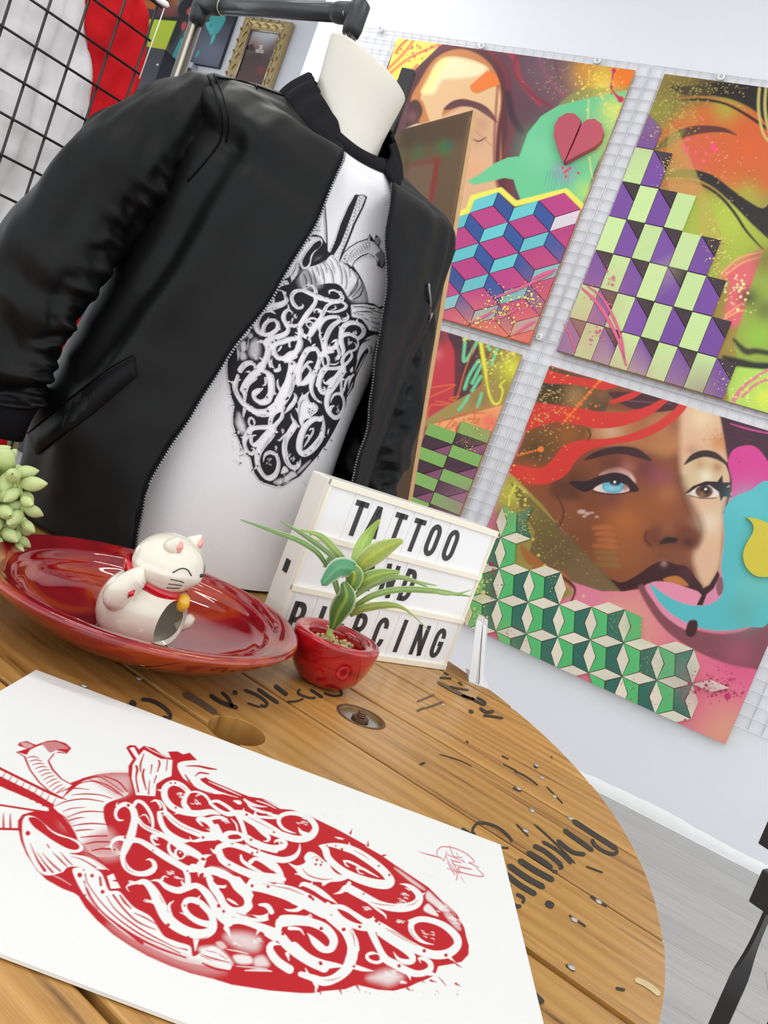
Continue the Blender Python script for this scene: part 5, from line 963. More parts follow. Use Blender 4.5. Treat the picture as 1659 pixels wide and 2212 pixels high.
# ================================================================== red glass dish
def glass_mat(name, stops, trans=.35, scale=6.0, rough=.05):
    m, nt, b = nodes(name)
    tc = N(nt, 'ShaderNodeTexCoord'); mp = N(nt, 'ShaderNodeMapping'); mp.inputs['Scale'].default_value = (1, 1, 3.0); mp.inputs['Rotation'].default_value = (.2, .1, .6)
    nt.links.new(tc.outputs['Object'], mp.inputs[0])
    nz = N(nt, 'ShaderNodeTexNoise', Scale=scale, Detail=3.0, Distortion=2.2); nt.links.new(mp.outputs[0], nz.inputs['Vector'])
    cr = N(nt, 'ShaderNodeValToRGB'); nt.links.new(nz.outputs[0], cr.inputs[0]); e = cr.color_ramp.elements
    e[0].position, e[0].color = stops[0][0], (*lin(stops[0][1]), 1); e[1].position, e[1].color = stops[-1][0], (*lin(stops[-1][1]), 1)
    for p, c in stops[1:-1]: q = e.new(p); q.color = (*lin(c), 1)
    nt.links.new(cr.outputs[0], b.inputs['Base Color'])
    b.inputs['Roughness'].default_value = rough; b.inputs['Transmission Weight'].default_value = trans; b.inputs['IOR'].default_value = 1.5
    b.inputs['Coat Weight'].default_value = .6; b.inputs['Coat Roughness'].default_value = .02
    return m
M['red_glass'] = glass_mat('streaky_red_glass', [(.3, '#86101a'), (.48, '#b01522'), (.60, '#c8481c'), (.75, '#9c1220')], .38)
M['red_glass_pot'] = glass_mat('red_glass_pot', [(.3, '#8c0710'), (.55, '#b80f1a'), (.75, '#c41c14')], .12, 14)
DC = np.array([-.2005, .792, TAB])
prof = [(0, .0), (.05, 0), (.085, .004), (.118, .014), (.145, .028), (.162, .040), (.1695, .047), (.1705, .0505), (.168, .0535), (.162, .0538), (.150, .0505), (.141, .0475), (.137, .0440), (.1335, .0385), (.128, .0345), (.118, .0265), (.098, .0175), (.070, .0125), (.035, .0105), (0, .0105)]
def sprof(p, per=4): return [tuple(q) for q in spline(p, per)]
mb = MB(); mb.lathe([(r_ * .972, z_) for r_, z_ in sprof(prof)], DC, 120); o = mb.build('glass_dish', M['red_glass'], None, True); tag(o, 'wide shallow red glass dish holding the white cat figurine', 'dish')

# ================================================================== beckoning cat figurine
M['porcelain'] = plain('glazed_cream_porcelain', '#e6e0d0', .12, vary=.03, coat=.5)
M['porcelain_in'] = plain('unglazed_inside', '#cfc8b4', .6, vary=.05)
M['red_enamel'] = plain('red_enamel', '#c40f20', .15, vary=.05, coat=.5)
M['yellow_enamel'] = plain('yellow_enamel', '#e6b52c', .2, vary=.1, coat=.5)
M['pink_enamel'] = plain('pink_enamel', '#e8a49c', .2, vary=.1, coat=.5)
M['black_line'] = plain('black_line_paint', '#2a2724', .3, vary=.05)
CB = np.array([-.1975, .7720, TAB + .0118])
fa = math.radians(-8); cf = np.array([math.cos(fa), math.sin(fa), 0]); cs = np.array([math.sin(fa), -math.cos(fa), 0])   # forward, side towards camera
cat = empty('lucky_cat_figurine', CB, 'white porcelain beckoning cat figurine with red collar sitting in the dish', 'figurine')
CSC = .885
def cpt(f, s, z): return CB + CSC * (cf * f + cs * s + Z * z)
def ellipsoid(c, rf, rs, rz, nu=28, nv=36, fn=None):
    v = []
    for i in range(nu + 1):
        t = math.pi * i / nu
        for j in range(nv):
            p = 2 * math.pi * j / nv; d = np.array([math.sin(t) * math.cos(p), math.sin(t) * math.sin(p), math.cos(t)])
            q = (d[0] * rf, d[1] * rs, d[2] * rz)
            if fn: q = fn(q, d)
            v.append(cpt(c[0] + q[0], c[1] + q[1], c[2] + q[2]))
    return v, grid_faces(nu + 1, nv, True)
bp_ = sprof([(0, 0), (.030, 0), (.043, .004), (.0495, .018), (.051, .033), (.048, .048), (.041, .061), (.033, .071), (.028, .078), (0, .080)])
mb = MB(); mb.lathe([(r * CSC, z * CSC) for r, z in bp_], CB, 64); body = mb.build('body', M['porcelain'], cat, True)
inn = sprof([(0, .004), (.028, .004), (.039, .008), (.0455, .018), (.047, .033), (.044, .046), (.037, .058), (.026, .066), (0, .068)])
mb = MB(); mb.lathe([(r * CSC, z * CSC) for r, z in inn], CB, 48); c1 = mb.build('cut', None)
v, f = ellipsoid((.052, .012, .031), .033, .027, .031); c2 = build('cut', v, f, None)
body.data.materials.append(M['porcelain_in']); bool_diff(body, [c1, c2]); kill([c1, c2]); smooth_by_angle(body, 40)
def headfn(q, d):
    k = 1 + .10 * max(d[0], 0) ** 3 * math.exp(-((d[2] + .25) / .3) ** 2 - (d[1] / .35) ** 2)
    fl = 1.06 if d[2] < 0 else 1.0
    return (q[0] * k, q[1] * fl, q[2])
HC = (.012, 0, .0935)
v, f = ellipsoid(HC, .040, .044, .0345, 36, 48, headfn); build('head', v, f, M['porcelain'], cat, True)
def onhead(az, el, out=.0004):
    d = np.array([math.cos(el) * math.cos(az), math.cos(el) * math.sin(az), math.sin(el)]); q = headfn((d[0] * .040, d[1] * .044, d[2] * .0345), d)
    n = np.array(q); n = n / np.linalg.norm(n); q = np.array(q) + n * out; return cpt(HC[0] + q[0], HC[1] + q[1], HC[2] + q[2])
for sgn in (1, -1):
    base = np.array([HC[0] + .008, sgn * .026, HC[2] + .024]); tip = np.array([HC[0] + .014, sgn * .033, HC[2] + .0375])
    mb = MB(); pts = [base + (tip - base) * t for t in (0, .35, .7, 1)]; mb.tube([cpt(*p) for p in pts], [.0105 * CSC, .0085 * CSC, .005 * CSC, .0016], 16); e_ = mb.build('ear', M['porcelain'], cat, True)
    mb = MB(); c0 = [p + np.array([.006, 0, .0]) for p in pts[:3]]; mb.tube([cpt(*p) for p in c0], [.005, .0045, .002], 12); mb.build('inner_ear', M['pink_enamel'], e_, True)
def line_on_head(name, pts, r=.00055):
    mb = MB(); mb.tube([onhead(*p) for p in spline(pts, 4)], r, 6); return mb.build(name, M['black_line'], cat, True)
for sg_ in (1, -1):
    line_on_head('closed_eye', [(sg_ * .98, .02), (sg_ * .80, .20), (sg_ * .60, .20), (sg_ * .42, .02)], .0006)
    for k in range(3): line_on_head('whisker', [(sg_ * .95, -.20 - .19 * k), (sg_ * .72, -.20 - .17 * k), (sg_ * .55, -.24 - .13 * k)], .0005)
mb = MB(); mb.tube([onhead(-.08, .02), onhead(.08, .02)], .0018, 8); mb.build('nose', M['black_line'], cat, True)
mb = MB(); mb.tube([onhead(-.10, -.38), onhead(.0, -.42), onhead(.10, -.38)], .0009, 8); mb.build('mouth', M['red_enamel'], cat, True)
mb = MB(); ring = []
for k in range(49):
    a = 2 * math.pi * k / 48; ring.append(cpt(.003 + .0345 * math.cos(a), .0355 * math.sin(a), .0715 - .010 * math.cos(a)))
nC = 49; vv = []
for k in range(nC):
    a = 2 * math.pi * k / 48
    for (dr, dz) in ((.0, -.0065), (.0042, -.005), (.0042, .005), (0, .0065)):
        vv.append(ring[k] + CSC * ((cf * math.cos(a) + cs * math.sin(a)) * dr + Z * dz))
build('collar', vv, grid_faces(nC, 4), M['red_enamel'], cat, True)
mb = MB(); mb.tube([cpt(.0405, .004, .066), cpt(.045, .004, .062), cpt(.046, .004, .056), cpt(.044, .004, .050), cpt(.042, .004, .047)], [.004, .0065, .0068, .005, .001], 14); mb.build('bell', M['yellow_enamel'], cat, True)
for sg_ in (1,):
    mb = MB(); mb.tube([cpt(*p) for p in spline([(-.014, .041 * sg_, .038), (-.013, .047 * sg_, .047), (-.009, .049 * sg_, .058), (-.003, .047 * sg_, .069), (.004, .045 * sg_, .078), (.009, .044 * sg_, .081)], 4)], list(np.interp(np.linspace(0, 1, 21), [0, .2, .5, .8, 1], [.010, .0135, .0125, .0105, .007])), 18); mb.build('raised_paw', M['porcelain'], cat, True)
    mb = MB(); mb.tube([cpt(.0035, .0555, .055), cpt(.0055, .0560, .060), cpt(.0075, .0550, .065)], [.001, .003, .001], 10); mb.build('paw_mark', M['red_enamel'], cat, True)
mb = MB(); mb.tube([cpt(*p) for p in ((.038, -.022, .018), (.046, -.03, .028), (.05, -.03, .036))], [.006, .007, .004], 12); mb.build('lower_paw', M['porcelain'], cat, True)

# ================================================================== potted plant in a red glass bowl
PC = np.array([.0010, .8757, TAB])
plant = empty('potted_plant', PC, 'small variegated spider plant in a red glass bowl before the lightbox', 'plant')
pp = [(0, 0), (.020, 0), (.034, .006), (.045, .020), (.0515, .040), (.0535, .054), (.0525, .0590), (.0490, .0605), (.042, .0592), (.0365, .0565), (.0345, .052), (.0335, .042), (.030, .032), (.0, .030)]
mb = MB(); mb.lathe([(r_ * .965, z_) for r_, z_ in sprof(pp)], PC, 80); mb.build('bowl', M['red_glass_pot'], plant, True)
M['gravel'] = plain('tan_gravel', '#c0a878', .8, vary=.35, scale=160)
rg = random.Random(4); mb = MB()
for k in range(190):
    r = .031 * math.sqrt(rg.random()); a = rg.uniform(0, 6.283); q = PC + np.array([r * math.cos(a), r * math.sin(a), .0455 + rg.uniform(-.002, .003)]); s_ = rg.uniform(.0016, .0032)
    d = [np.array([rg.gauss(0, 1), rg.gauss(0, 1), rg.gauss(0, 1)]) for _ in range(1)][0]; d /= np.linalg.norm(d)
    mb.tube([q - d * s_, q - d * s_ * .4, q + d * s_ * .5, q + d * s_], [s_ * .3, s_ * .9, s_ * .8, s_ * .25], 5)
mb.build('gravel', M['gravel'], plant, kind='stuff')
M['leaf'] = vcol('variegated_leaf', .42, .4, .12, 300, (1, 1, 1))
TZ = (560, 1100, 3.6065)
def leaf(pts, w, dys, cols, fold=.25, parent=plant, mid=True, taper=(.25, 1.0, .8, .05), name='leaf'):
    """pts in zoom pixels; dys: depth offsets (m) from the stem along the path; cols: edge, blade, vein"""
    Q = spline([(p[0], p[1], d) for p, d in zip(pts, dys)], 6)
    n = len(Q); P = [at_y(TZ[0] + q[0] / TZ[2], TZ[1] + q[1] / TZ[2], PC[1] + q[2]) for q in Q]
    W = 1.28 * w / TZ[2] / FOC * PC[1]; v = []; cl = []; m = 9
    prof_ = np.interp(np.linspace(0, 1, n), np.linspace(0, 1, len(taper)), taper)
    prof_ = np.convolve(np.pad(prof_, 3, 'edge'), np.ones(7) / 7, 'valid'); prof_[-1] = .02
    for i in range(n):
        t = P[min(i + 1, n - 1)] - P[max(i - 1, 0)]; t /= np.linalg.norm(t) + 1e-9
        view = P[i] - ORG; view /= np.linalg.norm(view)
        sd = np.cross(t, view); sd /= np.linalg.norm(sd) + 1e-9; nn = np.cross(sd, t)
        for k in range(m):
            u = 2 * k / (m - 1) - 1
            v.append(P[i] + sd * (u * W / 2 * prof_[i]) + nn * (fold * W / 2 * prof_[i] * (abs(u) - .5)))
            e = lin(cols[0]) if abs(u) > .82 else (lin(cols[2]) if abs(u) < .12 and mid else lin(cols[1]) * (.92 + .16 * ((k * 7 + i) % 3) / 2))
            cl.append(e)
    o = build(name, v, grid_faces(n, m), M['leaf'], parent, True, colors=np.array(cl))
    sm = o.modifiers.new('thick', 'SOLIDIFY'); sm.thickness = .0006
    return o
PALE, GRN, DGN, VEIN, BRI = '#c9d3a4', '#7f9c4c', '#4f7a44', '#a9b84c', '#a6bf58'
mb = MB(); stem = [at_y(TZ[0] + a / TZ[2], TZ[1] + b / TZ[2], PC[1]) for a, b in ((540, 990), (560, 930), (605, 860), (655, 720), (690, 600), (730, 480))]; mb.tube(spline(stem, 4), list(np.linspace(.0042, .0022, 21)), 10)
M['stem'] = plain('pale_green_stem', '#a8b868', .5); mb.build('stem', M['stem'], plant, True)
leaf([(520, 460), (545, 420), (580, 365), (600, 330)], 70, [.01, .02, .03, .03], (PALE, DGN, DGN), taper=(.6, 1, .8, .2))
leaf([(535, 455), (450, 335), (310, 245), (140, 182), (-20, 125), (-150, 80)], 36, [.0, -.01, -.02, -.03, -.04, -.05], (PALE, '#6f9056', '#8aa870'), taper=(.6, 1, .9, .5, .1))
leaf([(625, 430), (520, 325), (370, 215), (250, 140), (160, 90)], 34, [0, .005, .01, .01, .02], (PALE, '#7a9a62', '#93ad78'), taper=(.6, 1, .9, .5, .1))
leaf([(690, 440), (600, 330), (500, 225), (420, 185), (320, 160)], 52, [0, -.01, -.015, -.02, -.02], (PALE, '#8aa85c', '#a4ba74'), taper=(.7, 1, .8, .5, .1))
leaf([(740, 470), (690, 420), (620, 410), (600, 330)], 60, [0, .01, .02, .02], (PALE, '#7fa070', GRN))
leaf([(738, 460), (785, 330), (850, 200), (942, 78)], 96, [0, .005, .01, .0], (BRI, '#9fc060', '#b8cc70'), taper=(.45, 1.0, .75, .06))
leaf([(735, 500), (840, 390), (980, 300), (1122, 240)], 118, [0, -.01, -.015, -.02], (PALE, '#9aae56', '#b8bc48'), taper=(.4, 1.1, 1.0, .05))
leaf([(745, 610), (830, 550), (960, 500), (1100, 490)], 84, [0, -.008, -.012, -.015], (PALE, '#7f9e4e', VEIN), taper=(.5, 1.2, .8, .05))
leaf([(745, 680), (880, 590), (1060, 530), (1210, 560), (1345, 628)], 36, [0, 0, .005, .01, .01], (PALE, '#86a25e', '#a0b476'), taper=(.7, 1, .9, .7, .1))
leaf([(760, 660), (900, 555), (1080, 530), (1250, 570), (1385, 595)], 30, [0, .01, .02, .02, .03], (PALE, '#8ea868', '#a8bc80'), taper=(.7, 1, .9, .6, .1))
leaf([(740, 760), (890, 670), (1100, 625), (1350, 635), (1560, 665), (1650, 680)], 42, [0, -.01, -.015, -.02, -.02, -.02], (PALE, '#7c9a54', '#9cb070'), taper=(.6, 1, .9, .9, .4, .05))
leaf([(1350, 640), (1450, 660), (1560, 655), (1650, 628)], 20, [-.02, -.022, -.02, -.02], (PALE, '#86a25e', '#a0b476'), taper=(.6, 1, .6, .05))
leaf([(705, 820), (820, 770), (1000, 745), (1110, 765), (1200, 830), (1320, 945)], 48, [0, -.01, -.02, -.025, -.03, -.03], (PALE, '#8a9a4a', '#a0ac60'), taper=(.7, 1.1, .9, .4, .15, .03))
leaf([(690, 640), (735, 560), (740, 500), (720, 478)], 110, [-.006, -.012, -.016, -.018], (PALE, '#6c8f4a', VEIN), taper=(.5, 1, 1, .7))
leaf([(760, 480), (700, 455), (600, 470), (490, 592)], 130, [-.014, -.02, -.028, -.034], ('#d6dcc4', '#4d8a62', '#5f9a70'), taper=(.35, .9, 1.0, .2), fold=.5)
leaf([(620, 690), (600, 600), (575, 520), (555, 450)], 40, [-.004, -.008, -.01, -.01], (PALE, '#8aa468', '#a0b880'))
leaf([(570, 930), (620, 800), (680, 680), (655, 565)], 140, [-.006, -.016, -.022, -.02], (PALE, '#4c7038', '#8aa040'), taper=(.16, 1.0, .95, .08), fold=.35)

# ================================================================== cinema lightbox
LA = math.radians(39); lu = np.array([math.cos(LA), math.sin(LA), 0]); ln = np.array([math.sin(LA), -math.cos(LA), 0])
LW, LH, LD = .312, .2225, .047
LBR = np.array([.168, 1.136, TAB]); LBL = LBR - lu * LW
M['box_white'] = plain('off_white_plastic', '#e9e5dc', .35, vary=.02)
M['diffuser'] = plain('milky_diffuser', '#efeff0', .18, vary=.015, spec=.5)
M['clear_card'] = plain('clear_letter_card', '#ececee', .12, vary=.01)
M['black_ink'] = plain('black_letter_film', '#25211f', .35, vary=.06)
M['rail'] = plain('ivory_rail', '#efe9d8', .3, vary=.02)
box = empty('cinema_lightbox', LBL + lu * LW / 2, 'white cinema lightbox with black letters TATTOO AND PIERCING', 'lightbox')
def lp(u, z, out=0.0): return LBL + lu * u + Z * z + ln * out
def lbox(name, u0, u1, z0, z1, o0, o1, mat, parent=box, bv=0):
    mb = MB(); mb.box(lp((u0 + u1) / 2, (z0 + z1) / 2, (o0 + o1) / 2), lu, ln, Z, (u1 - u0) / 2, abs(o1 - o0) / 2, (z1 - z0) / 2)
    o = mb.build(name, mat, parent)
    if bv: bevel(o, bv, 3)
    return o
lbox('case', 0, LW, 0, LH, -LD, -.004, M['box_white'], bv=.003)
rows = [(.008, .0745), (.0825, .1445), (.1525, .2145)]
for (z0, z1) in rows: lbox('diffuser_panel', .004, LW - .004, z0 - .003, z1 + .003, -.0045, -.001, M['diffuser'])
for zc, hh in ((.0045, .009), (.0785, .0085), (.1485, .0085), (.2185, .009)): lbox('rail', 0, LW, zc - hh / 2, zc + hh / 2, -.004, .0035, M['rail'], bv=.001)
lbox('side_frame', 0, .004, 0, LH, -.004, .002, M['rail'], bv=.0008); lbox('side_frame', LW - .004, LW, 0, LH, -.004, .002, M['rail'], bv=.0008)
mb = MB(); mb.box(lp(0, .098, -.026), lu, ln, Z, .0022, .005, .0085); o = mb.build('power_switch', M['black_ink'], box); bevel(o, .001)
mb = MB(); mb.tube([lp(-.0004, .145, -.022), lp(.002, .145, -.022)], .0025, 12); mb.build('charging_socket', M['black_ink'], box, True)
def arc(cx, cy, rx, ry, a0, a1, n=8): return [(cx + rx * math.cos(math.radians(a0 + (a1 - a0) * k / n)), cy + ry * math.sin(math.radians(a0 + (a1 - a0) * k / n))) for k in range(n + 1)]
GL = {'T': [[(0, 1), (1, 1)], [(.5, 1), (.5, 0)]], 'A': [[(0, 0), (.42, 1), (.58, 1), (1, 0)], [(.16, .28), (.84, .28)]], 'O': [arc(.5, .72, .5, .28, 0, 180) + arc(.5, .28, .5, .28, 180, 360) + [(1, .72)]],
      'N': [[(0, 0), (0, 1)], [(0, 1), (1, 0)], [(1, 0), (1, 1)]], 'D': [[(0, 0), (0, 1)], [(0, 1), (.5, 1)] + arc(.5, .7, .5, .3, 90, 0, 6) + arc(.5, .3, .5, .3, 0, -90, 6) + [(0, 0)]], 'P': [[(0, 0), (0, 1)], [(0, 1), (.5, 1)] + arc(.5, .74, .5, .26, 90, -90, 10) + [(0, .48)]],
      'I': [[(.5, 0), (.5, 1)]], 'E': [[(0, 0), (0, 1)], [(0, 1), (.9, 1)], [(0, .52), (.75, .52)], [(0, 0), (.9, 0)]], 'R': [[(0, 0), (0, 1)], [(0, 1), (.5, 1)] + arc(.5, .75, .5, .25, 90, -90, 10) + [(0, .5)], [(.5, .5), (1, 0)]],
      'C': [[(1, .70)] + arc(.5, .72, .5, .28, 0, 180) + arc(.5, .28, .5, .28, 180, 360) + [(1, .30)]], 'G': [[(1, .70)] + arc(.5, .72, .5, .28, 0, 180) + arc(.5, .28, .5, .28, 180, 360) + [(1, .48), (.55, .48)]], 'i': [[(.5, 0), (.5, .74)], [(.5, .88), (.5, 1.06)]]}
def letter(ch, uc, z0, hgt, wid, card_w=.0285):
    card = lbox('letter_card', uc - card_w / 2, uc + card_w / 2, z0 - .008, z0 + hgt + .008, -.0009, -.0001, M['clear_card'])
    sw = .0072; mb = MB()
    for st in GL[ch]:
        P = [np.array([uc + (p[0] - .5) * (wid - sw), z0 + sw / 2 + p[1] * (hgt - sw)]) for p in st]
        if len(st) == 2:
            t = (P[1] - P[0]) / np.linalg.norm(P[1] - P[0]); P[0] = P[0] - t * sw / 2; P[1] = P[1] + t * sw / 2
        n = len(P); L = []; R2 = []
        closed = np.linalg.norm(P[0] - P[-1]) < 1e-6
        for i in range(n):
            if closed: t1 = P[i] - P[i - 1 if i else -2]; t2 = P[(i + 1) if i < n - 1 else 1] - P[i]
            else: t1 = P[i] - P[i - 1] if i else P[1] - P[0]; t2 = P[i + 1] - P[i] if i < n - 1 else P[i] - P[i - 1]
            t1 = t1 / (np.linalg.norm(t1) + 1e-12); t2 = t2 / (np.linalg.norm(t2) + 1e-12)
            if np.linalg.norm(t1) < .5: t1 = t2
            if np.linalg.norm(t2) < .5: t2 = t1
            t = t1 + t2; t /= np.linalg.norm(t) + 1e-12; nn = np.array([-t[1], t[0]]); k = 1 / max(.5, abs(nn @ np.array([-t1[1], t1[0]])))
            L.append(P[i] + nn * sw / 2 * k); R2.append(P[i] - nn * sw / 2 * k)
        v = []
        for a_, b_ in zip(L, R2): v += [lp(a_[0], a_[1], .0006), lp(b_[0], b_[1], .0006), lp(a_[0], a_[1], 0), lp(b_[0], b_[1], 0)]
        f = []
        for i in range(n - 1): k = 4 * i; f += [[k, k + 1, k + 5, k + 4], [k, k + 4, k + 6, k + 2], [k + 1, k + 3, k + 7, k + 5]]
        mb.add(v, f)
    mb.build('letter', M['black_ink'], card)
def ucoord(x, y):
    p = on_plane(x, y, LBL, ln); return float((p - LBL) @ lu), float(p[2] - TAB)
for row, L in ((2, [('T', 752, 300, .021), ('A', 848, 345, .023), ('T', 985, 375, .021), ('T', 1100, 400, .021), ('O', 1203, 432, .022), ('O', 1310, 462, .022)]), (1, [('A', 812, 650, .023), ('N', 935, 685, .023), ('D', 1050, 712, .021)]),
               (0, [('P', 400, 870, .021), ('I', 540, 880, .012), ('E', 660, 900, .020), ('R', 770, 930, .021), ('C', 890, 980, .021), ('i', 1008, 1010, .012), ('N', 1125, 1030, .023), ('G', 1232, 1050, .021)])):
    for ch, zx, zy, wd_ in L:
        u, zz = ucoord(500 + zx / 2.765, 1010 + zy / 2.765)
        letter(ch, u, rows[row][0] + .0075, .047, wd_)

# ================================================================== clear acrylic leaflet holder at the table edge
M['acrylic'] = plain('clear_white_acrylic', '#eceff3', .25, vary=.02)
M['leaflet'] = plain('white_leaflets', '#f4f4f2', .5, vary=.01)
AB = on_z(1026, 1476); hold = empty('leaflet_holder', (AB[0], AB[1], TAB), 'white acrylic leaflet holder seen edge-on beside the lightbox', 'leaflet holder')
for name, qd, mt_ in (('back_plate', [(1011, 1471), (1027, 1477), (1043, 1346), (1029, 1340)], 'acrylic'), ('front_plate', [(1034, 1480), (1041, 1483), (1050, 1352), (1043, 1349)], 'acrylic'), ('leaflet_stack', [(1028, 1476), (1033, 1478), (1041, 1372), (1036, 1370)], 'leaflet')):
    Yb = on_z(*qd[0])[1]; q_ = [at_y(x_, y_, Yb) for x_, y_ in qd]
    for k in (0, 1): q_[k][2] = TAB + .0012
    mb = MB(); mb.prism(q_, np.array([.010, .060, 0])); o = mb.build(name, M[mt_], hold); bevel(o, .0006, 2)
mb = MB(); mb.box(np.array([AB[0] + .006, AB[1] + .03, TAB + .0006]), (1, 0, 0), (0, 1, 0), Z, .016, .034, .0006); mb.build('foot_plate', M['acrylic'], hold)

# ================================================================== trailing succulent at the left edge
M['succulent'] = plain('pale_green_succulent_leaf', '#bccb8c', .4, vary=.16, scale=45, spec=.35)
M['terracotta'] = plain('grey_clay_pot', '#8d8880', .7, vary=.12)
SPOS = np.array([-.545, .86, TAB]); suc = empty('trailing_succulent', SPOS, 'pale green trailing succulent with plump leaves hanging over the dish', 'succulent')
mb = MB(); mb.lathe(sprof([(0, 0), (.045, 0), (.055, .05), (.066, .12), (.070, .15), (.066, .152), (.060, .12), (0, .118)]), SPOS, 40); mb.build('pot', M['terracotta'], suc, True)
lm = []
for i in range(9):
    t = i / 8; r = math.sin(math.pi * min(.02 + t * .98, .985)) ** .75 * (.30 if t < .5 else .30); lm.append((r, t))
mbl = MB(); mbl.lathe([(r * .92, t) for r, t in lm], (0, 0, 0), 10)
sm_ = bpy.data.meshes.new('succulent_leaf'); sm_.from_pydata([tuple(v) for v in mbl.v], [], mbl.f); sm_.update(); sm_.polygons.foreach_set('use_smooth', np.ones(len(sm_.polygons), dtype=bool)); sm_.materials.append(M['succulent'])
def sleaf(p, d, L):
    o = bpy.data.objects.new('leaf', sm_); link(o); o.parent = suc; o.location = Vector(p - SPOS); o.rotation_mode = 'QUATERNION'
    o.rotation_quaternion = Vector(d).to_track_quat('Z', 'X'); o.scale = (L, L, L); return o
rs = random.Random(8); SD = .80
def trail(pts, n, L0, L1, seed):
    P = [at_y(x, y, SD + dy) for x, y, dy in spline(pts, 8)]; mb = MB(); mb.tube(P, .0022, 7); mb.build('stem', M['stem'], suc, True)
    for k in range(n):
        t = k / (n - 1) * (len(P) - 1.001); i = int(t); p = P[i] + (P[i + 1] - P[i]) * (t - i); tn = P[i + 1] - P[i]; tn /= np.linalg.norm(tn)
        a = k * 2.4 + seed; u = np.cross(tn, [0, 1, 0]); u /= np.linalg.norm(u); w = np.cross(tn, u)
        d = (u * math.cos(a) + w * math.sin(a)) * .95 + tn * .55 + np.array([0, 0, .12]); sleaf(p, d, (L0 + (L1 - L0) * k / (n - 1)) * rs.uniform(.85, 1.1))
trail([(-70, 1000, .02), (-20, 1010, .0), (30, 1030, -.01), (48, 1080, -.012), (42, 1130, -.01), (30, 1165, -.008), (26, 1190, -.008)], 34, .034, .018, 0)
trail([(-80, 1010, .0), (-40, 1040, -.015), (-8, 1080, -.02), (6, 1120, -.02), (0, 1160, -.02)], 22, .032, .022, 1.1)
trail([(-80, 980, .03), (-30, 985, .02), (8, 1000, .015), (20, 1012, .012)], 12, .028, .022, 2.0)
# ================================================================== torso mannequin, ringer T-shirt and open bomber jacket, standing on the table
PHI = math.radians(36); MO = np.array([-.262, 1.235, TAB]); mex = np.array([math.cos(PHI), math.sin(PHI), 0]); mey = np.array([-math.sin(PHI), math.cos(PHI), 0])
def interp(h, xs, ys):
    """smooth (cosine-free) interpolation of a body table"""
    return np.interp(h, xs, ys)
def smooth_table(xs, ys, n=200):
    S = spline(list(zip(xs, ys)), 24); o = np.argsort(S[:, 0], kind='stable'); return S[o, 0], S[o, 1]
V_ = [0, .15, .35, .55, .70, .80, .87, .92, .96, 1.0]
def body_surface(Ht, At, Bt, Ct, drop, fold, lift=0.0):
    tb = [smooth_table(V_, T) for T in (Ht, At, Bt, Ct, drop)]
    def f(al, v):
        al, v = np.broadcast_arrays(np.asarray(al, float), np.asarray(v, float))
        h, a, b, c, d = [np.interp(v, *t) for t in tb]
        w = ((1 + np.cos(al)) / 2) ** 2
        h = h - d * w
        p = 2.35                                   # slightly squared section
        ca, sa = np.cos(al), np.sin(al)
        r = 1.0 / (np.abs(ca) ** p + np.abs(sa) ** p) ** (1 / p)
        fo = fold(al, v)
        x = (a * r + fo) * sa; y = -(b * r + fo) * ca + c
        return MO + x[..., None] * mex + y[..., None] * mey + h[..., None] * Z
    return f
def shirt_fold(al, v):
    return .0022 * np.sin(7 * al + 6 * v) * (1 - v) + .0028 * np.sin(11 * al + 3 * np.sin(5 * v)) * np.clip(.55 - v, 0, 1) + .0015 * np.sin(3 * al + 20 * v) * (1 - v)
shirt = body_surface([.004, .12, .26, .41, .52, .60, .652, .680, .700, .716], [.170, .166, .168, .176, .182, .178, .152, .124, .102, .088], [.128, .120, .118, .122, .120, .108, .096, .089, .085, .082], [0, 0, 0, 0, .004, .010, .014, .014, .012, .012], [0, 0, 0, 0, 0, .006, .018, .032, .044, .052], shirt_fold)
M['tee'] = plain('white_cotton_jersey', '#f3f1f4', .85, vary=.015, scale=60, bump=.25, bscale=700, spec=.2)
M['rib_black'] = plain('black_rib_knit', '#1a191d', .9, vary=.2, scale=10, bump=.5, bscale=500, spec=.15)
tee = empty('t_shirt', MO, 'white t-shirt with black collar and black heart print under the jacket', 't-shirt')
na, nvv = 160, 130
AL, VV = np.meshgrid(np.linspace(-math.pi, math.pi, na, endpoint=False), np.linspace(0, 1, nvv), indexing='ij')
P = shirt(AL, VV)
build('shirt_body', P.transpose(1, 0, 2).reshape(-1, 3), grid_faces(nvv, na, True)[:, ::-1], M['tee'], tee, True)
# collar band
def band(name, f, mat, parent, al, up, outw, n=7, thick=.004):
    v = []
    base = f(al, np.ones_like(al)); nx = f(al, np.full_like(al, .985)); dirv = base - nx; dirv /= np.linalg.norm(dirv, axis=1, keepdims=True)
    cen = MO + np.array([0, 0, .69]); rad = base - (MO + mey * .012); rad[:, 2] = 0; rad /= np.linalg.norm(rad, axis=1, keepdims=True)
    for k in range(n):
        t = k / (n - 1); bulge = thick * math.sin(math.pi * t)
        v.append(base + Z * (up * t) - rad * (outw * t) + rad * (bulge + .0015))
    return np.array(v)
alr = np.linspace(-math.pi, math.pi, 120, endpoint=False)
vb = band('collar', shirt, None, None, alr, .022, .012)
build('collar', vb.reshape(-1, 3), grid_faces(7, 120, True)[:, ::-1], M['rib_black'], tee, True)
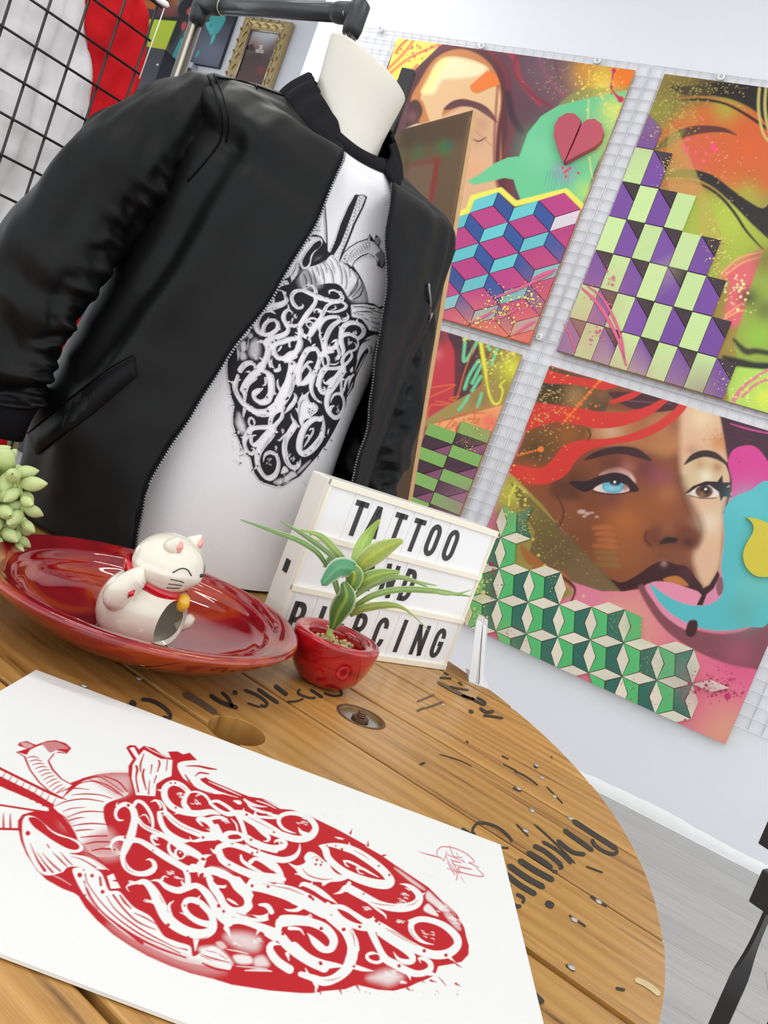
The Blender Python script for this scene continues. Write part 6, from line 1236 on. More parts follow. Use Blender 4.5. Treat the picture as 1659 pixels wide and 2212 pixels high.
# ---- mannequin
M['mannequin'] = plain('ivory_mannequin_plastic', '#dfd9cc', .32, vary=.02, coat=.2)
man = empty('mannequin', MO, 'ivory torso mannequin with slanted neck cap wearing the jacket', 'mannequin')
def man_fold(al, v): return 0 * al
mt = body_surface([.004, .12, .26, .41, .52, .60, .648, .672, .690, .700], [.158, .154, .156, .164, .170, .166, .138, .106, .080, .064], [.116, .108, .106, .110, .108, .094, .078, .066, .058, .054], [0, 0, 0, 0, .004, .010, .014, .014, .012, .012], [0, 0, 0, 0, 0, .006, .022, .040, .050, .055], man_fold)
AL2, VV2 = np.meshgrid(np.linspace(-math.pi, math.pi, 72, endpoint=False), np.linspace(0, 1, 50), indexing='ij')
build('torso', mt(AL2, VV2).transpose(1, 0, 2).reshape(-1, 3), grid_faces(50, 72, True)[:, ::-1], M['mannequin'], man, True)
NC = MO + mey * .010; v = []; nr = 60
for (h, r, tl, oy) in ((.640, .068, .20, 0), (.680, .063, .22, 0), (.71, .0595, .26, 0), (.74, .060, .32, -.001), (.77, .0625, .36, -.003), (.796, .0655, .40, -.005), (.816, .0672, .44, -.006), (.8185, .0668, .44, -.006), (.8195, .0650, .44, -.006), (.8195, .0, .44, -.006)):
    for k in range(nr):
        a = 2 * math.pi * k / nr; d = np.array([math.cos(a) * r * .98, math.sin(a) * r * 1.05, 0])
        v.append(NC + d * 1.05 + mey * oy + Z * (h - tl * (d[0] * .75 - d[1] * .25)))
build('neck', v, grid_faces(10, nr, True), M['mannequin'], man, True)
mb = MB(); mb.lathe([(0, -.0), (.09, -.0), (.09, .003), (0, .003)], MO, 32); mb.build('base_plate', M['mannequin'], man)

# ---- heart print on the shirt: the same artwork as the paper, in black
def find_on(f, px, py, al0=-1.5, al1=1.5):
    a, v = np.meshgrid(np.linspace(al0, al1, 240), np.linspace(0, 1, 240), indexing='ij'); p = f(a, v).reshape(-1, 3); x, y = project(p)
    k = np.argmin((x - px) ** 2 + (y - py) ** 2); return a.ravel()[k], v.ravel()[k]
prs = [((574, 1050), (1012, 2052)), ((662, 935), (783, 1880)), ((653, 878), (682, 1881)), ((553, 842), (698, 2040)), ((577, 1002), (937, 2019)), ((725, 881), (643, 1785)), ((819, 574), (149, 1621)), ((680, 556), (116, 1802)), ((665, 706), (389, 1842))]
src = []; dst = []
for s_, p_ in prs:
    a_, v_ = find_on(shirt, *s_); src.append((a_, v_, 1)); q = on_z(*p_); dst.append((q[0], q[1]))
AFF = np.linalg.lstsq(np.array(src), np.array(dst), rcond=None)[0]
ga, gv = 430, 400
AL, VV = np.meshgrid(np.linspace(-1.35, 1.25, ga), np.linspace(.16, .93, gv), indexing='ij')
XY = np.stack([AL.ravel(), VV.ravel(), np.ones(AL.size)], 1) @ AFF
px_, py_ = project(np.c_[XY, np.full(len(XY), TAB)])
ok = (XY[:, 1] > .2)
ink = Canvas(np.where(ok, px_, -9e3), np.where(ok, py_, -9e3), 0.0); heart_art(ink); ic = ink.c[:, 0]
P = shirt(AL, VV); Pn = np.cross(np.gradient(P, axis=0), np.gradient(P, axis=1)); Pn /= np.linalg.norm(Pn, axis=2, keepdims=True)
if np.mean((Pn * (MO - P)).sum(2)) > 0: Pn = -Pn
P = (P + Pn * .0011).reshape(-1, 3)
F_ = grid_faces(ga, gv); keep = ic[F_].max(1) > .02; F_ = F_[keep]; used = np.unique(F_); rem = np.zeros(len(P), int); rem[used] = np.arange(len(used))
M['tee_ink'] = vcol('black_shirt_print', .75, .25, .15, 700)
build('heart_print', P[used], rem[F_], M['tee_ink'], tee, True, colors=lin('#f3f1f4') * (1 - ic[used, None]) + lin('#242326') * ic[used, None])

# ---- bomber jacket
M['nylon'] = plain('black_nylon', '#0c0c0d', .48, vary=.12, scale=5, bump=.12, bscale=34, spec=.20)
M['nylon_lining'] = plain('black_lining', '#0b0b0d', .55, vary=.1, spec=.15)
M['zip_metal'] = plain('gunmetal_zip', '#8a8a8a', .35, metal=.9, vary=.15, scale=300)
jk = empty('bomber_jacket', MO, 'black nylon bomber jacket hanging open on the mannequin', 'jacket')
def jfold(al, v):
    aw = (al + 1.95 + math.pi) % (2 * math.pi) - math.pi
    dg = np.sin(2.2 * al - 7.5 * v + .6)
    return .074 * np.exp(-(aw / .75) ** 2) * np.clip((.72 - v) / .5, 0, 1) + .006 * dg * np.clip(1.1 - v, 0, 1) + .0035 * np.sin(5 * al + 9 * v) * (1 - v) + .006 * np.exp(-((al - 1.15) / .45) ** 2) * np.sin(22 * al + 3 * v) * np.clip((1 - v) * 8, 0, 1) + .003 * np.sin(17 * al) * np.exp(-((v - 1.0) / .2) ** 2)
jacket = body_surface([.006, .12, .26, .41, .55, .645, .690, .712, .726, .735], [.214, .218, .220, .226, .234, .230, .207, .170, .136, .106], [.176, .168, .160, .156, .150, .138, .118, .106, .099, .094], [.004, .0, 0, 0, .002, .006, .010, .012, .012, .012], [0, 0, 0, 0, .004, .018, .045, .066, .082, .094], jfold)
EL = [(735, 345), (700, 420), (683, 474), (656, 519), (617, 580), (580, 649), (544, 697), (500, 748), (456, 822), (425, 871), (401, 919), (371, 956), (340, 1013), (319, 1052), (311, 1112), (301, 1158), (298, 1200)]
ER = [(838, 330), (842, 382), (841, 433), (830, 490), (827, 528), (830, 585), (827, 642), (818, 688), (804, 767), (791, 857), (785, 917), (764, 978), (749, 1038), (725, 1100), (690, 1200)]
def edge_alpha(E_, lo, hi, vs):
    E_ = np.array(E_, float); a = np.linspace(lo, hi, 500); out = []
    for v in vs:
        p = jacket(a, np.full_like(a, v)); x, y = project(p); d = x - np.interp(y, E_[:, 1], E_[:, 0])
        k = np.nonzero(d[:-1] * d[1:] <= 0)[0]
        out.append(a[k[0]] if len(k) else (a[np.argmin(abs(d))]))
    out = np.array(out); return np.convolve(np.pad(out, 3, 'edge'), np.ones(7) / 7, 'valid')
nvj, naj = 150, 200
vs = np.linspace(0, 1, nvj)
aL = edge_alpha(EL, -1.5, .5, vs); aR = edge_alpha(ER, .0, 1.6, vs)
tt = np.linspace(0, 1, naj)
AL = aR[:, None] + (2 * math.pi + aL - aR)[:, None] * tt[None]      # from the right edge round the back to the left edge
P = jacket(AL, np.repeat(vs[:, None], naj, 1))
# front edges lift a little off the chest
lift = (np.exp(-((tt) / .03) ** 2) * .014 + np.exp(-((1 - tt) / .035) ** 2) * .010)[None, :, None] * (1 - .6 * vs)[:, None, None]
rad = P - (MO + Z * .3); rad[..., 2] = 0; rad /= np.linalg.norm(rad, axis=2, keepdims=True)
P = P + rad * lift
span = (2 * math.pi + aL - aR)[:, None]; dl = (1 - tt)[None] * span; vg = vs[:, None]
d0 = .62 - .30 * vg
ridge = .013 * np.exp(-((dl - d0) / .12) ** 2) - .010 * np.exp(-((dl - d0 - .26) / .13) ** 2)
ridge = ridge * np.clip(vg * 5, 0, 1) * np.clip((.93 - vg) * 6, 0, 1)
pull = .011 * np.exp(-((vg - .80 - .05 * (dl - 1.0)) / .022) ** 2) * np.exp(-((dl - .75) / .45) ** 2) - .012 * np.exp(-((vg - .755 - .05 * (dl - 1.0)) / .02) ** 2) * np.exp(-((dl - .8) / .45) ** 2)
pull = pull + .007 * np.exp(-((vg - .30 + .22 * (dl - .6)) / .05) ** 2) * np.exp(-((dl - .9) / .5) ** 2)
P = P + rad * (ridge + pull)[..., None]
# soft noise wrinkles
nz_ = np.array([mnoise.noise(Vector(q * 9.0)) + .5 * mnoise.noise(Vector(q * 21.0)) for q in P.reshape(-1, 3)]).reshape(nvj, naj, 1)
P = P + rad * nz_ * .0045
o = build('jacket_body', P.reshape(-1, 3), grid_faces(nvj, naj)[:, ::-1], M['nylon'], jk, True)
sm = o.modifiers.new('thick', 'SOLIDIFY'); sm.thickness = .004; sm.offset = -1
JB = P
# zipper tapes with teeth down both front edges
for col, name in ((0, 'zip'), (-1, 'zip')):
    mb = MB(); e = JB[:, col]; inn_ = JB[:, 1 if col == 0 else -2]; d = e - inn_; d /= np.linalg.norm(d, axis=1, keepdims=True)
    ii = np.arange(2, nvj - 4)
    q = []
    for i in ii: q += [e[i], e[i] + d[i] * .006]
    q = np.array(q); mb.add(list(q + rad[ii, col].repeat(2, 0) * .002), [[2 * k, 2 * k + 1, 2 * k + 3, 2 * k + 2] for k in range(len(ii) - 1)])
    tape = mb.build('zip_tape', M['rib_black'], jk); sm = tape.modifiers.new('thick', 'SOLIDIFY'); sm.thickness = .0015
    mt_ = MB(); L = np.concatenate([[0], np.cumsum(np.linalg.norm(np.diff(e[ii], axis=0), axis=1))])
    for s_ in np.arange(0, L[-1], .0042):
        c_ = np.array([np.interp(s_, L, (e[ii] + d[ii] * .006)[:, k]) for k in range(3)]); dd = np.array([np.interp(s_, L, d[ii][:, k]) for k in range(3)])
        up_ = Z; w_ = np.cross(dd, up_); mt_.box(c_ + rad[60, col] * .002, dd, w_, up_, .0017, .0012, .0011)
    mt_.build('zip_teeth', M['zip_metal'], tape, kind='stuff')
# stand collar
def jcollar():
    al = AL[-1]; base = P[-1]; v = []; n = 9
    rr = rad[-1]
    for k in range(n):
        t = k / (n - 1); fall = np.clip(np.minimum(tt, 1 - tt) / .06, 0, 1) ** .5
        v.append(base + Z * (.046 * t * (.30 + .70 * fall))[:, None] - rr * (.032 * t * (.5 + .5 * fall))[:, None] + rr * (.004 * math.sin(math.pi * t)))
    return np.array(v)
vc = jcollar(); o = build('rib_collar', vc.reshape(-1, 3), grid_faces(9, naj)[:, ::-1], M['rib_black'], jk, True); sm = o.modifiers.new('thick', 'SOLIDIFY'); sm.thickness = .004; sm.offset = -1
# sleeves
def sleeve(cpx, seed, name, ruche):
    Q = spline([(x, y, w, d) for x, y, w, d in cpx], 26); n = len(Q); m = 72; v = []; prev = None
    C_ = np.array([at_y(q[0], q[1], q[3]) for q in Q]); Rr = np.array([q[2] / 2 / FOC * q[3] for q in Q])
    for i in range(n):
        t = C_[min(i + 1, n - 1)] - C_[max(i - 1, 0)]; t /= np.linalg.norm(t)
        view = C_[i] / np.linalg.norm(C_[i] - ORG); vw = (ORG - C_[i]) / np.linalg.norm(ORG - C_[i])
        sd = np.cross(t, vw); sd /= np.linalg.norm(sd); fr = np.cross(sd, t)     # sd: to one side in the picture, fr: to the camera
        s_ = i / (n - 1)
        for k in range(m):
            a = 2 * math.pi * k / m; d = sd * math.cos(a) + fr * math.sin(a)
            q = C_[i] + d * Rr[i]
            w1 = mnoise.noise(Vector(q * 12 + seed)) * .010 + mnoise.noise(Vector((a * 1.5 + seed, s_ * 9, 0))) * .008
            lg_ = .004 * math.sin(3 * a + 5 * s_ + seed)                       # long folds
            cr = ruche * math.exp(-(((a - RU + math.pi) % (2 * math.pi) - math.pi) / .42) ** 2) * (math.sin(s_ * 130 + 2 * math.sin(3 * a)) * .5 + mnoise.noise(Vector((s_ * 55, a * 3, seed)))) * min(1, s_ * 2.5)
            creas = .020 * max(0, s_ - .50) * math.sin(s_ * 48 + 2.0 * math.sin(a + seed) + 2 * mnoise.noise(Vector((s_ * 6, a, 2)))) + .006 * mnoise.noise(Vector((s_ * 5 + a * 1.6, s_ * 14 - a * 2.2, seed)))
            v.append(q + d * (w1 + lg_ + cr + creas) * (1 - .5 * math.exp(-s_ * 12)))
    o = build(name, np.array(v), grid_faces(n, m, True), M['nylon'], jk, True)
    return o, C_, Rr
RU = 2.45
sleeve([(480, 205, 80, 1.16), (448, 232, 150, 1.135), (375, 285, 192, 1.10), (285, 352, 206, 1.075), (200, 440, 212, 1.06), (100, 580, 208, 1.045), (52, 700, 182, 1.04), (22, 800, 152, 1.04), (6, 870, 120, 1.04)], 3.1, 'sleeve', .0070)
RU = 2.2
sleeve([(845, 440, 110, 1.33), (862, 500, 140, 1.36), (862, 580, 148, 1.375), (858, 680, 150, 1.38), (850, 790, 154, 1.38), (828, 900, 150, 1.38), (800, 1000, 146, 1.38), (778, 1090, 120, 1.38), (760, 1150, 100, 1.38)], 7.7, 'sleeve', .006)
# cuffs, seams, pocket welt, arm pocket
def tube_px(name, pts, r, mat, parent=jk, n=7):
    mb = MB(); mb.tube([at_y(*p) for p in spline(pts, 5)], r, n); return mb.build(name, mat, parent, True)
mb = MB(); mb.tube([at_y(12, 850, 1.04), at_y(0, 890, 1.04), at_y(-14, 935, 1.04)], [.046, .040, .038], 28); mb.build('cuff', M['rib_black'], jk, True)
mb = MB(); mb.tube([at_y(772, 1120, 1.38), at_y(758, 1160, 1.38), at_y(745, 1200, 1.38)], [.055, .045, .043], 28); mb.build('cuff', M['rib_black'], jk, True)
bpy.context.view_layer.update(); DG = bpy.context.evaluated_depsgraph_get()
def hit(x, y, out=.002):
    d = Vector(ray(x, y)).normalized(); o_ = Vector(ORG)
    for _ in range(40):
        ok_, loc, nor, _i, ob, _m = sc.ray_cast(DG, o_, d)
        if not ok_: return None
        if ob.parent and ob.parent.name == jk.name:
            if nor.dot(d) > 0: nor = -nor
            return np.array(loc + nor * out)
        o_ = loc + d * .0005
    return None
def hits(pts, out):
    P_ = [hit(x, y, out) for x, y in pts]; P_ = [p for p in P_ if p is not None]; return [p for i, p in enumerate(P_) if i == 0 or np.linalg.norm(p - P_[i - 1]) < .08]
def seam_px(name, pts, r, mat, out=.001, parent=jk):
    mb = MB(); mb.tube(hits(spline(pts, 4), out), r, 6); return mb.build(name, mat, parent, True)
seam_px('armhole_seam', [(425, 130), (450, 165), (468, 208), (478, 258), (474, 305), (446, 345), (405, 392)], .0016, M['nylon_lining'])
seam_px('armhole_seam', [(436, 128), (462, 162), (481, 206), (492, 258), (488, 308)], .0012, M['nylon_lining'])
seam_px('shoulder_seam', [(466, 168), (520, 176), (562, 190), (612, 208)], .0013, M['nylon_lining'])
seam_px('yoke_seam', [(528, 150), (542, 172), (556, 192)], .0012, M['nylon_lining'])
wl = hits(spline([(292, 770), (240, 800), (180, 846), (120, 893), (64, 940)], 3), .0012); wl2 = hits(spline([(297, 812), (250, 852), (190, 902), (130, 945), (82, 982)], 3), .0022)
mb = MB(); q = []
for a_, b_ in zip(wl, wl2): q += [a_, b_]
mb.add(q, [[2 * k, 2 * k + 1, 2 * k + 3, 2 * k + 2] for k in range(len(q) // 2 - 1)]); o = mb.build('pocket_welt', M['nylon_lining'], jk, True); sm = o.modifiers.new('thick', 'SOLIDIFY'); sm.thickness = .002; sm.offset = 0
seam_px('pocket_stitching', [(288, 766), (236, 796), (176, 842), (116, 889), (60, 936)], .0012, M['nylon_lining'])
seam_px('front_seam', [(322, 1046), (300, 1100), (292, 1150), (288, 1184)], .0012, M['nylon_lining'])
zp = hits(((922, 612), (926, 650), (925, 690)), .003); mb = MB(); mb.tube(zp, .0022, 6); ap = mb.build('arm_pocket_zip', M['zip_metal'], jk, True)
mb = MB(); mb.tube([zp[-1] + Z * .012, zp[-1] + Z * .004 - NW * .002, zp[-1] - Z * .003 - NW * .002], [.002, .0032, .0022], 8); mb.build('zip_pull', M['zip_metal'], ap, True)
# ================================================================== leaning board and easel behind the jacket
Y_B = 1.75; bd = np.array([-.568, .823, 0]); bT, bB = at_y(1022, 238, Y_B), at_y(866, 1175, Y_B); b_n = np.cross(bd, bT - bB); b_n /= np.linalg.norm(b_n)
if b_n @ (ORG - bT) < 0: b_n = -b_n
board = empty('leaning_board', bB, 'brown hardboard panel with red and green spray traces leaning behind the jacket', 'board')
M['hardboard'] = vcol('brown_hardboard', .65, .3, .2, 120)
nu, nv = 90, 150; Q = []
for i in range(nu):
    for j in range(nv): Q.append(bB + (bT - bB) * j / (nv - 1) + bd * (.62 * i / (nu - 1)))
Q = np.array(Q); x, y = project(Q); c = Canvas(x, y, '#71583f'); c.tile(800, 50, 2.765)
c.poly([(180, 640), (620, 520), (560, 700), (160, 760)], '#5a4432', 30, .8, curve=False); c.poly([(210, 870), (380, 830), (350, 1130), (240, 1300), (140, 1200)], '#82664c', 30, .9); c.glow(290, 775, 45, '#4c7040', .8); c.glow(440, 745, 45, '#3f7a3c', .9); c.glow(470, 725, 20, '#2e6a66', .8); c.glow(200, 800, 50, '#6a6a34', .6); c.glow(420, 1500, 120, '#5a4a30', .7)
c.stroke([(220, 855, 20), (300, 835, 26), (405, 815, 30)], '#8a4034', feather=12, alpha=.8); c.stroke([(400, 830, 30), (375, 980, 30), (350, 1120, 20)], '#962c28', feather=10, alpha=.9); c.stroke([(330, 1180, 30), (320, 1300, 30)], '#8a4a38', feather=20, alpha=.6); c.stroke([(600, 560, 16), (560, 800, 16), (500, 1150, 16)], '#8a6a4c', feather=12, alpha=.8); c.glow(360, 1700, 100, '#5a4530', .6)
build('sprayed_face', Q + b_n * .0005, grid_faces(nu, nv), M['hardboard'], board, colors=c.c)
M['mdf_edge'] = plain('raw_mdf_edge', '#c8a070', .7, vary=.1, scale=40)
mb = MB(); mb.prism([bB, bT, bT + bd * .62, bB + bd * .62], -b_n * .011); mb.build('panel', M['mdf_edge'], board)
M['black_wood'] = plain('black_stained_wood', '#2c2c2e', .5, vary=.15, scale=30)
eT, eB = at_y(884, 152, 1.92), at_y(884, 152, 1.92) * np.array([1, 1, 0]) + np.array([.03, -.06, 0])
ez = empty('easel', (eB[0], eB[1], 0), 'black wooden easel standing behind the mannequin neck', 'easel')
def beam(name, a, b, w, d, parent, mat):
    a, b = np.asarray(a, float), np.asarray(b, float); t = (b - a) / np.linalg.norm(b - a); s = np.cross(t, [0.3, 1, 0]); s /= np.linalg.norm(s); n = np.cross(s, t)
    mb = MB(); mb.box((a + b) / 2, s, n, t, w / 2, d / 2, np.linalg.norm(b - a) / 2); o = mb.build(name, mat, parent); bevel(o, .004, 2); return o
beam('mast', eB + Z * .25, eT, .034, .022, ez, M['black_wood'])
for sx in (-.28, .28): beam('front_leg', (eB[0] + sx, eB[1] - .12, 0.0), (eT[0] + sx * .12, eT[1] - .01, 1.25), .03, .02, ez, M['black_wood'])
beam('rear_leg', (eB[0] - .1, eB[1] + .45, 0.0), (eT[0], eT[1] + .02, 1.2), .03, .02, ez, M['black_wood'])

# ================================================================== black grid wall stand with hanging garments (upper left)
M['black_wire'] = plain('black_powder_coated_wire', '#1e1b1c', .4, vary=.1)
gd = np.array([-.665, -.747, 0]); gd /= np.linalg.norm(gd); gE = at_y(316, 84, 1.75); g_n = np.cross(gd, Z); g_n = g_n if g_n @ (ORG - gE) > 0 else -g_n
gw = empty('black_grid_stand', (gE[0] + gd[0] * .3, gE[1] + gd[1] * .3, 0), 'black wire grid display stand at the left edge', 'grid stand')
CW, CH = .0669, .0743
ztop = gE[2] + CH * 4; nz_rows = int(ztop / CH)
mb = MB(); mb.tube([gE * np.array([1, 1, 0]) + Z * .02, gE * np.array([1, 1, 0]) + Z * (ztop + .01)], .0028, 8); o0 = mb.build('vertical_wire', M['black_wire'], gw, True); b0 = wloc(o0)
for k in range(1, 10): dup(o0, b0 + gd * CW * k, gw)
mb = MB(); q = gE + Z * (4 * CH) + g_n * .0052; mb.tube([q - gd * .008, q + gd * (CW * 9 + .01)], .0028, 8); o1 = mb.build('horizontal_wire', M['black_wire'], gw, True); b1 = wloc(o1)
for k in range(1, nz_rows): dup(o1, b1 - Z * CH * k, gw)
# raglan shirt hung behind the grid
def on_grid(x, y, back): return on_plane(x, y, gE - g_n * back, g_n)
def ruled(name, left, right, back, mat, parent, n=70, m=40, amp=.010, seed=0, thick=.012):
    Lf, Rt = spline(left, 12), spline(right, 12); tl, tr = np.linspace(0, 1, len(Lf)), np.linspace(0, 1, len(Rt)); v = []
    for i in range(n):
        t = i / (n - 1); a = np.array([np.interp(t, tl, Lf[:, k]) for k in (0, 1)]); b = np.array([np.interp(t, tr, Rt[:, k]) for k in (0, 1)])
        for j in range(m):
            u = j / (m - 1); q = a + (b - a) * u; ed = min(u, 1 - u, .12) / .12
            p = on_grid(q[0], q[1], back); v.append(p + g_n * (amp * (mnoise.noise(Vector((q[0] * .012 + q[1] * .004, q[1] * .006, seed))) + .5 * mnoise.noise(Vector((q[0] * .03, q[1] * .02, seed)))) - .012 * (1 - ed) ** 2))
    o = build(name, v, grid_faces(n, m), mat, parent, True); s = o.modifiers.new('thick', 'SOLIDIFY'); s.thickness = thick; s.offset = 0; return o
M['raglan_white'] = plain('white_jersey', '#e6e3e4', .85, vary=.02, bump=.2, bscale=500, spec=.2)
M['raglan_red'] = plain('red_jersey', '#cc1820', .85, vary=.06, bump=.2, bscale=500, spec=.2)
rag = empty('raglan_shirt', on_grid(120, 560, .06), 'white raglan t-shirt with red sleeve hanging behind the black wire grid', 't-shirt')
seam = [(184, -20), (190, 60), (198, 140), (186, 270), (150, 390), (60, 560)]
ruled('shirt_body', [(-90, -160), (-90, 100), (-90, 300), (-90, 480), (-90, 700)], seam, .045, M['raglan_white'], rag, seed=1.3, amp=.016)
ruled('red_sleeve', seam[:5], [(296, -30), (318, 25), (316, 85), (300, 170), (240, 290)], .050, M['raglan_red'], rag, seed=4.1, amp=.016, n=60, m=34)
strip = empty('red_garment', on_grid(60, 980, .10), 'red garment with a silver clip showing between the jacket sleeve and body', 'garment')
ruled('red_cloth', [(150, 660), (100, 760), (50, 850), (20, 900), (-10, 960)], [(175, 690), (125, 780), (86, 860), (60, 910), (36, 962)], .02, M['raglan_red'], strip, n=40, m=16, seed=7, amp=.006, thick=.006)
mb = MB(); c0 = on_grid(82, 826, -.005); mb.box(c0, gd, g_n, Z, .011, .004, .0045); o = mb.build('silver_clip', M['steel'], strip); bevel(o, .001)
mb = MB(); mb.tube([on_grid(x, y, -.008) for x, y in ((60, 830), (45, 890), (28, 950))], .003, 7); mb.build('black_cord', M['black_wire'], strip, True)
M['olive_card'] = plain('olive_tag', '#8a8558', .6, vary=.1)
mb = MB(); mb.prism([on_grid(x, y, .0) for x, y in ((18, 948), (42, 952), (34, 990), (14, 985))], -g_n * .003); mb.build('swing_tag', M['olive_card'], strip)

# ================================================================== garment rail
M['brushed'] = plain('brushed_steel_tube', '#a9a49a', .3, metal=1.0, vary=.12, scale=20, stretch=(1, 1, .05))
M['black_tube'] = plain('black_painted_tube', '#34373a', .35, vary=.08, coat=.2)
M['black_plastic'] = plain('black_plastic_fitting', '#2b2c2f', .45, vary=.1, bump=.15)
rl, rr_ = at_y(436, 10, 1.90), at_y(772, 31, 1.685); rr_[2] = rl[2]; rdir = (rr_ - rl) / np.linalg.norm(rr_ - rl)
rail = empty('garment_rail', (rl + rr_) / 2 * np.array([1, 1, 0]), 'steel garment rail with black top bar behind the jacket shoulder', 'garment rail')
for p in (rl, rr_):
    mb = MB(); mb.tube([p * np.array([1, 1, 0]) + Z * .06, p - Z * .012], .0155, 20); mb.build('post', M['brushed'], rail, True)
    mb = MB(); mb.tube([p - Z * .045, p - Z * .03, p + Z * .02, p + Z * .028], [.018, .021, .021, .012], 20)
    s_ = 1 if p is rl else -1; mb.tube([p, p + rdir * s_ * .05, p + rdir * s_ * .062], [.0215, .0215, .019], 20); fit = mb.build('corner_fitting', M['black_plastic'], rail, True)
    c_ = p + rdir * s_ * .032; tc_ = (ORG - c_) / np.linalg.norm(ORG - c_); mb = MB(); mb.tube([c_ + tc_ * .0195, c_ + tc_ * .0235], [.0072, .006], 14); mb.build('screw', M['steel'], fit, True)
    mb = MB(); mb.box(p * np.array([1, 1, 0]) + Z * .035, np.array([rdir[1], -rdir[0], 0]), rdir, Z, .25, .02, .02); mb.build('foot', M['black_tube'], rail)
mb = MB(); mb.tube([rl, rr_], .0185, 24); mb.build('top_bar', M['black_tube'], rail, True)
mb = MB(); cstr = rl + rdir * .075; side = np.cross(rdir, Z)
mb.tube([cstr + rdir * .006 * math.sin(a) + (side * math.cos(a) + Z * math.sin(a)) * .0200 for a in np.linspace(0, 2 * math.pi, 29)], .0011, 6)
M['string'] = plain('cream_string', '#d8d0bc', .8); tag(mb.build('string_loop', M['string'], None, True), 'thin cream loop of string tied round the black rail bar', 'string')
mb = MB(); mb.tube([at_y(355, 18, 1.70), at_y(330, 88, 1.70), at_y(301, 170, 1.70)], .0012, 6); cord = empty('hanging_cord', at_y(301, 170, 1.70), 'thin white cord on a plastic hook beside the red sleeve', 'cord'); mb.build('cord', M['white_plastic'], cord, True)
mb = MB(); mb.tube([at_y(330, -14, 1.70), at_y(345, 0, 1.70), at_y(360, 10, 1.70), at_y(364, 14, 1.70)], [.006, .0065, .006, .003], 12); mb.build('hook', M['white_plastic'], cord, True)

# ================================================================== pictures on the recessed wall
def wq(x, y, out): return wall_sz(x, y, out, D_REC)
OB = .03
s1, _ = wq(490, 90, OB); s0, _ = wq(215, 60, OB); zb = wq(345, 124, OB)[1]; zt = zb + 1.25
gp = empty('graffiti_canvas', wpt(s0 / 2 + s1 / 2, zb, OB, D_REC), 'dark blue graffiti canvas with a lime patch and teal leaves', 'painting')
nu, nv = 170, 200; S, ZZ = np.meshgrid(np.linspace(s0, s1, nu), np.linspace(zb, zt, nv), indexing='ij'); P = HD[None] * S.reshape(-1, 1) + NW[None] * (D_REC - OB) + Z[None] * ZZ.reshape(-1, 1)
x, y = project(P); c = Canvas(x, y, '#2b2d36'); c.tile(300, 0, 6.38)
c.glow(1000, 720, 330, '#6b7285', .95); c.glow(1150, 450, 150, '#4a4f5e', .8); c.glow(1250, 250, 60, '#2a2c36', .9); c.glow(430, 110, 150, '#8a4a42', .9); c.glow(560, 40, 60, '#3f8a88', .8); c.glow(500, 20, 60, '#b0642e', .8)
c.poly([(40, 20), (120, 0), (225, 60), (230, 130), (100, 100)], '#b8622a', 10); c.poly([(0, 300), (130, 240), (620, 230), (560, 470), (340, 810), (60, 800), (90, 560)], '#1a1a20', 8, curve=False); c.poly([(135, 262), (522, 292), (318, 806), (90, 766), (90, 700), (150, 470)], '#b8cc34', 3, curve=False); c.glow(250, 680, 90, '#d0c030', .8)
c.poly([(540, 120), (610, 0), (800, 0), (700, 220), (620, 300), (560, 250)], '#23232b', 8); c.poly([(655, 170), (690, 110), (755, 85), (740, 160), (690, 205)], '#cc5248', 4); c.poly([(585, 350), (620, 300), (660, 330), (610, 430)], '#b84a4a', 6); c.poly([(440, 830), (560, 560), (640, 420), (700, 380), (640, 540), (540, 830)], '#3d9896', 5); c.poly([(600, 500), (660, 430), (650, 500), (610, 530)], '#23232b', 4)
c.poly([(975, 235), (1130, 205), (1195, 250), (1150, 360), (1070, 470), (1010, 360)], '#47a0a2', 4); c.poly([(920, 320), (985, 300), (980, 380), (945, 410)], '#4fb0b0', 3); c.poly([(960, 410), (1010, 360), (1035, 420), (990, 490)], '#4fb0b0', 3); c.poly([(1000, 520), (1040, 440), (1050, 520), (985, 620)], '#57b8b6', 3); c.poly([(780, 760), (830, 680), (830, 740), (790, 800)], '#47a0a2', 3); c.poly([(720, 160), (765, 120), (760, 190), (720, 215)], '#3d9896', 3)
build('painted_canvas', P, grid_faces(nu, nv), M['paint'], gp, colors=c.c)
M['canvas_edge'] = plain('canvas_edge', '#3a3c44', .7); mb = MB(); mb.prism([wpt(s0, zb, OB - .001, D_REC), wpt(s1, zb, OB - .001, D_REC), wpt(s1, zt, OB - .001, D_REC), wpt(s0, zt, OB - .001, D_REC)], NW * .027); mb.build('stretcher', M['canvas_edge'], gp)
M['alu'] = plain('brushed_aluminium', '#b9bec8', .35, metal=.8, vary=.05)
mb = MB(); mb.box(wpt((s0 + s1) / 2 - .12, zb - .030, .03, D_REC), HD, NW, Z, (s1 - s0) / 2 - .10, .028, .024); o = mb.build('metal_ledge', M['alu'], None); bevel(o, .004); tag(o, 'pale metal ledge under the graffiti canvas on the recessed wall', 'ledge')
M['dark_panel'] = plain('dark_grey_panel', '#2c2e36', .4, vary=.06)
cab = empty('dark_cabinet', wpt((s0 + s1) / 2 - .15, 0, .2, D_REC), 'dark grey cabinet below the metal ledge behind the jacket shoulder', 'cabinet')
mb = MB(); mb.box(wpt((s0 + s1) / 2 - .15, (zb - .06) / 2, .15, D_REC), HD, NW, Z, (s1 - s0) / 2 - .13, .14, (zb - .062) / 2); o = mb.build('cabinet_body', M['dark_panel'], cab); bevel(o, .004)
kp = on_plane(342, 141, wpt(0, 0, .292, D_REC), NW); mb = MB(); mb.tube([kp + NW * .01, kp - NW * .012], .009, 12); mb.build('knob', M['steel'], cab, True)
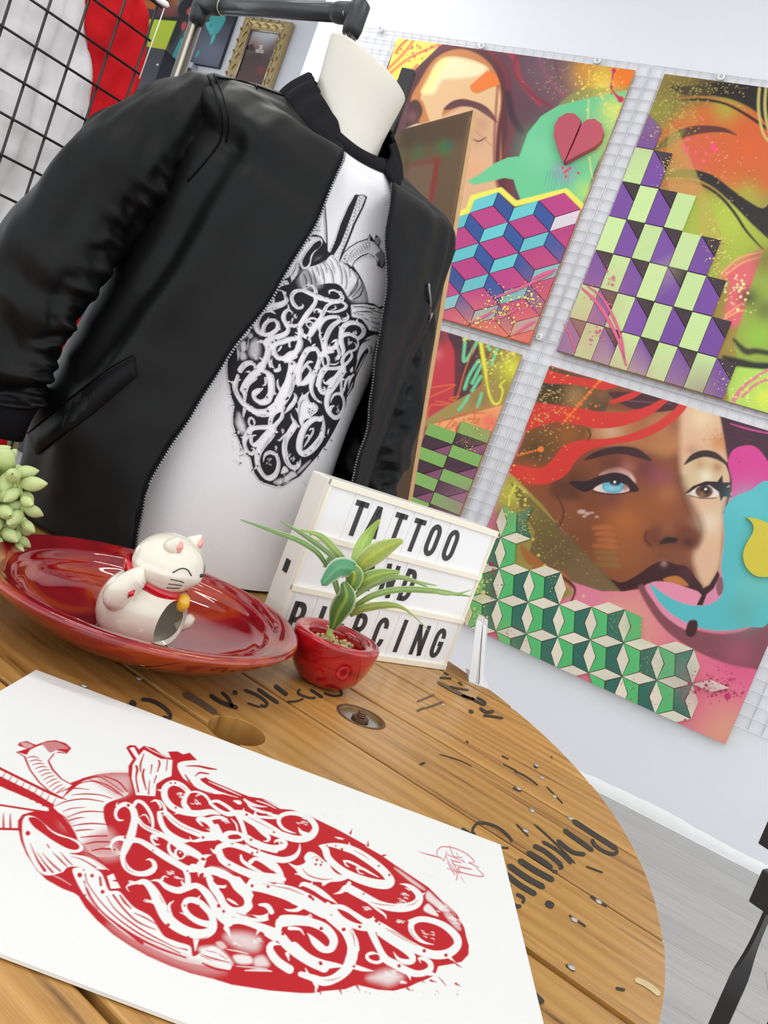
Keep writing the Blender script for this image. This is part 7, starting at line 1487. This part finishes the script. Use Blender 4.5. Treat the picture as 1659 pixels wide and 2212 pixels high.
# gilt frame
M['gilt'] = plain('old_gilt', '#b8a274', .34, metal=.5, vary=.35, scale=60, bump=.5, bscale=160)
M['silver_fillet'] = plain('silver_fillet', '#b4aa98', .3, metal=.8, vary=.15)
fs0, fz1 = wq(529, 33, .05); fs1, _ = wq(632, 43, .05); fwid = fs1 - fs0; fz0 = fz1 - fwid * 1.42
fr = empty('gilt_picture_frame', wpt((fs0 + fs1) / 2, fz0, .05, D_REC), 'ornate gold picture frame with a dark print on the far wall', 'picture frame')
def fp(s, z, o): return wpt(s, z, o, D_REC)
FW = fwid * .19
profile = [(0, .005), (0, .040), (.15, .055), (.45, .060), (.80, .045), (1.0, .030), (1.0, .005)]
def molding(a, b, inw, name, seed):
    """one mitred frame side with carved leaf lumps"""
    a, b, inw = np.array(a), np.array(b), np.array(inw); L = np.linalg.norm(b - a); t = (b - a) / L; mb = MB(); v = []
    for end, sg_ in ((a, 1), (b, -1)):
        for (d, o_) in profile: q = end + inw * d * FW + t * sg_ * d * FW; v.append(fp(q[0], q[1], o_))
    n = len(profile); mb.add(v, [[i, i + 1, n + i + 1, n + i] for i in range(n - 1)]); side_ = mb.build(name, M['gilt'], fr)
    k = int(L / (FW * .55)); mbo = MB()
    for i in range(k):
        q = a + t * (FW * .5 + (L - FW) * (i + .5) / k) + inw * FW * (.38 + .22 * (-1) ** i); q2 = q + t * FW * .35 * (-1) ** i + inw * FW * .18; mbo.tube([fp(q[0] - t[0] * FW * .2, q[1] - t[1] * FW * .2, .054), fp(q[0], q[1], .060), fp(q2[0], q2[1], .059), fp(q2[0] + inw[0] * FW * .15, q2[1] + inw[1] * FW * .15, .052)], [FW * .04, FW * .09, FW * .08, FW * .03], 7)
    mbo.build('carved_leaves', M['gilt'], side_, True, kind='stuff')
molding((fs0, fz1), (fs1, fz1), (0, -1), 'frame_side', 1); molding((fs0, fz0), (fs1, fz0), (0, 1), 'frame_side', 2); molding((fs0, fz0), (fs0, fz1), (1, 0), 'frame_side', 3); molding((fs1, fz0), (fs1, fz1), (-1, 0), 'frame_side', 4)
i0, i1, j0, j1 = fs0 + FW, fs1 - FW, fz0 + FW, fz1 - FW; nu, nv = 70, 100
S, ZZ = np.meshgrid(np.linspace(i0, i1, nu), np.linspace(j0, j1, nv), indexing='ij'); P = HD[None] * S.reshape(-1, 1) + NW[None] * (D_REC - .022) + Z[None] * ZZ.reshape(-1, 1); x, y = project(P); c = Canvas(x, y, '#4a2420'); c.tile(300, 0, 2.765)
c.glow(720, 220, 70, '#c8ccd4', .85); c.glow(800, 190, 50, '#d8dce4', .9); c.glow(690, 270, 50, '#8a5a4c', .8); c.glow(640, 380, 60, '#3a1418', .9); c.glow(700, 340, 50, '#2a1014', .9); c.poly([(635, 275), (680, 265), (690, 300), (650, 300)], '#1a0c0e', 6); c.glow(730, 420, 30, '#7a1c24', .8)  # the pale glows are reflections in the glass, painted into the print's colour
c.stroke([(722, 272, 6), (735, 275, 6), (733, 288, 6), (720, 288, 6)], '#e8e8e8', per=1)
for k in range(3): c.stroke([(700, 297 + 7 * k, 4), (742, 300 + 7 * k, 4)], '#d8d4d0', per=1)
M['glazed_print'] = vcol('glazed_print', .08, .6, coat=1.0); build('print', P, grid_faces(nu, nv), M['glazed_print'], fr, colors=c.c)
for a_, b_ in (((i0, j1), (i1, j1)), ((i0, j0), (i1, j0)), ((i0, j0), (i0, j1)), ((i1, j0), (i1, j1))):
    mb = MB(); mb.tube([fp(*a_, .028), fp(*b_, .028)], fwid * .018, 8); mb.build('fillet', M['silver_fillet'], fr, True)

# ================================================================== black metal stool at the right edge
M['black_iron'] = plain('black_satin_iron', '#2b2a2b', .38, vary=.1, spec=.5)
lx, ly = .838, 1.25
st = empty('metal_stool', (lx + .17, ly, 0), 'black metal stool with twisted flat-bar leg at the right edge', 'stool')
r_ax = np.array([.66, -.751, 0]); f_ax = np.array([-r_ax[1], r_ax[0], 0])
def stool_leg(cx, cy, name='leg'):
    n = 40; v = []
    for i in range(n):
        t = i / (n - 1); z = .545 * (1 - t); tw = math.pi / 2 * (1 - 1 / (1 + math.exp(-(t - .22) * 26))); a = r_ax * math.cos(tw) + f_ax * math.sin(tw); b = -r_ax * math.sin(tw) + f_ax * math.cos(tw)
        for (p, q) in ((-1, -1), (1, -1), (1, 1), (-1, 1)): v.append(np.array([cx, cy, z]) + a * p * .0135 + b * q * .003)
    o = build(name, v, np.vstack([grid_faces(n, 4, True), [[0, 3, 2, 1]], [[4 * n - 4, 4 * n - 3, 4 * n - 2, 4 * n - 1]]]), M['black_iron'], st); smooth_by_angle(o, 50)
    return o
for (du, dv) in ((0, 0), (.34, 0), (0, .34), (.34, .34)):
    q = np.array([lx, ly, 0]) + r_ax * du + f_ax * dv; stool_leg(q[0], q[1])
    mb = MB(); mb.box(q + Z * .573 - r_ax * .004, r_ax, f_ax, Z, .026, .012, .031); o = mb.build('bracket', M['black_iron'], st); bevel(o, .003)
cq = np.array([lx, ly, .612]) + r_ax * .17 + f_ax * .17; mb = MB(); mb.box(cq + r_ax * .01, r_ax, f_ax, Z, .168, .185, .008); o = mb.build('seat', M['black_iron'], st); bevel(o, .004)
mb = MB(); mb.box(at_y(1668, 1806, 1.25), r_ax, f_ax, Z, .013, .008, .022); o = mb.build('knob', M['black_iron'], st); bevel(o, .002)
